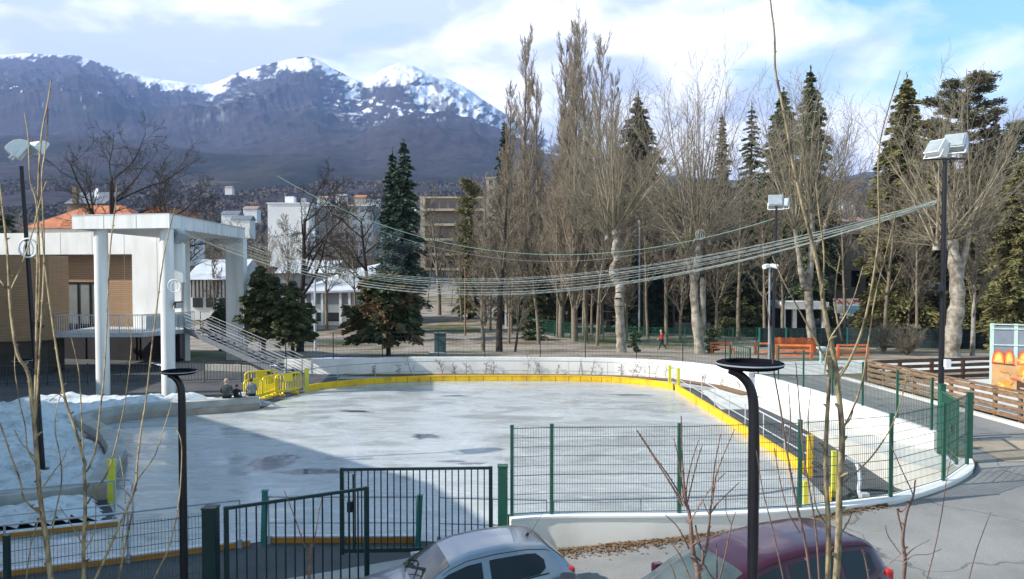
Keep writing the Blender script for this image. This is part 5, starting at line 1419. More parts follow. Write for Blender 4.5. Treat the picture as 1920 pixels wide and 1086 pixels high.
# white marker post with sign, and slim lamp columns in the park
q = Vector((wl(948, 98), 98, ground_z(0, 98)))
t_ = thing('white_post', 'white post with a small dark plate at the start of the green park fence', 'post', q)
mb = MB(); mb.beam(q, q + Vector((0, 0, 2.3)), 0.22, 0.1, (0, 1, 0)); mb.part('post', MAT['lamp_white'], t_); mb = MB(); mb.box(q + Vector((.16, -.02, 1.6)), (.12, .06, .8)); mb.part('plate', MAT['wood_dark'], t_)
for px_, d_, yt, lab, m_ in ((1199, 80, 418, 'slim pale lamp column right of the nearest pollarded tree', 'steel'), (590, 62, 440, 'slim pale pole in front of the pale roofed hall', 'steel_light'), (872, 88, 505, 'short brown wooden pole on the lawn', 'wood')):
    x = wl(px_, d_); z = ground_z(x, d_); tp = P(px_, yt, d_)
    t_ = thing('lamp_column', lab, 'pole', (x, d_, z)); mb = MB(); mb.tube([(x, d_, z), tp], 0.11, 8, 0.07); mb.part('column', MAT[m_], t_)
    mb = MB(); mb.lathe([(0.05, 0), (0.16, 0.06), (0.16, 0.2), (0.04, 0.26)], tp, 10); mb.part('cap', MAT[m_], t_)

# green park fences with dark screens, railings on the terraces
gzf = lambda x, y: ground_z(x, y)
gpts = [(wl(a, d_), d_) for a, d_ in ((958, 96), (985, 93), (1012, 90), (1040, 87), (1070, 84), (1100, 81), (1132, 79), (1165, 77), (1200, 75.5), (1240, 74.5), (1285, 74), (1330, 74), (1375, 74), (1420, 74))]
mesh_fence('park_fence', 'long open green mesh fence running right through the park', gpts, gzf, 1.7, vs=0.14, hs=0.3, r=0.010, pr=0.05, wire=MAT['green_steel'])
gpts = [(wl(a, d_), d_) for a, d_ in ((1425, 72), (1475, 72), (1530, 72), (1590, 72), (1650, 71), (1720, 71), (1800, 70), (1880, 70), (1960, 70), (2040, 70))]
mesh_fence('park_fence', 'dark screened fence behind the orange timber fences and shrubs', gpts, gzf, 1.8, vs=0.5, hs=0.55, r=0.012, pr=0.06, solid=MAT['dark_screen'], post_m=MAT['teal_steel'])
for lab, d_, h_, x0, x1 in (('white double rail railing on the terrace behind the right trees', 112, 1.0, 1640, 1960), ('pale railing of the lower terrace behind the dark screen', 92, 0.95, 1630, 1960), ('pale railing beside the path left of the brown hut', 95, 1.4, 1120, 1160)):
    handrail(lab, [(wl(x0, d_), d_), (wl((x0 + x1) / 2, d_), d_ - 0.5), (wl(x1, d_), d_ - 1.0)], h_ + (1.3 if d_ > 100 else 0.9), 4.0 if d_ != 95 else 2.0, MAT['concrete_pale'], 0.06, (0.55,), zfn=gzf, name='terrace_railing')

# ------------------------------------------------------------------ buildings beyond the park
def block(name, label, px0, px1, d, depth, ytop, m, ybase=None, z0=None, rows=0, cols=0, wsz=(0.9, 1.2), wm=None, roof=None, roof_m=None, roof_h=1.5, group=None, skew=0.0, inset=0.1, overhang=0.5, side_m=None):
    x0, x1 = wl(px0, d), wl(px1, d)
    zt = P(px0, ytop, d).z
    zb = z0 if z0 is not None else (P(px0, ybase, d).z if ybase else -2.0)
    t_ = thing(name, label, 'building', ((x0 + x1) / 2, d, zb), group)
    S = lambda x, y: (x, y + (x - x0) * skew)
    f = [S(x0, d), S(x1, d), S(x1, d + depth), S(x0, d + depth)]
    mb = MB(); mb.prism(f, zb, zt); mb.part('wall', m, t_)
    if roof == 'gable_x':       # ridge runs along x
        e_ = overhang; yr = d + depth / 2
        mb = MB(); a = [(*S(x0 - e_, d - e_), zt - .02), (*S(x1 + e_, d - e_), zt - .02), (*S(x1 + e_, yr), zt + roof_h), (*S(x0 - e_, yr), zt + roof_h)]
        b_ = [(*S(x0 - e_, d + depth + e_), zt - .02), (*S(x1 + e_, d + depth + e_), zt - .02)]
        mb._add(a + b_, [(0, 1, 2, 3), (3, 2, 5, 4), (0, 3, 4), (1, 5, 2), (1, 0, 4, 5)]); mb.part('roof', roof_m, t_)
    elif roof == 'gable_y':
        e_ = overhang; xm = (x0 + x1) / 2
        mb = MB(); a = [(*S(x0 - e_, d - e_), zt - .02), (*S(xm, d - e_), zt + roof_h), (*S(x1 + e_, d - e_), zt - .02), (*S(x0 - e_, d + depth + e_), zt - .02), (*S(xm, d + depth + e_), zt + roof_h), (*S(x1 + e_, d + depth + e_), zt - .02)]
        mb._add(a, [(0, 2, 1), (3, 4, 5), (0, 1, 4, 3), (1, 2, 5, 4), (0, 3, 5, 2)]); mb.part('roof', roof_m, t_)
    elif roof == 'hip':
        e_ = overhang; q = min((x1 - x0), depth) * 0.45
        mb = MB(); a = [(*S(x0 - e_, d - e_), zt), (*S(x1 + e_, d - e_), zt), (*S(x1 + e_, d + depth + e_), zt), (*S(x0 - e_, d + depth + e_), zt), (*S(x0 + q, d + depth / 2), zt + roof_h), (*S(x1 - q, d + depth / 2), zt + roof_h)]
        mb._add(a, [(0, 1, 5, 4), (1, 2, 5), (2, 3, 4, 5), (3, 0, 4), (3, 2, 1, 0)]); mb.part('roof', roof_m, t_)
    elif roof == 'flat':
        mb = MB(); mb.prism([S(x0 - .3, d - .3), S(x1 + .3, d - .3), S(x1 + .3, d + depth + .3), S(x0 - .3, d + depth + .3)], zt, zt + 0.35); mb.part('roof', roof_m or m, t_)
    for r_ in range(rows):
        for c_ in range(cols):
            xx = lerp(x0, x1, (c_ + 0.5) / cols); zz = lerp(zb, zt, (r_ + 0.55) / rows)
            p = S(xx, d)
            mb = MB(); mb.box((p[0], p[1], zz), (wsz[0], 0.14, wsz[1])); w_ = mb.part('window', wm or MAT['glass'], t_)
    return t_
# pale roofed hall right behind the far wall
t_ = block('low_hall', 'low cream hall with a pale snowy roof and square dark windows', 573, 661, 103, 14, 545, MAT['cream_wall'], 610)
xl, xr = wl(573, 103), wl(661, 103); zb_ = P(573, 610, 103).z; zt_ = P(573, 545, 103).z
mb = MB(); mb._add([(xl - 1.4, 102, zt_ - .1), (xr + 1.2, 102, zt_ + .1), (xr + 6, 118, zt_ + 4.6), (xl + 2, 120, zt_ + 2.6), (xl - 1.4, 102, zt_ - .35), (xr + 1.2, 102, zt_ - .15), (xr + 6, 118, zt_ + 4.3), (xl + 2, 120, zt_ + 2.3)],
                   [(0, 1, 2, 3), (7, 6, 5, 4), (0, 4, 5, 1), (1, 5, 6, 2), (2, 6, 7, 3), (3, 7, 4, 0)]); mb.part('roof', MAT['pale_roof'], t_)
mb = MB(); mb.box(((xl + xr) / 2, 103.0, zt_ - 1.1), (xr - xl - .2, 0.1, 1.4)); mb.part('fascia', MAT['render_grey'], t_)
for a, b2 in ((593, 604), (609, 637)):
    x0_, x1_ = wl(a, 103), wl(b2, 103); z0_, z1_ = P(a, 607, 103).z + .3, P(a, 586, 103).z
    fr = MB(); fr.box(((x0_ + x1_) / 2, 102.95, (z0_ + z1_) / 2), (x1_ - x0_ + .3, 0.16, z1_ - z0_ + .3)); fw_ = fr.part('window', MAT['white_paint'], t_)
    mb = MB(); mb.box(((x0_ + x1_) / 2, 102.86, (z0_ + z1_) / 2), (x1_ - x0_, 0.1, z1_ - z0_)); mb.part('pane', MAT['glass'], fw_)
for px_ in (588, 606, 640, 657):
    mb = MB(); x = wl(px_, 103); mb.box((x, 102.4, (zb_ + zt_) / 2), (0.3, 0.3, zt_ - zb_)); mb.part('post', MAT['white_paint'], t_)
block('low_hall', 'farther pale roofed hall seen between the dark trees left of the low cream hall', 522, 622, 128, 12, 512, MAT['render_grey'], 570, roof='gable_x', roof_m=MAT['pale_roof'], roof_h=2.1, rows=1, cols=5)
# half timbered house behind the stage
t_ = block('timbered_house', 'pale timbered house with a grey roof seen through the stage opening', 356, 440, 92, 10, 524, MAT['cream_wall'], 600, roof='gable_x', roof_m=MAT['pale_roof'], roof_h=2.4)
x0_, x1_ = wl(356, 92), wl(440, 92); zb_, zt_ = P(356, 600, 92).z, P(356, 524, 92).z
for k in range(12):
    mb = MB(); mb.box((lerp(x0_, x1_, (k + .5) / 12), 91.9, zt_ - 1.1), (0.12, 0.12, 2.0)); mb.part('timber', MAT['wood_dark'], t_)
for k in range(3):
    mb = MB(); mb.box((lerp(x0_, x1_, (k + .6) / 3.4), 91.9, zt_ - 2.7), (1.1, 0.16, 1.1)); mb.part('window', MAT['glass'], t_)
# orange roofed house and neighbours behind the hall building
t_ = block('tiled_house', 'long house with an orange tiled hip roof behind the stage', 52, 268, 110, 12, 428, MAT['cream_wall'], 520, roof='hip', roof_m=MAT['orange_tiles'], roof_h=3.6, rows=2, cols=8)
block('tiled_house', 'orange roofed house wing with a white gable just behind the stage roof', 268, 318, 104, 12, 412, MAT['render_white'], 500, roof='gable_y', roof_m=MAT['orange_tiles'], roof_h=1.9, rows=2, cols=2)
t_ = block('slate_house', 'dark slate roofed house with a chimney above the orange roof', 128, 195, 175, 14, 382, MAT['render_brown'], 440, roof='gable_x', roof_m=MAT['slate'], roof_h=3.2)
mb = MB(); p = P(142, 366, 172); mb.box(p, (1.0, 1.0, 3.6)); mb.part('chimney', MAT['render_brown'], t_)
t_ = thing('satellite_dishes', 'two white satellite dishes on a mast above the orange roof', 'satellite dish', P(181, 385, 130))
mb = MB(); mb.tube([P(181, 392, 130), P(181, 352, 130)], 0.06, 6); mb.part('mast', MAT['steel'], t_)
for yy in (358, 366):
    c_ = P(181, yy, 129.8); mb = MB(); mb.tube([c_, c_ + Vector((0, -.12, .03))], 0.34, 16, 0.42); mb.part('dish', MAT['lamp_white'], t_, smooth=True)
# white and grey blocks
block('apartment_block', 'plain white tower block left of the dark spruce, lit by the sun', 503, 580, 260, 22, 382, MAT['render_white'], 500, roof='flat', roof_m=MAT['render_white'])
p = P(540, 376, 262)
t_ = [o for o in COL.objects if o.name.startswith('apartment_block')][-1]
mb = MB(); mb.box(P(545, 376, 265), (3, 3, 2.4)); mb.part('roof_hut', MAT['render_white'], t_); mb = MB(); mb.box(P(570, 377, 264), (1.6, 2, 1.8)); mb.part('roof_hut', MAT['render_grey'], t_)
block('apartment_block', 'grey shaded block adjoining the white tower block', 581, 600, 268, 16, 392, MAT['render_grey'], 500, roof='flat', rows=6, cols=2, wsz=(1.2, 1.5))  # side face of the tower, its shade put into the grey colour
block('apartment_block', 'wide grey block with white roof line between the white tower and the spruce', 604, 700, 300, 18, 386, MAT['render_grey'], 480, roof='flat', roof_m=MAT['render_white'], rows=6, cols=7, wsz=(1.6, 1.6), wm=MAT['slate'])
t_ = block('apartment_block', 'tan block of flats with long balcony bands right of the dark spruce', 790, 905, 172, 14, 372, MAT['render_brown'], 510, roof='flat', roof_m=MAT['render_tan'], rows=5, cols=7, wsz=(1.3, 1.4))
x0_, x1_ = wl(790, 172), wl(905, 172); zt_, zb_ = P(790, 372, 172).z, P(790, 510, 172).z
for k in range(5):
    z = lerp(zb_, zt_, (k + 0.1) / 5) + .3; mb = MB(); mb.box(((x0_ + x1_) / 2 + .2, 171.2, z), (x1_ - x0_ + .4, 1.6, 0.5)); mb.part('balcony', MAT['render_tan'], t_)
mb = MB(); mb.box((x0_ + .5, 171.4, (zt_ + zb_) / 2), (1.0, 1.6, zt_ - zb_)); mb.part('end_wall', MAT['render_tan'], t_)
block('tall_block', 'slim yellowish block peeping out between the poplars and the narrow spruce', 912, 928, 210, 10, 335, MAT['render_tan'], 420, roof='flat', rows=5, cols=1)
# villa behind the string lights on the right
t_ = block('villa', 'old cream villa with a pinkish hip roof behind the right trees', 1562, 1645, 97, 11, 424, MAT['render_tan'], 560, roof='hip', roof_m=MAT['pink_tiles'], roof_h=2.2, rows=2, cols=3, wsz=(1.0, 2.0))
block('villa', 'smaller stone outbuilding beside the cream villa', 1668, 1735, 104, 9, 480, MAT['render_brown'], 560, roof='hip', roof_m=MAT['pink_tiles'], roof_h=1.6, rows=1, cols=2, wsz=(1.0, 1.8))
# open kiosk with signs
zk = ground_z(35, 85)
t_ = thing('kiosk', 'flat roofed open kiosk with white fascia, dark inside', 'kiosk', (wl(1508, 85), 85, zk))
x0_, x1_ = wl(1466, 85), wl(1548, 85); zt_ = P(1500, 566, 85).z
mb = MB(); mb.prism([(x0_, 84), (x1_, 84), (x1_, 89), (x0_, 89)], zt_ - .75, zt_); mb.part('roof', MAT['sign_white'], t_)
mb = MB(); mb.prism([(x0_ + .3, 87.5), (x1_ - .3, 87.5), (x1_ - .3, 88.5), (x0_ + .3, 88.5)], zk, zt_ - .75); mb.part('back_wall', MAT['dark_interior'], t_)
for px_ in (1469, 1490, 1518, 1545):
    mb = MB(); mb.box((wl(px_, 84.6), 84.6, (zk + zt_ - .75) / 2), (0.4, 0.4, zt_ - .75 - zk)); mb.part('pillar', MAT['sign_white'], t_)
t_ = thing('banner', 'banner with a red scribbled strip above a blue panel beside the kiosk', 'banner', (wl(1593, 86), 86, ground_z(38, 86)))
x0_, x1_ = wl(1563, 86), wl(1620, 86); za, zb_, zc = P(1563, 560, 86).z, P(1563, 573, 86).z, P(1563, 587, 86).z
mb = MB(); mb.box(((x0_ + x1_) / 2, 86, (za + zb_) / 2), (x1_ - x0_, 0.1, za - zb_)); st = mb.part('red_strip', MAT['sign_white'], t_)
R = random.Random(5)
for k in range(16):
    mb = MB(); c_ = Vector((lerp(x0_, x1_, (k + .5) / 16), 85.93, lerp(zb_, za, R.uniform(.3, .7)))); mb.beam(c_ + Vector((-.12, 0, R.uniform(-.25, .25))), c_ + Vector((.14, 0, R.uniform(-.25, .25))), 0.03, 0.13); mb.part('scribble', MAT['sign_red'], st)
mb = MB(); mb.box((lerp(x0_, x1_, .62), 85.9, (zb_ + zc) / 2), ((x1_ - x0_) * .62, 0.1, zb_ - zc)); mb.part('blue_panel', MAT['sign_blue'], t_)
mb = MB(); mb.box((lerp(x0_, x1_, .16), 85.9, (zb_ + zc) / 2), ((x1_ - x0_) * .28, 0.1, zb_ - zc)); mb.part('white_panel', MAT['sign_white'], t_)
for f in (.04, .96):
    mb = MB(); mb.box((lerp(x0_, x1_, f), 86.15, (ground_z(38, 86) + za) / 2), (.15, .15, za - ground_z(38, 86))); mb.part('post', MAT['wood_dark'], t_)
t_ = thing('stone_marker', 'pale rounded stone standing on the terrace behind the shrubs', 'stone', P(1703, 578, 110))
mb = MB(); q = P(1703, 577, 110); mb.lathe([(1.3, -1.0), (1.15, .2), (.8, 1.0), (.35, 1.5), (.05, 1.65)], q, 14); mb.part('stone', MAT['cream_wall'], t_, smooth=True)
# brown hut in the park
t_ = block('park_hut', 'small brown wooden hut behind the green screened fence', 1200, 1262, 98, 6, 585, MAT['wood_dark'], 615, z0=ground_z(18, 98), roof='gable_x', roof_m=MAT['wood_dark'], roof_h=0.9)
# scattered distant houses on the slope
hl = [(432, 402, 420, 'render_white', 'slate'), (452, 412, 380, 'cream_wall', 'slate'), (470, 392, 520, 'render_white', 'pink_tiles'), (606, 372, 640, 'cream_wall', 'pink_tiles'), (640, 368, 700, 'render_white', 'pale_roof'), (676, 370, 650, 'render_tan', 'orange_tiles'),
      (700, 378, 560, 'render_white', 'slate'), (430, 352, 1000, 'cream_wall', 'pink_tiles'), (1290, 388, 520, 'render_white', 'pink_tiles'), (1590, 382, 560, 'render_white', 'slate'), (765, 395, 480, 'render_white', 'pale_roof')]
for i, (px_, py_, d_, wm_, rm_) in enumerate(hl):
    w_ = 9 / d_ * FPX
    names = ['left of the white tower, uppermost', 'left of the white tower, with the greenish roof', 'just above the white tower', 'between white tower and spruce, leftmost', 'between white tower and spruce, with a snowy roof', 'between white tower and spruce, orange roofed', 'nearest the left side of the spruce', 'high on the fields above the stage roof', 'behind the second pollarded tree', 'behind the right conifers', 'right beside the spruce trunk']
    block('distant_house', 'tiny far house ' + names[i], px_ - w_ / 2, px_ + w_ / 2, d_, 8, py_, MAT[wm_], py_ + 9 / d_ * FPX, roof='gable_x', roof_m=MAT[rm_], roof_h=2.2, group='distant houses on the slope')
# neighbouring building out of the picture on the left; its shadow lies across the ice
t_ = thing('neighbour_building', 'tall pale building beyond the left edge that shades the ice', 'building', (-26, 14, 0))
mb = MB(); mb.prism([(-30.5, 29.2), (-19.2, 18.4), (-14.6, 9.2), (-14.6, 2), (-30, -4), (-44, 14)], 0, 12); mb.part('wall', MAT['render_tan'], t_)
mb = MB(); mb.prism([(-30.6, 29.4), (-19.1, 18.45), (-14.5, 9.2), (-14.5, 1.8), (-30, -4.3), (-44.3, 14)], 12, 12.25); mb.part('roof', MAT['slate'], t_)
mb = MB(); mb.prism([(-40, 26), (-40, 40), (-54, 40), (-54, 18), (-44, 14)], 0, 15.5); mb.part('rear_wing', MAT['render_tan'], t_)
for k in range(5):
    for r_ in range(3):
        p = Vector((-30.5, 29.2, 0)).lerp(Vector((-19.2, 18.4, 0)), (k + .5) / 5)
        mb = MB(); mb.box((p.x + .02, p.y + .02, 2.2 + r_ * 3.6), (1.3, 0.12, 1.6), math.atan2(-10.3, 11.3)); mb.part('window', MAT['glass'], t_)

# ------------------------------------------------------------------ bare trees
def vrand(R): return (R.uniform(-1, 1), R.uniform(-1, 1), R.uniform(-1, 1))
def nrm3(x, y, z):
    l = math.sqrt(x * x + y * y + z * z) or 1.0
    return (x / l, y / l, z / l)
def turn(d, ang, az):
    ax = (0, 0, 1) if abs(d[2]) < 0.9 else (1, 0, 0)
    u = nrm3(d[1] * ax[2] - d[2] * ax[1], d[2] * ax[0] - d[0] * ax[2], d[0] * ax[1] - d[1] * ax[0])
    v = (d[1] * u[2] - d[2] * u[1], d[2] * u[0] - d[0] * u[2], d[0] * u[1] - d[1] * u[0])
    s_, c_ = math.sin(ang), math.cos(ang); a, b_ = math.cos(az) * s_, math.sin(az) * s_
    return (d[0] * c_ + u[0] * a + v[0] * b_, d[1] * c_ + u[1] * a + v[1] * b_, d[2] * c_ + u[2] * a + v[2] * b_)
def branch(S, p, d, L, r, lv, c, R):
    n_ = c['n'][lv]; st = L / n_; wob = c['wob'][lv]; trop = c['trop'][lv]
    re = max(c['rmin'] * 0.7, r * c['tap'][lv]); r0 = r
    for i in range(n_):
        w = vrand(R)
        d = nrm3(d[0] + w[0] * wob, d[1] + w[1] * wob, d[2] + w[2] * wob + trop)
        q = (p[0] + d[0] * st, p[1] + d[1] * st, p[2] + d[2] * st)
        f = (i + 1) / n_; r1 = r + (re - r) * f
        S.append((*p, *q, r0, r1, lv))
        if lv + 1 < c['lv'] and f >= c['st'][lv]:
            k = c['k'][lv]; k = int(k) + (R.random() < k - int(k))
            for _ in range(k):
                cd = turn(d, c['ang'][lv] * R.uniform(.65, 1.35), R.uniform(0, 6.283))
                if c.get('nodown') and cd[2] < -0.1: cd = (cd[0], cd[1], abs(cd[2]) * .5)
                branch(S, q, cd, L * c['rat'][lv] * (1 - c['sh'][lv] * f) * R.uniform(.65, 1.3), max(c['rmin'], r1 * c['rr']), lv + 1, c, R)
        p, r0 = q, r1
def tubes(S, sides):
    A = np.array(S); p, q, r0, r1 = A[:, 0:3], A[:, 3:6], A[:, 6], A[:, 7]
    d = q - p; d /= np.linalg.norm(d, axis=1, keepdims=True) + 1e-9
    h = np.where(np.abs(d[:, 2:3]) < .9, np.array([[0, 0, 1.0]]), np.array([[1.0, 0, 0]]))
    u = np.cross(d, h); u /= np.linalg.norm(u, axis=1, keepdims=True); v = np.cross(d, u)
    ang = np.arange(sides) * 2 * np.pi / sides
    ring = u[:, None, :] * np.cos(ang)[None, :, None] + v[:, None, :] * np.sin(ang)[None, :, None]
    V0 = p[:, None, :] + ring * r0[:, None, None]; V1 = q[:, None, :] + ring * r1[:, None, None]
    V = np.concatenate([V0, V1], 1).reshape(-1, 3); m_ = len(S); base = np.arange(m_)[:, None] * 2 * sides
    k = np.arange(sides)[None, :]; k2 = (k + 1) % sides
    F = np.stack([base + k, base + k2, base + sides + k2, base + sides + k], -1).reshape(-1, 4)
    return V, F
def tube_mesh(name, S, m, loc):
    big = [s_ for s_ in S if s_[6] > 0.045]; sml = [s_ for s_ in S if s_[6] <= 0.045]
    Vs, Fs, o_ = [], [], 0
    for L_, sd in ((big, 7), (sml, 3)):
        if L_:
            V, F = tubes(L_, sd); Vs.append(V); Fs.append(F + o_); o_ += len(V)
    return np_mesh(name, np.concatenate(Vs), np.concatenate(Fs), [m], loc, True)
def bare_tree(name, label, base, S, tm, bm_, group=None, trunk_lv=0, cat='tree'):
    t_ = thing(name, label, cat, base, group)
    tr = [s_ for s_ in S if s_[8] <= trunk_lv]; br = [s_ for s_ in S if s_[8] > trunk_lv]
    if tr: link('trunk', tube_mesh('trunk', tr, tm, base), t_)
    if br: link('crown', tube_mesh('crown', br, bm_, base), t_)
    return t_
OAK = dict(lv=5, n=[7, 6, 5, 4, 3], wob=[.06, .16, .2, .22, .25], trop=[.03, .05, .04, .03, .02], tap=[.35, .3, .3, .4, .5], st=[.40, .25, .2, .2, 0], k=[2.3, 1.6, 1.5, 1.3, 0], ang=[.95, .75, .7, .7, 0], rat=[.62, .55, .55, .55, 0], sh=[.35, .45, .45, .4, 0], rr=.6, rmin=.013)
POP = dict(lv=4, n=[18, 10, 6, 3], wob=[.025, .05, .09, .1], trop=[.02, .10, .10, .08], tap=[.12, .2, .3, .5], st=[.08, .12, .1, 0], k=[4.6, 1.35, 1.2, 0], ang=[.48, .42, .42, 0], rat=[.21, .36, .42, 0], sh=[.66, .35, .3, 0], rr=.42, rmin=.016)
THIN = dict(lv=4, n=[12, 7, 5, 3], wob=[.04, .09, .12, .15], trop=[.02, .07, .06, .05], tap=[.2, .25, .3, .5], st=[.30, .2, .15, 0], k=[2.5, 1.3, 1.3, 0], ang=[.62, .62, .6, 0], rat=[.32, .46, .5, 0], sh=[.55, .4, .3, 0], rr=.5, rmin=.018)
SHOOT = dict(lv=3, n=[9, 6, 4], wob=[.06, .12, .15], trop=[.022, .035, .03], tap=[.22, .3, .5], st=[.2, .15, 0], k=[1.35, .9, 0], ang=[.6, .6, 0], rat=[.34, .45, 0], sh=[.35, .3, 0], rr=.45, rmin=.011)
def place(px_, d_): x = wl(px_, d_); return (x, d_, ground_z(x, d_))
def top_h(px_, ytop, d_): return P(px_, ytop, d_).z - place(px_, d_)[2]
def cfg(c, **k): q = dict(c); q.update(k); return q

def oak(label, px_, d_, ytop, seed, c=OAK, r=None, lean=0.0, tm='bark_dark', bm_='bark_dark', hs=0.68, name='bare_tree', group=None):
    R = random.Random(seed); b0 = place(px_, d_); H = top_h(px_, ytop, d_); S = []
    branch(S, b0, nrm3(lean, 0, 1), H * hs, r or H * .018, 0, c, R)
    z = max(s_[5] for s_ in S); k = H / (z - b0[2])
    S = [(b0[0] + (s_[0] - b0[0]) * k, b0[1] + (s_[1] - b0[1]) * k, b0[2] + (s_[2] - b0[2]) * k, b0[0] + (s_[3] - b0[0]) * k, b0[1] + (s_[4] - b0[1]) * k, b0[2] + (s_[5] - b0[2]) * k, *s_[6:]) for s_ in S]
    return bare_tree(name, label, b0, S, MAT[tm], MAT[bm_], group)
oak('big dark bare tree rising behind the stage roof against the mountain', 217, 78, 205, 11, cfg(OAK, st=[.45, .25, .2, .2, 0]))
oak('smaller dark bare tree leaning right behind the stage roof', 268, 74, 285, 23, cfg(OAK, ang=[.8, .7, .7, .7, 0]), lean=.22)
oak('dark bare tree with spreading limbs right of the stage', 562, 57, 300, 5, cfg(OAK, k=[2.0, 1.3, 1.35, 1.2, 0], trop=[.03, .02, .02, .02, .02]), r=.3)
oak('bare tree with twisted dark limbs above the hall roof', 700, 92, 345, 31, OAK, lean=-.05)
oak('slim dark trunked bare tree standing just behind the far wall, centre', 936, 58.5, 298, 41, cfg(THIN, st=[.35, .2, .15, 0], rat=[.30, .46, .5, 0], trop=[.02, .12, .1, .05]), r=.27, tm='bark_dark', bm_='bark_mid', hs=.9)
oak('short thin bare tree left of the slim dark trunk behind the far wall', 906, 59, 470, 43, cfg(THIN, rat=[.4, .46, .5, 0]), r=.16, tm='bark_mid', bm_='bark_mid', hs=.8)
oak('bare pale barked tree standing on the lawn behind the utility box', 824, 125, 345, 47, THIN, r=.33, tm='bark_mid', bm_='bark_mid', hs=.85)
oak('dark leaning sapling right of the slim dark trunk', 966, 58, 500, 49, cfg(THIN, rat=[.4, .46, .5, 0]), r=.1, lean=.15, tm='bark_dark', bm_='bark_mid', hs=.8)
# poplars
def poplar(label, px_, d_, ytop, seed, tm='bark_mid', bm_='bark_poplar', c=POP):
    return oak(label, px_, d_, ytop, seed, c, r=.36, tm=tm, bm_=bm_, hs=.97, name='poplar')
poplar('tall narrow bare poplar standing alone left of its group', 986, 96, 40, 61)
poplar('bare poplar second from the left, with tawny twigs', 1040, 92, 62, 62)
poplar('bare poplar in the middle of its group, slightly behind', 1064, 99, 40, 63)
poplar('tallest bare poplar, its tip near the top edge', 1097, 88, 14, 64)
poplar('bare poplar at the right end of its group', 1124, 93, 58, 65)
poplar('short reddish bare poplar in front of the tall ones', 1078, 80, 118, 66)
poplar('bare poplar squeezed between the second and the middle one', 1052, 86, 96, 68)
poplar('bare poplar low at the right end, behind the nearest pollarded plane', 1142, 96, 130, 69)
poplar('bare poplar just right of the lone tall one, half hidden', 1012, 104, 120, 70)
poplar('small bare poplar at the left of its group, reaching half its height', 952, 101, 145, 67)

# pollarded planes
def plane(label, px_, d_, path, heads, ytop, seed, r0, spread=1.0, shoots=24, extra_trunks=()):
    R = random.Random(seed); b0 = place(px_, d_); S = []
    def limb(pts, ra, rb2):
        p3 = smooth_line([Vector((wl(a, d_), d_ + R.uniform(-.3, .3), P(a, y, d_).z)) for a, y in pts], 4); n_ = len(p3)
        for i in range(n_ - 1):
            f0, f1 = i / (n_ - 1), (i + 1) / (n_ - 1)
            bul = 1 + .12 * math.sin(i * 1.9 + seed)
            S.append((*p3[i], *p3[i + 1], lerp(ra, rb2, f0) * (1 + .12 * math.sin((i - 1) * 1.9 + seed) if i else 1.15), lerp(ra, rb2, f1) * bul, 0))
    path = [(px_, P0y(b0, d_))] + path
    limb(path, r0, r0 * .62)
    for pts, ra in extra_trunks: limb(pts, ra, ra * .6)
    for hx, hy, yt, n_ in heads:
        h0 = Vector((wl(hx, d_), d_, P(hx, hy, d_).z)); Lr = P(hx, yt, d_).z - h0.z
        S.append((*(h0 - Vector((0, 0, .35))), *(h0 + Vector((0, 0, .3))), r0 * .5, r0 * .25, 0))
        for k in range(n_):
            main = k < n_ * .5
            a = R.uniform(0, 6.283); tl = (.78 * R.random() ** .8 if main else R.uniform(.6, 1.4)) * spread
            d0 = nrm3(math.cos(a) * math.sin(tl), math.sin(a) * math.sin(tl), math.cos(tl))
            branch(S, tuple(h0 + Vector((d0[0], d0[1], 0)) * r0 * .5), d0, Lr * (R.uniform(.78, 1.05) * (1 - .12 * tl) if main else R.uniform(.3, .62)), R.uniform(.06, .098) if main else R.uniform(.03, .05), 0, SHOOT if main else cfg(SHOOT, k=[1.2, .8, 0], trop=[.02, .02, .02]), R)
            # shoots count as crown
    tr = [s_ for s_ in S if s_[6] > .10 or (s_[8] == 0 and s_[6] > .1)]; br = [s_ for s_ in S if s_[6] <= .10]
    t_ = thing('plane_tree', label, 'tree', b0, 'pollarded plane trees')
    link('trunk', tube_mesh('trunk', tr, MAT['bark_plane'], b0), t_); link('crown', tube_mesh('crown', br, MAT['twig_plane'], b0), t_)
    return t_
def P0y(b0, d_): return 500 + (CAMH - b0[2]) * FPX / d_ + 3
plane('pollarded plane tree with a knobbly pale trunk behind the centre of the far wall', 1165, 57, [(1164, 620), (1160, 560), (1163, 535), (1152, 520), (1150, 505), (1157, 488), (1151, 470), (1155, 450), (1150, 432)], [(1150, 432, 172, 26), (1138, 440, 210, 12), (1160, 428, 190, 16)], 170, 71, .36)
plane('pollarded plane tree with two pale trunks right of the person in red', 1312, 60, [(1306, 600), (1303, 540), (1306, 490), (1308, 455)], [(1308, 452, 135, 26), (1290, 470, 160, 16), (1328, 450, 150, 16)], 130, 72, .40, extra_trunks=[([(1312, 640), (1318, 600), (1318, 545), (1316, 520)], .3), ([(1303, 530), (1292, 500), (1286, 468)], .22)])
plane('twin trunked plane tree behind the left orange fence', 1524, 67, [(1520, 600), (1516, 540), (1520, 490), (1522, 440), (1520, 400)], [(1520, 398, 160, 24), (1490, 430, 155, 20), (1545, 420, 190, 14)], 160, 73, .38, extra_trunks=[([(1518, 545), (1504, 530), (1496, 480), (1488, 430)], .3), ([(1522, 470), (1540, 440), (1546, 420)], .2)])
plane('massive pale plane tree right of the tall black floodlight pole', 1788, 56, [(1790, 610), (1793, 560), (1787, 500), (1782, 450)], [(1782, 450, 165, 24), (1818, 430, 180, 22), (1755, 460, 230, 14)], 160, 74, .62, spread=1.15, extra_trunks=[([(1795, 560), (1806, 500), (1816, 430)], .34)])
oak('slender pale bare tree just right of the massive plane tree', 1826, 57, 330, 75, cfg(THIN, rat=[.36, .46, .5, 0]), r=.18, tm='bark_plane', bm_='bark_mid', hs=.9)

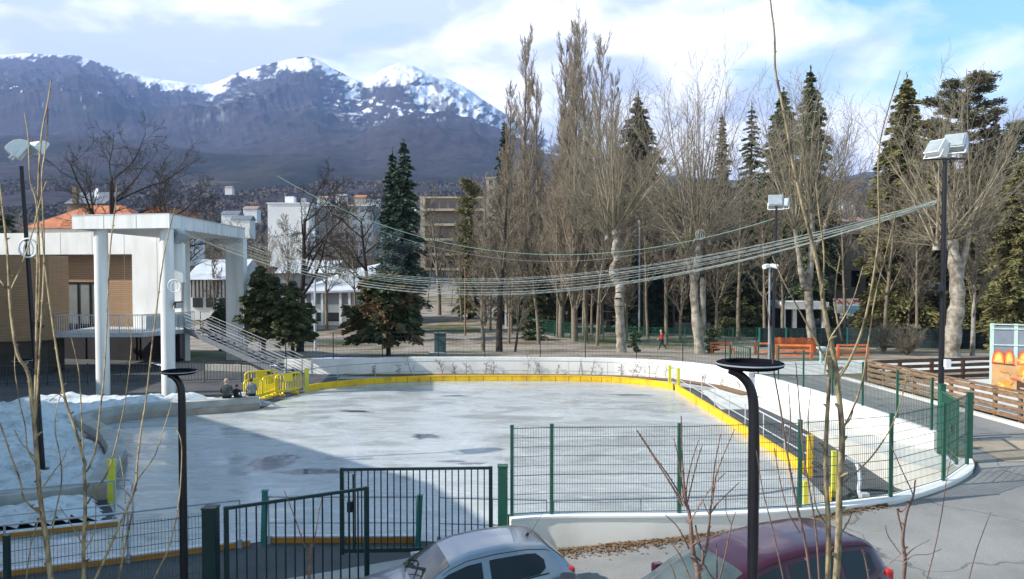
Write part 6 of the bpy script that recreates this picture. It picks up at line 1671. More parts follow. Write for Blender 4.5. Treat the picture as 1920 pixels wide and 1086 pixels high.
# assorted thin bare trees
thin_list = [(1010, 76, 330, 'with pale twigs left of the nearest pollarded plane'), (1100, 79, 300, 'directly left of the nearest pollarded plane'), (1128, 90, 260, 'hidden in the foot of the poplars'), (1215, 84, 290, 'between the first two pollarded planes, left one'), (1250, 76, 330, 'beside the person in red'),
             (1385, 80, 250, 'left of the black park pole'), (1435, 74, 330, 'directly behind the black park pole'), (1585, 85, 230, 'in front of the cream villa'), (1662, 78, 300, 'right of the cream villa'), (1720, 74, 330, 'behind the bare shrub'), (1870, 72, 260, 'near the right edge behind the games wall'), (1905, 66, 330, 'at the right edge'),
             (865, 112, 400, 'on the lawn near the tan flats'), (640, 108, 350, 'behind the low hall roof'), (612, 96, 370, 'in front of the grey block, left one'), (668, 100, 360, 'in front of the grey block, right one'), (538, 104, 400, 'in front of the white tower block'), (500, 110, 420, 'just right of the stage end wall'), (405, 92, 470, 'seen through the stage opening'), (20, 70, 420, 'at the far left edge behind the hall building')]
for i, (px_, d_, yt, lab) in enumerate(thin_list):
    oak('slender bare tree ' + lab, px_, d_, yt, 200 + i, cfg(THIN, rat=[.30 + .05 * (i % 3), .46, .5, 0]), r=.17 + .03 * (i % 3), tm='bark_mid', bm_='bark_mid', hs=.9, name='bare_tree', group='slender bare trees in the park')

for i in range(46):
    Rq = random.Random(900 + i)
    px_ = 905 + 800 * Rq.random() ** 1.7; px_ += 130 * (1545 < px_ < 1675); d_ = Rq.uniform(74, 116); yt = Rq.uniform(270, 430)
    oak('one of the many slender grey brown bare trees crowding the park behind the rink', px_, d_, yt, 300 + i, cfg(THIN, rat=[.30 + .05 * (i % 3), .46, .5, 0], st=[.2, .2, .15, 0]), r=.12 + .02 * (i % 4), tm='bark_mid', bm_='bark_mid' if i % 3 else 'bark_poplar', hs=.9, name='bare_tree', group='crowd of slender bare trees')

# ------------------------------------------------------------------ evergreens
def quads(C, A, B):
    """leaf quads: centres, half axes"""
    V = np.stack([C - A - B, C + A - B, C + A + B, C - A + B], 1).reshape(-1, 3)
    F = np.arange(len(C) * 4).reshape(-1, 4)
    return V, F
def unit(v): return v / (np.linalg.norm(v, axis=1, keepdims=True) + 1e-9)
def evergreen(name, label, px_, d_, ytop, width_px, kind, seed, m, base_f=0.12, n_mul=1.0, leaf=1.0, group=None, trunk='bark_dark', base=None, leader=0.0):
    rs = np.random.RandomState(seed); b0 = np.array(base or place(px_, d_)); H = P(px_, ytop, d_).z - b0[2]; Wd = width_px / FPX * d_ / 2
    S = [(*(b0 + np.array([0, 0, H * i / 8])), *(b0 + np.array([0, 0, H * (i + 1) / 8])), .018 * H * (1 - i / 8.3), .018 * H * (1 - (i + 1) / 8.3), 0) for i in range(8)]
    Cs, As, Bs = [], [], []
    def spray(p, d, L_, drop, wid, nsp, hang=0.25, lf=1.0):
        """needle sprays along a branch"""
        nsp = int(nsp * 3.0); t_ = rs.rand(nsp) ** .7; side = np.array([-d[1], d[0], 0.0]); side /= np.linalg.norm(side) + 1e-9
        c_ = p + d[None, :] * (t_ * L_)[:, None]; c_[:, 2] -= drop * (t_ ** 1.6) * L_
        lat = rs.uniform(-1, 1, nsp) * wid * L_ * (1 - .55 * t_)
        c_ = c_ + side[None, :] * lat[:, None]; c_[:, 2] -= rs.rand(nsp) * hang * L_ * .4
        ax = unit(d[None, :] * .8 + side[None, :] * (np.sign(lat) * .7)[:, None] + np.stack([rs.uniform(-.3, .3, nsp), rs.uniform(-.3, .3, nsp), -rs.rand(nsp) * .7], 1))
        bx = unit(np.cross(ax, rs.uniform(-1, 1, (nsp, 3)))); sz = leaf * lf * rs.uniform(.6, 1.25, nsp)
        Cs.append(c_); As.append(ax * (sz * .20)[:, None]); Bs.append(bx * (sz * .052)[:, None])
    if kind in ('spruce', 'sparse', 'column'):
        z = base_f
        while z < .985:
            prof = min((1 - z) * 2.2, (1 - z) ** (.62 if kind != 'column' else .45)) * (1.3 if kind == 'spruce' else 1.15)
            rad = Wd * prof * (1 if z > base_f + .08 else .75) + .12
            nb = 7 if kind != 'sparse' else 5
            a0 = rs.rand() * 6.28
            for k in range(nb):
                a = a0 + k * 6.283 / nb + rs.uniform(-.35, .35); L_ = rad * rs.uniform(.55, 1.25) * (1 if rs.rand() > .15 else .4)
                up = .25 * z
                d = np.array([math.cos(a), math.sin(a), up - .05]); d /= np.linalg.norm(d)
                p = b0 + np.array([0, 0, z * H + rs.uniform(-.2, .2)])
                S.append((*p, *(p + d * L_ * .8 - np.array([0, 0, .12 * L_])), .03 + .006 * L_, .012, 1))
                spray(p, d, L_, .26 + .25 * (1 - z), .32, int((10 + 11 * L_) * n_mul), hang=.55 if kind == 'spruce' else .3)
            z += (.40 if kind != 'sparse' else .62) / H * (1 + .5 * (1 - z))
        c_ = b0 + np.array([0, 0, 1.0]) * (H * rs.uniform(.95, 1.01, 12))[:, None]; Cs.append(c_); As.append(np.tile([0, 0, .18], (12, 1)) + rs.uniform(-.1, .1, (12, 3))); Bs.append(rs.uniform(-.1, .1, (12, 3)))
    elif kind == 'cedar':
        nl = int(40 * max(.5, H / 20))
        for k in range(nl):
            z = lerp(base_f + .08, .99, (k + rs.rand() * .6) / nl); a = rs.rand() * 6.283
            prof = (1 - abs(z - .52) / .62 * .55) * (1.0 if z < .85 else .85)
            L_ = Wd * prof * rs.uniform(.6, 1.2); rise = rs.uniform(.15, .55) if z > .6 else rs.uniform(-.05, .3)
            d = np.array([math.cos(a), math.sin(a), rise]); d /= np.linalg.norm(d); p = b0 + np.array([0, 0, (z - .05) * H])
            S.append((*p, *(p + d * L_), .09, .025, 1))
            for q in range(int(4 + L_ * 1.3)):
                f = rs.uniform(.35, 1.05); pc = p + d * L_ * f + np.array([rs.uniform(-.4, .4), rs.uniform(-.4, .4), 0]) * L_ * .35
                n_ = int(100 * n_mul); ang = rs.rand(n_) * 6.283; rr_ = np.sqrt(rs.rand(n_)) * rs.uniform(.5, 1.15)
                c_ = pc + np.stack([np.cos(ang) * rr_, np.sin(ang) * rr_, rs.normal(0, .18, n_) - .12 * rr_ ** 2], 1)
                ax = unit(np.stack([np.cos(ang), np.sin(ang), rs.uniform(.0, .5, n_)], 1) + rs.uniform(-.5, .5, (n_, 3))); bx = unit(np.cross(ax, rs.uniform(-1, 1, (n_, 3))))
                sz = leaf * rs.uniform(.5, 1.1, n_); Cs.append(c_); As.append(ax * (sz * .18)[:, None]); Bs.append(bx * (sz * .05)[:, None])
    elif kind == 'yew':
        ns = max(3, int(7 * n_mul ** .5)); S = []
        S.append((*b0, *(b0 + np.array([0, 0, H * .35])), .02 * H + .05, .014 * H + .03, 0)); S.append((*(b0 + np.array([0, 0, H * .35])), *(b0 + np.array([0, 0, H * .7])), .014 * H + .03, .03, 0))
        for k in range(ns):
            a = k * 2.4 + rs.uniform(-.5, .5); reach = Wd * rs.uniform(.25, .85) if k else 0.0
            top = H * (rs.uniform(.72, 1.0) if k else 1.0) * (1 - .22 * reach / Wd)
            p0 = b0 + np.array([0, 0, base_f * H * rs.uniform(.3, .9)]); pts = []
            for q in range(9):
                f = q / 8; pts.append(p0 + np.array([math.cos(a) * reach * f ** .7, math.sin(a) * reach * f ** .7, (top - (p0[2] - b0[2])) * f]))
            for q in range(8): S.append((*pts[q], *pts[q + 1], .055 * (1 - q / 9) + .012, .055 * (1 - (q + 1) / 9) + .012, 0))
            nbr = int(top / .30 * 3.2 * n_mul ** .5)
            for _ in range(nbr):
                f = base_f * .5 + (1 - base_f * .5) * rs.rand() ** .85; q = min(7, int(f * 8)); p = pts[q] + (pts[q + 1] - pts[q]) * (f * 8 - q)
                if p[2] - b0[2] < base_f * H * .75: continue
                L_ = (Wd * .62 * (1 - .62 * f) + .22) * rs.uniform(.5, 1.3); b_a = rs.rand() * 6.283
                d = np.array([math.cos(b_a), math.sin(b_a), rs.uniform(-.1, .65)]); d /= np.linalg.norm(d)
                S.append((*p, *(p + d * L_ * .8), .02, .008, 1))
                spray(p, d, L_, .3, .35, int(13 + 13 * L_), hang=.5, lf=.8)
    V, F = quads(np.concatenate(Cs), np.concatenate(As), np.concatenate(Bs))
    t_ = thing(name, label, 'tree', tuple(b0), group)
    tr = [s_ for s_ in S]
    link('trunk', tube_mesh('trunk', tr, MAT[trunk], tuple(b0)), t_)
    link('crown', np_mesh('crown', V, F, [MAT[m]], tuple(b0), False), t_)
    return t_
EV = evergreen
EV('spruce_tree', 'dark twin topped spruce left of the tan block of flats', 758, 92, 266, 78, 'spruce', 1, 'spruce_dark', .1, leaf=1.1)
EV('spruce_tree', 'shorter companion top of the dark spruce, on its left side', 737, 93, 282, 60, 'spruce', 2, 'spruce_dark', .12, leaf=1.1)
EV('cedar_tree', 'blue grey cedar below the dark spruce', 742, 82, 425, 90, 'cedar', 3, 'blue_cedar', .15, n_mul=.8)
EV('thuja_tree', 'wide bronze tinged thuja with a thick trunk just behind the far wall', 728, 47.5, 512, 165, 'yew', 4, 'thuja', .30, n_mul=2.3, leaf=1.25)
EV('yew_tree', 'dark yew beside the stage end wall', 493, 50, 500, 96, 'yew', 5, 'yew', .32, n_mul=1.4, leaf=1.1)
EV('yew_tree', 'dark yew right of the one beside the stage end wall', 548, 49, 530, 90, 'yew', 6, 'yew', .32, n_mul=1.2, leaf=1.1)
EV('yew_tree', 'small dark yew seen through the stage opening', 412, 60, 560, 40, 'yew', 7, 'yew', .1, n_mul=.8)
EV('spruce_tree', 'narrow dark spruce at the left foot of the poplars', 946, 105, 228, 52, 'column', 8, 'spruce_dark', .05)
EV('pine_tree', 'yellowish green conifer behind the tan block of flats', 884, 120, 322, 60, 'cedar', 9, 'conifer_olive', .2, n_mul=.7)
EV('fir_tree', 'broad grey green fir behind the nearest pollarded plane', 1195, 98, 176, 150, 'spruce', 10, 'cedar', .1, n_mul=1.1)
EV('fir_tree', 'thin spiky fir between the second plane and the sparse fir', 1352, 108, 212, 44, 'column', 11, 'cedar', .1)
EV('fir_tree', 'sparse see-through fir left of the pair of spruces', 1407, 98, 196, 92, 'sparse', 12, 'spruce', .12)
EV('spruce_tree', 'left one of the pair of big spruces behind the twin trunked plane', 1466, 94, 165, 112, 'spruce', 13, 'spruce', .1, leaf=1.1)
EV('spruce_tree', 'taller right one of the pair of big spruces, with a spiky tip', 1516, 90, 126, 106, 'spruce', 14, 'spruce', .1, leaf=1.1)
EV('spruce_tree', 'dense olive spruce left of the tall black floodlight pole', 1695, 82, 144, 145, 'spruce', 15, 'conifer_olive', .06, n_mul=1.7, leaf=1.2)
EV('cedar_tree', 'big flat layered cedar behind the massive plane tree', 1806, 90, 128, 225, 'cedar', 16, 'cedar', .16, n_mul=1.3, leaf=1.1)
EV('cedar_tree', 'dark layered cedar cut by the right edge', 1918, 84, 205, 110, 'cedar', 17, 'spruce_dark', .12)
EV('thuja_tree', 'olive green thuja low at the right edge', 1905, 66, 300, 110, 'spruce', 18, 'conifer_olive', .03, n_mul=1.5)
EV('yew_tree', 'dark low yew behind the green screened fence, left end', 1030, 93, 470, 100, 'yew', 19, 'yew', .05, n_mul=1.4)
EV('yew_tree', 'dark yew right behind the nearest pollarded plane', 1200, 92, 455, 120, 'yew', 20, 'spruce_dark', .05, n_mul=1.5)
EV('yew_tree', 'dark low yew behind the second pollarded plane', 1380, 88, 470, 130, 'yew', 21, 'yew', .05, n_mul=1.6)
EV('yew_tree', 'dark green yew right of the banner', 1725, 93, 440, 140, 'yew', 22, 'spruce', .25, n_mul=1.8)
EV('yew_tree', 'dark yew bush above the kiosk roof', 1470, 104, 450, 110, 'yew', 23, 'yew', .05, n_mul=1.4)
EV('yew_tree', 'dark yew behind the slender trees at the right edge', 1880, 82, 400, 130, 'yew', 24, 'spruce', .05, n_mul=1.6)
EV('spruce_tree', 'green pine top between the low hall and the lawn', 880, 116, 420, 46, 'spruce', 25, 'conifer_olive', .1)
EV('yew_tree', 'dark evergreen at the left edge behind the hall building', 10, 84, 400, 90, 'yew', 26, 'spruce_dark', .1, n_mul=1.2)
# ivy on a trunk at the centre, low green shrubs by the fences
for i_, (a_, d_, yt_, w_, k_, m_, lb_) in enumerate((
        (1098, 112, 380, 110, 'yew', 'cedar', 'broad dull green conifer low behind the right end of the poplars'), (1262, 112, 345, 110, 'spruce', 'cedar', 'greyish spruce low between the first two pollarded planes'), (1310, 118, 330, 90, 'spruce', 'spruce', 'dark spruce low behind the crown of the second pollarded plane'),
        (1432, 110, 320, 90, 'spruce', 'spruce', 'broad spruce between the sparse fir and the pair of big spruces'), 
        (1752, 96, 240, 140, 'spruce', 'cedar', 'grey green spruce between the dense olive spruce and the massive plane'), (1862, 92, 228, 150, 'spruce', 'conifer_olive', 'tall olive spruce between the layered cedars at the right'), (1845, 78, 380, 120, 'yew', 'conifer_olive', 'olive yew low behind the massive plane tree'), (1000, 108, 400, 80, 'spruce', 'spruce', 'dark spruce low behind the lone poplar'))):
    EV('spruce_tree' if k_ == 'spruce' else 'yew_tree', lb_, a_, d_, yt_, w_, k_, 60 + i_, m_, .06, n_mul=1.1, leaf=1.2)
# ivy and low shrubs
EV('shrub', 'low ivy green shrub at the foot of the nearest pollarded plane', 1192, 58, 622, 26, 'yew', 27, 'ivy', .05, n_mul=.3)
EV('shrub', 'ivy covered stump at the foot of the second pollarded plane', 1338, 62, 610, 26, 'yew', 28, 'ivy', .05, n_mul=.3)
EV('shrub', 'rounded green shrub at the foot of the green park fence', 1000, 82, 590, 60, 'yew', 29, 'yew', .05, n_mul=.6)

# bare shrub on the right
def bare_shrub(label, px_, d_, ytop, w_, seed, n_=26):
    R = random.Random(seed); b0 = place(px_, d_); H = top_h(px_, ytop, d_); S = []
    for k in range(n_):
        a = R.uniform(0, 6.283); tl = R.uniform(.1, 1.0) * w_
        branch(S, b0, nrm3(math.cos(a) * math.sin(tl), math.sin(a) * math.sin(tl), math.cos(tl)), H * R.uniform(.6, 1.05), .035, 0, cfg(SHOOT, wob=[.12, .15, .2], ang=[.6, .6, 0]), R)
    t_ = thing('bare_shrub', label, 'shrub', b0); link('branches', tube_mesh('branches', S, MAT['bark_mid'], b0), t_)
bare_shrub('wide bare grey shrub behind the games court fence', 1703, 58, 612, 1.1, 91, 40)
bare_shrub('bare brown shrub in front of the dark screened fence, right of the orange fence', 1660, 62, 610, .8, 92, 24)
# climbing plants on the far white wall
lwf = resample(smooth_line([(x, y, 0) for x, y in offs(WALL_FAR[:8], 0.24)], 6), 0.5)
Rc = random.Random(12)
first = None
for i in range(3, len(lwf) - 1, 2):
    p = lwf[i]; S = []
    b0 = (p.x, p.y, 0.04)
    if Rc.random() < .12: continue
    b0 = (p.x + Rc.uniform(-.35, .35), p.y, 0.04); wide = Rc.uniform(.3, 1.0)
    branch(S, b0, nrm3(Rc.uniform(-.25, .25), 0, 1), Rc.uniform(.45, 1.25), Rc.uniform(.012, .022), 0, dict(lv=3, n=[6, 4, 2], wob=[.16, .3, .3], trop=[.05, .04, 0], tap=[.5, .5, .6], st=[.15, .2, 0], k=[2.2 * wide, 1.2, 0], ang=[1.1, .8, 0], rat=[.38, .5, 0], sh=[.3, .3, 0], rr=.7, rmin=.007), Rc)
    t_ = thing('climbing_plant', 'bare climbing plant trained up the far white wall', 'climbing plant', b0, 'bare climbers on the far wall')
    link('stems', tube_mesh('stems', S, MAT['twig_red'], b0), t_)

# ------------------------------------------------------------------ far woodland that reads as one mass
Rw = random.Random(77)
S = []
WOODC = cfg(THIN, lv=3, n=[7, 5, 3], k=[2.6, 1.6, 0], st=[.2, .1, 0], rat=[.4, .5, 0], rmin=.035)
for k in range(110):
    d_ = Rw.uniform(128, 175); px_ = Rw.uniform(930, 2250)
    hy = 395 + 40 * math.sin(px_ / 90) + Rw.uniform(-45, 40)
    b0 = place(px_, d_); H = top_h(px_, hy, d_)
    branch(S, b0, nrm3(Rw.uniform(-.08, .08), 0, 1), H * .9, .13, 0, WOODC, Rw)
for k in range(150):
    d_ = Rw.uniform(150, 320); px_ = Rw.uniform(-250, 930)
    hy = Rw.uniform(405, 455) if not 470 < px_ < 700 else Rw.uniform(440, 480)
    b0 = place(px_, d_); H = max(2, P(px_, hy, d_).z - b0[2])
    branch(S, b0, nrm3(Rw.uniform(-.08, .08), 0, 1), H * .9, .12, 0, cfg(WOODC, rmin=.05), Rw)
me = tube_mesh('woodland', S, MAT['bark_mid'], (0, 0, 0))
tag(link('woodland', me), kind='stuff')
rs = np.random.RandomState(5); Cs, As, Bs = [], [], []
for k in range(170):
    d_ = rs.uniform(130, 190); px_ = rs.uniform(960, 2250); x = wl(px_, d_); z0 = ground_z(x, d_)
    H = max(4, P(px_, rs.uniform(395, 520), d_).z - z0); Wd = H * rs.uniform(.16, .3)
    n_ = 420; t_ = rs.rand(n_) ** .8; a = rs.rand(n_) * 6.283; r_ = Wd * (1 - t_ * .9) * np.sqrt(rs.rand(n_)) + .1
    Cs.append(np.stack([x + np.cos(a) * r_, d_ + np.sin(a) * r_, z0 + t_ * H], 1)); ax = unit(np.stack([np.cos(a), np.sin(a), -.3 + 0 * a], 1) + rs.uniform(-.5, .5, (n_, 3)))
    bx = unit(np.cross(ax, rs.uniform(-1, 1, (n_, 3)))); As.append(ax * rs.uniform(.3, .75, (n_, 1))); Bs.append(bx * rs.uniform(.12, .3, (n_, 1)))
V, F = quads(np.concatenate(Cs), np.concatenate(As), np.concatenate(Bs))
tag(link('conifer_wood', np_mesh('conifer_wood', V, F, [MAT['spruce']], (0, 0, 0), False)), kind='stuff')
# scrub and woods on the valley slope
Cs, As, Bs = [], [], []
n_ = 150000
d_ = np.exp(rs.uniform(math.log(340), math.log(1500), n_)); px_ = rs.uniform(-150, 2050, n_)
x = (px_ - 960) / FPX * d_
cl = fbm(x / 60 + 3, d_ / 90 + 5, 4)
kp = cl > .47
d_, x = d_[kp], x[kp]; n_ = len(d_)
s1_ = np.clip((d_ - 330) / 1170, 0, 1); z = -2.2 + (e1 * 1500 + CAMH) * s1_ ** 1.15 + (fbm(x / 90, d_ / 120, 4) - .5) * 16 * np.clip(s1_ * 1.6, 0, 1)
sz = rs.uniform(.5, 1.7, n_) * np.clip(d_ / 700, .6, 1.6)
ax = unit(rs.uniform(-1, 1, (n_, 3)) * np.array([1, 1, .4])); bx = unit(np.cross(ax, rs.uniform(-1, 1, (n_, 3))) + np.array([0, 0, .8]))
V, F = quads(np.stack([x, d_, z + sz * .6], 1), ax * sz[:, None] * .8, bx * sz[:, None])
MAT['scrub'] = mat('valley_scrub', (0.045, 0.036, 0.03), 0.95, 0.0, 0.02, col2=(0.12, 0.095, 0.07))
tag(link('scrub', np_mesh('scrub', V, F, [MAT['scrub']], (0, 0, 0), False)), kind='stuff')

# ------------------------------------------------------------------ saplings in the foreground
def wand(S, pts, w0, w1, d_, R, lv):
    p3 = [P(a, b_, d_ + R.uniform(-.03, .03)) for a, b_ in pts]
    p3 = smooth_line(p3, 4) if len(p3) > 2 else [p3[0].lerp(p3[1], i / 4) for i in range(5)]
    n_ = len(p3)
    for i in range(n_ - 1):
        ra = lerp(w0, w1, i / (n_ - 1)) / FPX * d_ / 2; rb2 = lerp(w0, w1, (i + 1) / (n_ - 1)) / FPX * d_ / 2
        S.append((*p3[i], *p3[i + 1], ra, rb2, lv))
        if i % 4 == 2:      # bud
            q = p3[i]; dd = (p3[i + 1] - p3[i]).normalized(); sd = Vector((R.choice((-1, 1)), R.uniform(-1, 1), .8)).normalized()
            S.append((*q, *(q + sd * ra * 2.6), ra * .9, ra * .35, lv))
def sapling(label, trunk_pts, trunk_w, twigs, d_, m, base_px, name='sapling', seed=1):
    R = random.Random(seed)
    g0 = P(base_px, 1086, d_); gz_ = ground_z(g0.x, d_) - 0.05
    t_ = thing(name, label, 'sapling', (g0.x, d_, gz_))
    S = []
    wand(S, trunk_pts, trunk_w[0], trunk_w[1], d_, R, 0)
    f = P(*trunk_pts[0], d_); S.append((g0.x + (f.x - g0.x) * .5, d_, gz_, *f, trunk_w[0] / FPX * d_ * .62, trunk_w[0] / FPX * d_ * .5, 0))
    org = ORG[t_]
    me_ = tube_mesh('trunk', S, m, org) ; link('trunk', me_, t_)
    for pts, w0, w1 in twigs:
        S = []; wand(S, pts, w0, w1, d_, R, 1); link('branch', tube_mesh('branch', S, m, org), t_)
sapling('multi stemmed sapling with pale bark, the thickest at the far left', [(98, 1092), (92, 1040), (84, 985), (76, 925), (70, 850), (65, 790), (60, 745), (54, 700), (36, 670), (26, 625), (19, 560), (15, 480), (9, 420), (1, 350), (-8, 280)], (13, 3.5),
        [([(66, 800), (68, 700), (70, 560), (72, 420), (73, 330), (79, 250), (89, 198), (97, 149)], 7, 3), ([(68, 780), (76, 640), (83, 500), (82, 416), (79, 330), (85, 283), (90, 227), (89, 190)], 5, 2.5), ([(72, 600), (75, 500), (69, 384), (57, 338), (53, 255), (46, 211)], 4.5, 2.5),
         ([(20, 545), (40, 500), (60, 440), (75, 380), (88, 340), (98, 338)], 4, 2.2), ([(18, 542), (8, 536), (0, 525), (-12, 500)], 5, 3), ([(75, 963), (46, 935), (38, 900), (23, 860), (8, 815), (-6, 780)], 5, 3), ([(68, 870), (52, 842), (48, 800), (37, 753), (28, 690), (30, 650)], 3.5, 2),
         ([(68, 860), (40, 830), (27, 805)], 3, 1.5), ([(80, 960), (60, 1010), (48, 1090)], 3, 3), ([(95, 1010), (105, 960), (116, 900), (112, 850), (104, 810), (106, 770), (120, 720)], 4, 2), ([(82, 912), (104, 880), (118, 862), (126, 843)], 3, 1.5)], 7.2, MAT['twig_young'], 100, seed=1)
sapling('slim pale barked sapling forking twice, second from the left', [(158, 1092), (158, 1020), (161, 949), (159, 885), (156, 853), (140, 800), (124, 753), (112, 690), (101, 618), (88, 526), (82, 470), (78, 420)], (9.5, 3),
        [([(162, 885), (172, 865), (181, 835), (188, 771), (195, 710), (200, 625), (206, 481), (217, 382), (219, 350)], 5, 2.5), ([(156, 842), (153, 771), (150, 720), (146, 684), (133, 629)], 3.5, 2), ([(163, 945), (178, 920), (193, 900), (205, 878), (216, 840), (227, 792), (236, 745), (247, 640), (234, 600)], 4.5, 2), ([(160, 1030), (176, 1000), (180, 960), (176, 910)], 3, 1.5),
         ([(125, 755), (112, 740), (98, 748), (92, 752)], 2.5, 1.5), ([(157, 1025), (135, 985), (112, 950)], 2.5, 1.5)], 7.0, MAT['twig_young'], 158, seed=2)
sapling('thin leaning sapling with long straight shoots, in front of the left street lamp', [(176, 1092), (198, 1045), (220, 995), (245, 940), (256, 905), (258, 868), (266, 800), (274, 750), (289, 618), (306, 489), (320, 423), (328, 390)], (6.5, 2.2),
        [([(245, 942), (255, 905), (272, 880), (291, 853), (307, 805), (322, 757)], 3.5, 1.8), ([(222, 1092), (232, 1040), (245, 977), (250, 950)], 5, 4), ([(236, 945), (232, 899), (224, 851)], 3, 2), ([(286, 1092), (300, 1062), (316, 1030), (328, 985), (337, 930), (341, 860), (339, 824), (327, 796)], 4, 2), ([(227, 1041), (232, 985), (238, 950)], 2.8, 2)], 6.8, MAT['twig_young'], 190, seed=3)
sapling('tall pale barked sapling right of centre with a very long whip reaching the top edge', [(1566, 1092), (1571, 1000), (1572, 930), (1576, 860), (1577, 800), (1570, 730), (1562, 665), (1550, 610), (1542, 560), (1537, 520), (1522, 455), (1503, 380), (1485, 300), (1476, 245), (1463, 180), (1453, 130), (1452, 70), (1447, 25), (1441, -25)], (16, 3),
        [([(1551, 1092), (1552, 980), (1547, 880), (1549, 800), (1553, 730), (1556, 670)], 12, 8), ([(1565, 716), (1585, 690), (1612, 630), (1628, 570), (1640, 500), (1648, 430), (1646, 330), (1650, 265), (1668, 195), (1688, 132)], 7, 2), ([(1577, 810), (1597, 770), (1616, 716), (1628, 640), (1640, 560), (1662, 470), (1680, 400)], 5, 2),
         ([(1583, 905), (1607, 885), (1640, 850), (1670, 802), (1691, 743), (1702, 690)], 4.5, 2), ([(1540, 560), (1545, 480), (1535, 400), (1528, 320)], 5, 2), ([(1555, 690), (1530, 640), (1500, 585), (1470, 530), (1448, 480)], 5, 2), ([(1578, 640), (1568, 590), (1566, 540), (1575, 480)], 5, 2.5), ([(1577, 800), (1592, 790), (1600, 770)], 3.5, 2),
         ([(1545, 700), (1555, 640), (1580, 600), (1600, 560), (1618, 500)], 4, 2), ([(1550, 880), (1528, 860), (1515, 800), (1520, 730)], 3.5, 1.8), ([(1550, 985), (1530, 950), (1524, 900)], 4, 2), ([(1572, 1010), (1590, 980), (1600, 955)], 4, 2)], 6.0, MAT['twig_young'], 1563, seed=4)
sapling('reddish thin sapling left of the tall pale barked one', [(1520, 1092), (1508, 1010), (1490, 930), (1476, 850), (1462, 760), (1450, 690), (1442, 600), (1430, 520)], (6, 2),
        [([(1500, 1000), (1478, 960), (1462, 900), (1452, 840)], 3.5, 1.8), ([(1476, 850), (1482, 790), (1478, 720)], 3, 1.8), ([(1470, 1092), (1448, 990), (1430, 920), (1418, 845)], 3.5, 2), ([(1536, 1092), (1530, 1000), (1518, 920), (1505, 840), (1497, 740), (1492, 680)], 5, 2)], 5.8, MAT['twig_red'], 1500, seed=5)
sapling('many stemmed thin sapling at the right, beside the rear of the plum car', [(1692, 1092), (1696, 1050), (1692, 1010), (1700, 960), (1712, 930), (1716, 900)], (10, 3),
        [([(1692, 1000), (1682, 955), (1690, 960), (1702, 948), (1712, 930), (1690, 880), (1668, 830)], 4, 2), ([(1690, 1040), (1665, 1005), (1660, 985)], 3, 2), ([(1694, 1050), (1712, 1030), (1745, 1012)], 3, 1.5), ([(1692, 1060), (1712, 1042), (1740, 1040), (1765, 1030)], 3, 1.5), ([(1736, 1092), (1752, 1030), (1766, 960), (1776, 890), (1790, 830)], 3, 1.5), ([(1630, 1092), (1622, 1050), (1616, 1030)], 4, 3), ([(1640, 1092), (1665, 1060), (1690, 1040)], 3, 2), ([(1815, 1092), (1830, 1035), (1848, 985), (1858, 960)], 2.5, 1.2)], 6.4, MAT['twig_red'], 1696, seed=6)
sapling('dark bare shrub in front of the mesh fence posts, between the two cars', [(1310, 1092), (1306, 1060), (1300, 1040), (1296, 1000), (1292, 963), (1285, 935), (1282, 905), (1279, 860), (1277, 780)], (13, 2.5),
        [([(1280, 949), (1262, 915), (1241, 881), (1218, 845), (1194, 808)], 5, 2), ([(1287, 950), (1269, 918), (1248, 885), (1227, 856), (1208, 826), (1194, 805)], 4, 2), ([(1286, 940), (1288, 905), (1297, 865), (1310, 825)], 4, 1.8), ([(1288, 945), (1295, 915), (1306, 870), (1317, 833)], 3.5, 1.8), ([(1282, 935), (1276, 890), (1270, 850), (1263, 822)], 3.5, 1.8),
         ([(1308, 1075), (1318, 1050), (1326, 1020), (1331, 963), (1335, 930), (1339, 879), (1351, 814)], 8, 2), ([(1336, 935), (1341, 900), (1345, 885), (1360, 845), (1377, 805)], 4, 1.8), ([(1333, 963), (1345, 945), (1360, 930), (1387, 904)], 4, 1.8), ([(1294, 980), (1304, 962), (1318, 938), (1338, 910), (1360, 887)], 4, 1.8), ([(1330, 965), (1322, 950), (1319, 940)], 3, 1.5),
         ([(1292, 1030), (1280, 1005), (1268, 985), (1248, 966)], 4, 1.8), ([(1300, 1040), (1318, 1056), (1330, 1075), (1345, 1092)], 4, 3), ([(1347, 1092), (1360, 1040), (1368, 1000), (1372, 982), (1379, 960)], 4, 1.8), ([(1372, 985), (1364, 968), (1360, 955)], 2.5, 1.5), ([(1344, 1092), (1344, 1040), (1343, 1020)], 3.5, 2), ([(1296, 1092), (1282, 1055), (1268, 1030), (1255, 1015)], 3.5, 2), ([(1268, 1090), (1262, 1070), (1256, 1055)], 3, 2), ([(1310, 1075), (1318, 1040), (1308, 1010), (1304, 985)], 6, 4)], 5.9, MAT['twig_red'], 1310, name='bare_shrub', seed=7)
sapling('tiny reddish sapling standing in front of the double gate', [(580, 1092), (581, 1060), (583, 1042), (584, 1020)], (9, 5), [([(582, 1045), (570, 1020), (558, 985), (545, 950), (533, 920)], 3.5, 1.5), ([(585, 1030), (592, 1000), (597, 965), (603, 938)], 3.5, 1.5)], 8.5, MAT['twig_red'], 580, seed=8)

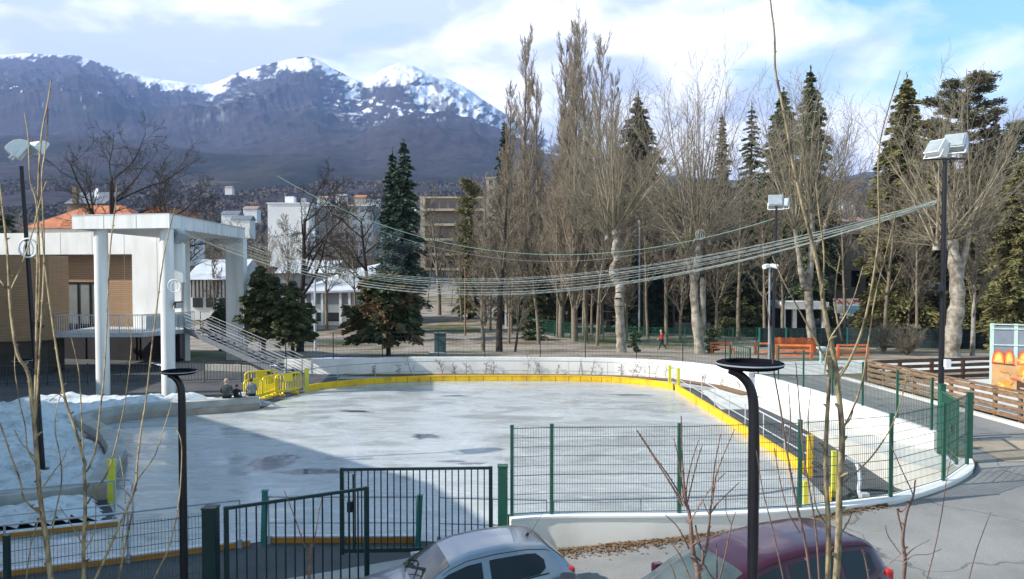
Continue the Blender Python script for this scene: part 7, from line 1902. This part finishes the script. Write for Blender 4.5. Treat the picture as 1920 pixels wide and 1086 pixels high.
# ------------------------------------------------------------------ cars
def car(name, label, paint, rear, fwd, L, sp, pitch, hatch, tail, seed=0):
    """sp: control profile rows (u, zt, zs, zb, wb, wt); body lofted along u from nose to tail"""
    sp = np.array(sp); u = np.concatenate([np.linspace(sp[0, 0], sp[-1, 0], 90)])
    def ctl(j, uu):
        # monotone-ish smoothing: linear interpolation then box blur
        k = np.linspace(-.07, .07, 7); return np.mean([np.interp(np.clip(uu + q, sp[0, 0], sp[-1, 0]), sp[:, 0], sp[:, j]) for q in k], axis=0)
    fwd = Vector((fwd[0], fwd[1], 0)).normalized(); sd = Vector((-fwd.y, fwd.x, 0))
    rear = Vector(rear); cp_, sp_ = math.cos(pitch), math.sin(pitch)
    def Wd(uu, y, z):
        x = (sp[-1, 0] - uu)                         # distance ahead of the tail
        return rear + fwd * (x * cp_ - z * sp_ * 0) + Vector((0, 0, x * sp_)) + sd * y + Vector((0, 0, z))
    t_ = thing(name, label, 'car', rear + fwd * L / 2)
    def contour(uu):
        zt, zs, zb, wb, wt = [float(ctl(j, np.array([uu]))[0]) for j in range(1, 6)]
        zr_ = max(zs + .012, zt - .055)
        pts = [(0, zb), (wb * .86, zb), (wb * .97, zb + .1), (wb, (zb + zs) / 2), (wb * .995, zs - .12), (wb * .975, zs)]
        for q in (.25, .5, .75): pts.append((lerp(wb * .975, wt, q), lerp(zs, zr_, q)))
        pts += [(wt, zr_), (wt * .965, zr_ + (zt - zr_) * .45), (wt * .86, zr_ + (zt - zr_) * .78), (wt * .6, zr_ + (zt - zr_) * .93), (wt * .3, zt - .002), (0, zt)]
        return pts
    cs_ = [contour(float(q)) for q in u]; k = len(cs_[0])
    mb = MB(); vs = []
    for q, c_ in zip(u, cs_):
        vs += [Wd(q, y, z) for y, z in c_] + [Wd(q, -y, z) for y, z in c_[::-1]]
    m_ = 2 * k; fs = []
    for i in range(len(u) - 1):
        for j in range(m_): fs.append((i * m_ + j, i * m_ + (j + 1) % m_, (i + 1) * m_ + (j + 1) % m_, (i + 1) * m_ + j))
    fs += [tuple(range(m_ - 1, -1, -1)), tuple((len(u) - 1) * m_ + j for j in range(m_))]
    mb._add(vs, fs); body = mb.part('body', paint, t_, smooth=True)
    def side_pt(uu, z, s_, o_):
        c_ = contour(uu); zz = [p[1] for p in c_[5:10]]; yy = [p[0] for p in c_[5:10]]
        return Wd(uu, s_ * (float(np.interp(z, zz, yy)) + o_), z)
    def strip_panel(us, zlo, zhi, s_, o_, m__, nm, nv=4):
        vs = []
        for uu in us:
            a, b_ = zlo(uu), zhi(uu)
            for j in range(nv + 1): vs.append(side_pt(uu, lerp(a, b_, j / nv), s_, o_))
        mb = MB(); mb._add(vs, [tuple(f) for f in grid_faces(len(us), nv + 1)]); return mb.part(nm, m__, t_, smooth=True)
    def top_panel(u0, u1, frac, o_, m__, nm, uz=.012):
        vs = []; us = np.linspace(u0, u1, 12)
        for uu in us:
            c_ = contour(float(uu)); yy = [p[0] for p in c_[9:]][::-1]; zz = [p[1] for p in c_[9:]][::-1]; w_ = c_[9][0] * frac
            for y in np.linspace(-w_, w_, 11): vs.append(Wd(float(uu), y, float(np.interp(abs(y), yy, zz)) + uz))
        mb = MB(); mb._add(vs, [tuple(f) for f in grid_faces(len(us), 11)]); return mb.part(nm, m__, t_, smooth=True)
    return t_, body, Wd, contour, strip_panel, top_panel, side_pt
def belt(sp): return lambda uu: float(np.interp(uu, [r[0] for r in sp], [r[2] for r in sp])) + .035
def wheels(t_, Wd, us, r, hw):
    for uu in us:
        for s_ in (-1, 1):
            a, b_ = Wd(uu, s_ * (hw - .2), r), Wd(uu, s_ * (hw + .005), r); mb = MB(); mb.tube([a, b_], r, 22); w_ = mb.part('wheel', MAT['rubber'], t_, smooth=True)
            mb = MB(); mb.tube([a.lerp(b_, .9), b_ + (b_ - a).normalized() * .008], r * .66, 16, r * .6); mb.part('rim', MAT['steel'], w_)
# silver hatchback
spG = [(0, .60, .56, .28, .58, .50), (.12, .74, .66, .22, .74, .66), (.5, .86, .80, .2, .82, .72), (1.15, .96, .90, .2, .855, .72), (1.45, 1.02, .93, .2, .865, .70), (1.62, 1.13, .94, .2, .87, .665), (2.0, 1.345, .95, .2, .87, .60), (2.3, 1.425, .96, .2, .87, .58), (2.75, 1.445, .97, .2, .87, .575), (3.25, 1.425, .99, .2, .865, .57), (3.62, 1.36, 1.0, .2, .855, .565), (3.85, 1.16, .98, .22, .83, .60), (4.05, .96, .90, .25, .80, .64), (4.15, .70, .66, .3, .72, .62)]
t_, body, Wd, ct, strip_p, top_p, sp_pt = car('hatchback_car', 'silver hatchback parked below the cream wall in front of the gate', MAT['silver'], (0.90, 13.1, .36), (-.955, -.296), 4.15, spG, math.radians(-4.5), 0, 0)
def top_edge(sp, fr): 
    return lambda uu: lerp(float(np.interp(uu, [r[0] for r in sp], [r[2] for r in sp])), float(np.interp(uu, [r[0] for r in sp], [r[1] for r in sp])) - .06, fr)
bl = belt(spG)
for s_ in (-1, 1):
    te = top_edge(spG, .86)
    f1 = lambda uu: min(te(uu), bl(uu) + .004 + max(0, (uu - 1.62)) * 1.1)
    strip_p(np.linspace(1.63, 2.52, 16), bl, f1, s_, .006, MAT['car_glass'], 'front_window')
    f2 = lambda uu: min(te(uu), bl(uu) + .36 - max(0, uu - 3.3) * .9)
    strip_p(np.linspace(2.64, 3.52, 16), lambda uu: bl(uu) + max(0, uu - 3.42) * .6, lambda uu: max(bl(uu) + .06, f2(uu)), s_, .006, MAT['car_glass'], 'rear_window')
    strip_p(np.linspace(1.5, 3.75, 24), lambda uu: bl(uu) - .15, lambda uu: bl(uu) - .135, s_, .004, MAT['black'], 'trim_strip', 1)
    for ua, zt_f in ((2.575, .98), (1.50, .6), (3.50, .75)):
        strip_p([ua - .006, ua + .006], lambda uu: .30, lambda uu: bl(uu) - .01, s_, .003, MAT['rubber'], 'door_seam')
    strip_p(np.linspace(1.9, 3.66, 24), top_edge(spG, .985), top_edge(spG, 1.01), s_, .004, MAT['rubber'], 'roof_seam', 1)
    strip_p(np.linspace(.95, 3.1, 20), lambda uu: .44, lambda uu: .50, s_, .012, MAT['rubber'], 'side_trim', 2)
    strip_p(np.linspace(1.60, 3.56, 30), lambda uu: bl(uu) - .022, lambda uu: bl(uu) - .004, s_, .004, MAT['rubber'], 'window_seal', 1)
    # mirror, handles, tail light
    p = sp_pt(1.78, .99, s_, .0); sdv = (sp_pt(1.78, .99, s_, .1) - p).normalized()
    mb = MB(); mb.box(p + sdv * .12 + Vector((0, 0, .02)), (.2, .14, .13), math.atan2(-.296, -.955)); mb.part('mirror', MAT['silver'], t_, bevel=.03)
    for uu in (2.5, 3.35):
        q = sp_pt(uu, .9, s_, .012); mb = MB(); mb.box(q, (.2, .03, .035), math.atan2(-.296, -.955)); mb.part('handle', MAT['black'], t_, bevel=.008)
    c_ = Wd(4.03, s_ * .70, .86); mb = MB(); mb.box(c_ + Vector((-.955, -.296, 0)) * .07 - sdv * .05, (.16, .16, .26), math.atan2(-.296, -.955)); mb.part('tail_light', MAT['red_lens'], t_, bevel=.04)
    c_ = Wd(.1, s_ * .55, .62); mb = MB(); mb.box(c_, (.14, .26, .16), math.atan2(-.296, -.955)); mb.part('headlight', MAT['lamp_white'], t_, bevel=.03)
ws = top_p(1.5, 2.03, .93, 0, MAT['screen_glass'], 'windscreen', .01)
top_p(3.66, 3.95, .86, 0, MAT['car_glass'], 'rear_screen', .01)
a = Wd(3.42, .1, 1.41); mb = MB(); mb.tube([a, a + Vector((.09, 0, .06)), a + Vector((.26, .05, .34))], .006, 5, .003); mb.tube([a - Vector((0, 0, .01)), a + Vector((.03, 0, .03))], .025, 8); mb.part('aerial', MAT['black'], t_)
for k, y in enumerate((-.28, .3)):
    mb = MB(); mb.tube([Wd(1.48, y, 1.04), Wd(1.6, y - .25, 1.13), Wd(1.68, y - .5 if k else y + .02, 1.185)], .01, 5); mb.part('wiper', MAT['black'], t_)
wheels(t_, Wd, (.82, 3.33), .31, .85)
# plum people carrier
spP = [(0, .62, .58, .28, .62, .55), (.12, .80, .70, .22, .78, .70), (.5, .94, .86, .2, .85, .76), (.9, 1.04, .95, .2, .87, .75), (1.15, 1.14, .98, .2, .88, .72), (1.5, 1.34, 1.0, .2, .885, .68), (1.9, 1.50, 1.02, .2, .885, .635), (2.3, 1.585, 1.03, .2, .885, .62), (2.9, 1.62, 1.05, .2, .885, .615), (3.5, 1.60, 1.07, .2, .88, .61), (3.9, 1.545, 1.08, .2, .87, .605), (4.08, 1.38, 1.06, .22, .85, .63), (4.2, 1.10, 1.0, .25, .83, .66), (4.28, .80, .74, .3, .76, .64)]
fP = (-.95, -.312)
t_, body, Wd, ct, strip_p, top_p, sp_pt = car('family_car', 'dark plum people carrier parked behind the saplings on the right', MAT['plum'], (5.15, 11.6, .76), fP, 4.28, spP, math.radians(-4.0), 0, 0)
bl = belt(spP); yawP = math.atan2(fP[1], fP[0])
for s_ in (-1, 1):
    te = top_edge(spP, .88)
    f1 = lambda uu: min(te(uu), bl(uu) + .004 + max(0, (uu - 1.2)) * .85)
    strip_p(np.linspace(1.22, 2.45, 18), bl, f1, s_, .006, MAT['car_glass'], 'front_window')
    strip_p(np.linspace(2.53, 3.28, 12), bl, te, s_, .006, MAT['car_glass'], 'rear_window')
    strip_p(np.linspace(3.36, 3.86, 10), lambda uu: bl(uu) + max(0, uu - 3.6) * .35, lambda uu: te(uu) - max(0, uu - 3.7) * .25, s_, .006, MAT['car_glass'], 'quarter_window')
    for ua in (2.49, 1.15, 3.32):
        strip_p([ua - .006, ua + .006], lambda uu: .32, lambda uu: bl(uu) - .01, s_, .003, MAT['rubber'], 'door_seam')
    strip_p(np.linspace(1.8, 3.95, 24), top_edge(spP, .985), top_edge(spP, 1.01), s_, .004, MAT['rubber'], 'roof_seam', 1)
    strip_p(np.linspace(1.24, 3.9, 30), lambda uu: bl(uu) - .022, lambda uu: bl(uu) - .004, s_, .004, MAT['rubber'], 'window_seal', 1)
    c_ = Wd(4.14, s_ * .76, 1.0); mb = MB(); mb.box(c_ + Vector((-.95, -.312, 0)) * .05 - Vector((.312, -.95, 0)) * s_ * -.0, (.12, .12, .34), yawP); mb.part('tail_light', MAT['red_lens'], t_, bevel=.03)
    c_ = Wd(.12, s_ * .58, .68); mb = MB(); mb.box(c_, (.16, .26, .2), yawP); mb.part('headlight', MAT['lamp_white'], t_, bevel=.03)
    p = sp_pt(1.45, 1.06, s_, .0); sdv = (sp_pt(1.45, 1.06, s_, .1) - p).normalized(); mb = MB(); mb.box(p + sdv * .12, (.18, .15, .16), yawP); mb.part('mirror', MAT['plum'], t_, bevel=.03)
    for uu in (2.4, 3.25):
        q = sp_pt(uu, .96, s_, .012); mb = MB(); mb.box(q, (.2, .03, .035), yawP); mb.part('handle', MAT['plum'], t_, bevel=.008)
top_p(1.02, 1.86, .93, 0, MAT['screen_glass'], 'windscreen', .01)
top_p(3.96, 4.15, .86, 0, MAT['car_glass'], 'rear_screen', .01)
wheels(t_, Wd, (.85, 3.45), .32, .87)

# ------------------------------------------------------------------ air
def haze(density, col, box):
    (x0, x1), (y0, y1), (z0, z1) = box
    mb = MB(); mb.box(((x0 + x1) / 2, (y0 + y1) / 2, (z0 + z1) / 2), (x1 - x0, y1 - y0, z1 - z0))
    m = bpy.data.materials.new('haze'); m.use_nodes = True; nt = m.node_tree; nt.nodes.clear()
    o = nt.nodes.new('ShaderNodeOutputMaterial'); v = nt.nodes.new('ShaderNodeVolumePrincipled')
    v.inputs['Density'].default_value = density; v.inputs['Color'].default_value = (*col, 1); v.inputs['Anisotropy'].default_value = 0.0
    nt.links.new(v.outputs[0], o.inputs['Volume'])
    h = mb.solo('haze', m, kind='stuff', loc=(0, 0, 0))
    return h
haze(0.00009, (0.36, 0.52, 1.0), ((-13500, 13500), (-300, 9200), (-1100, 1850)))
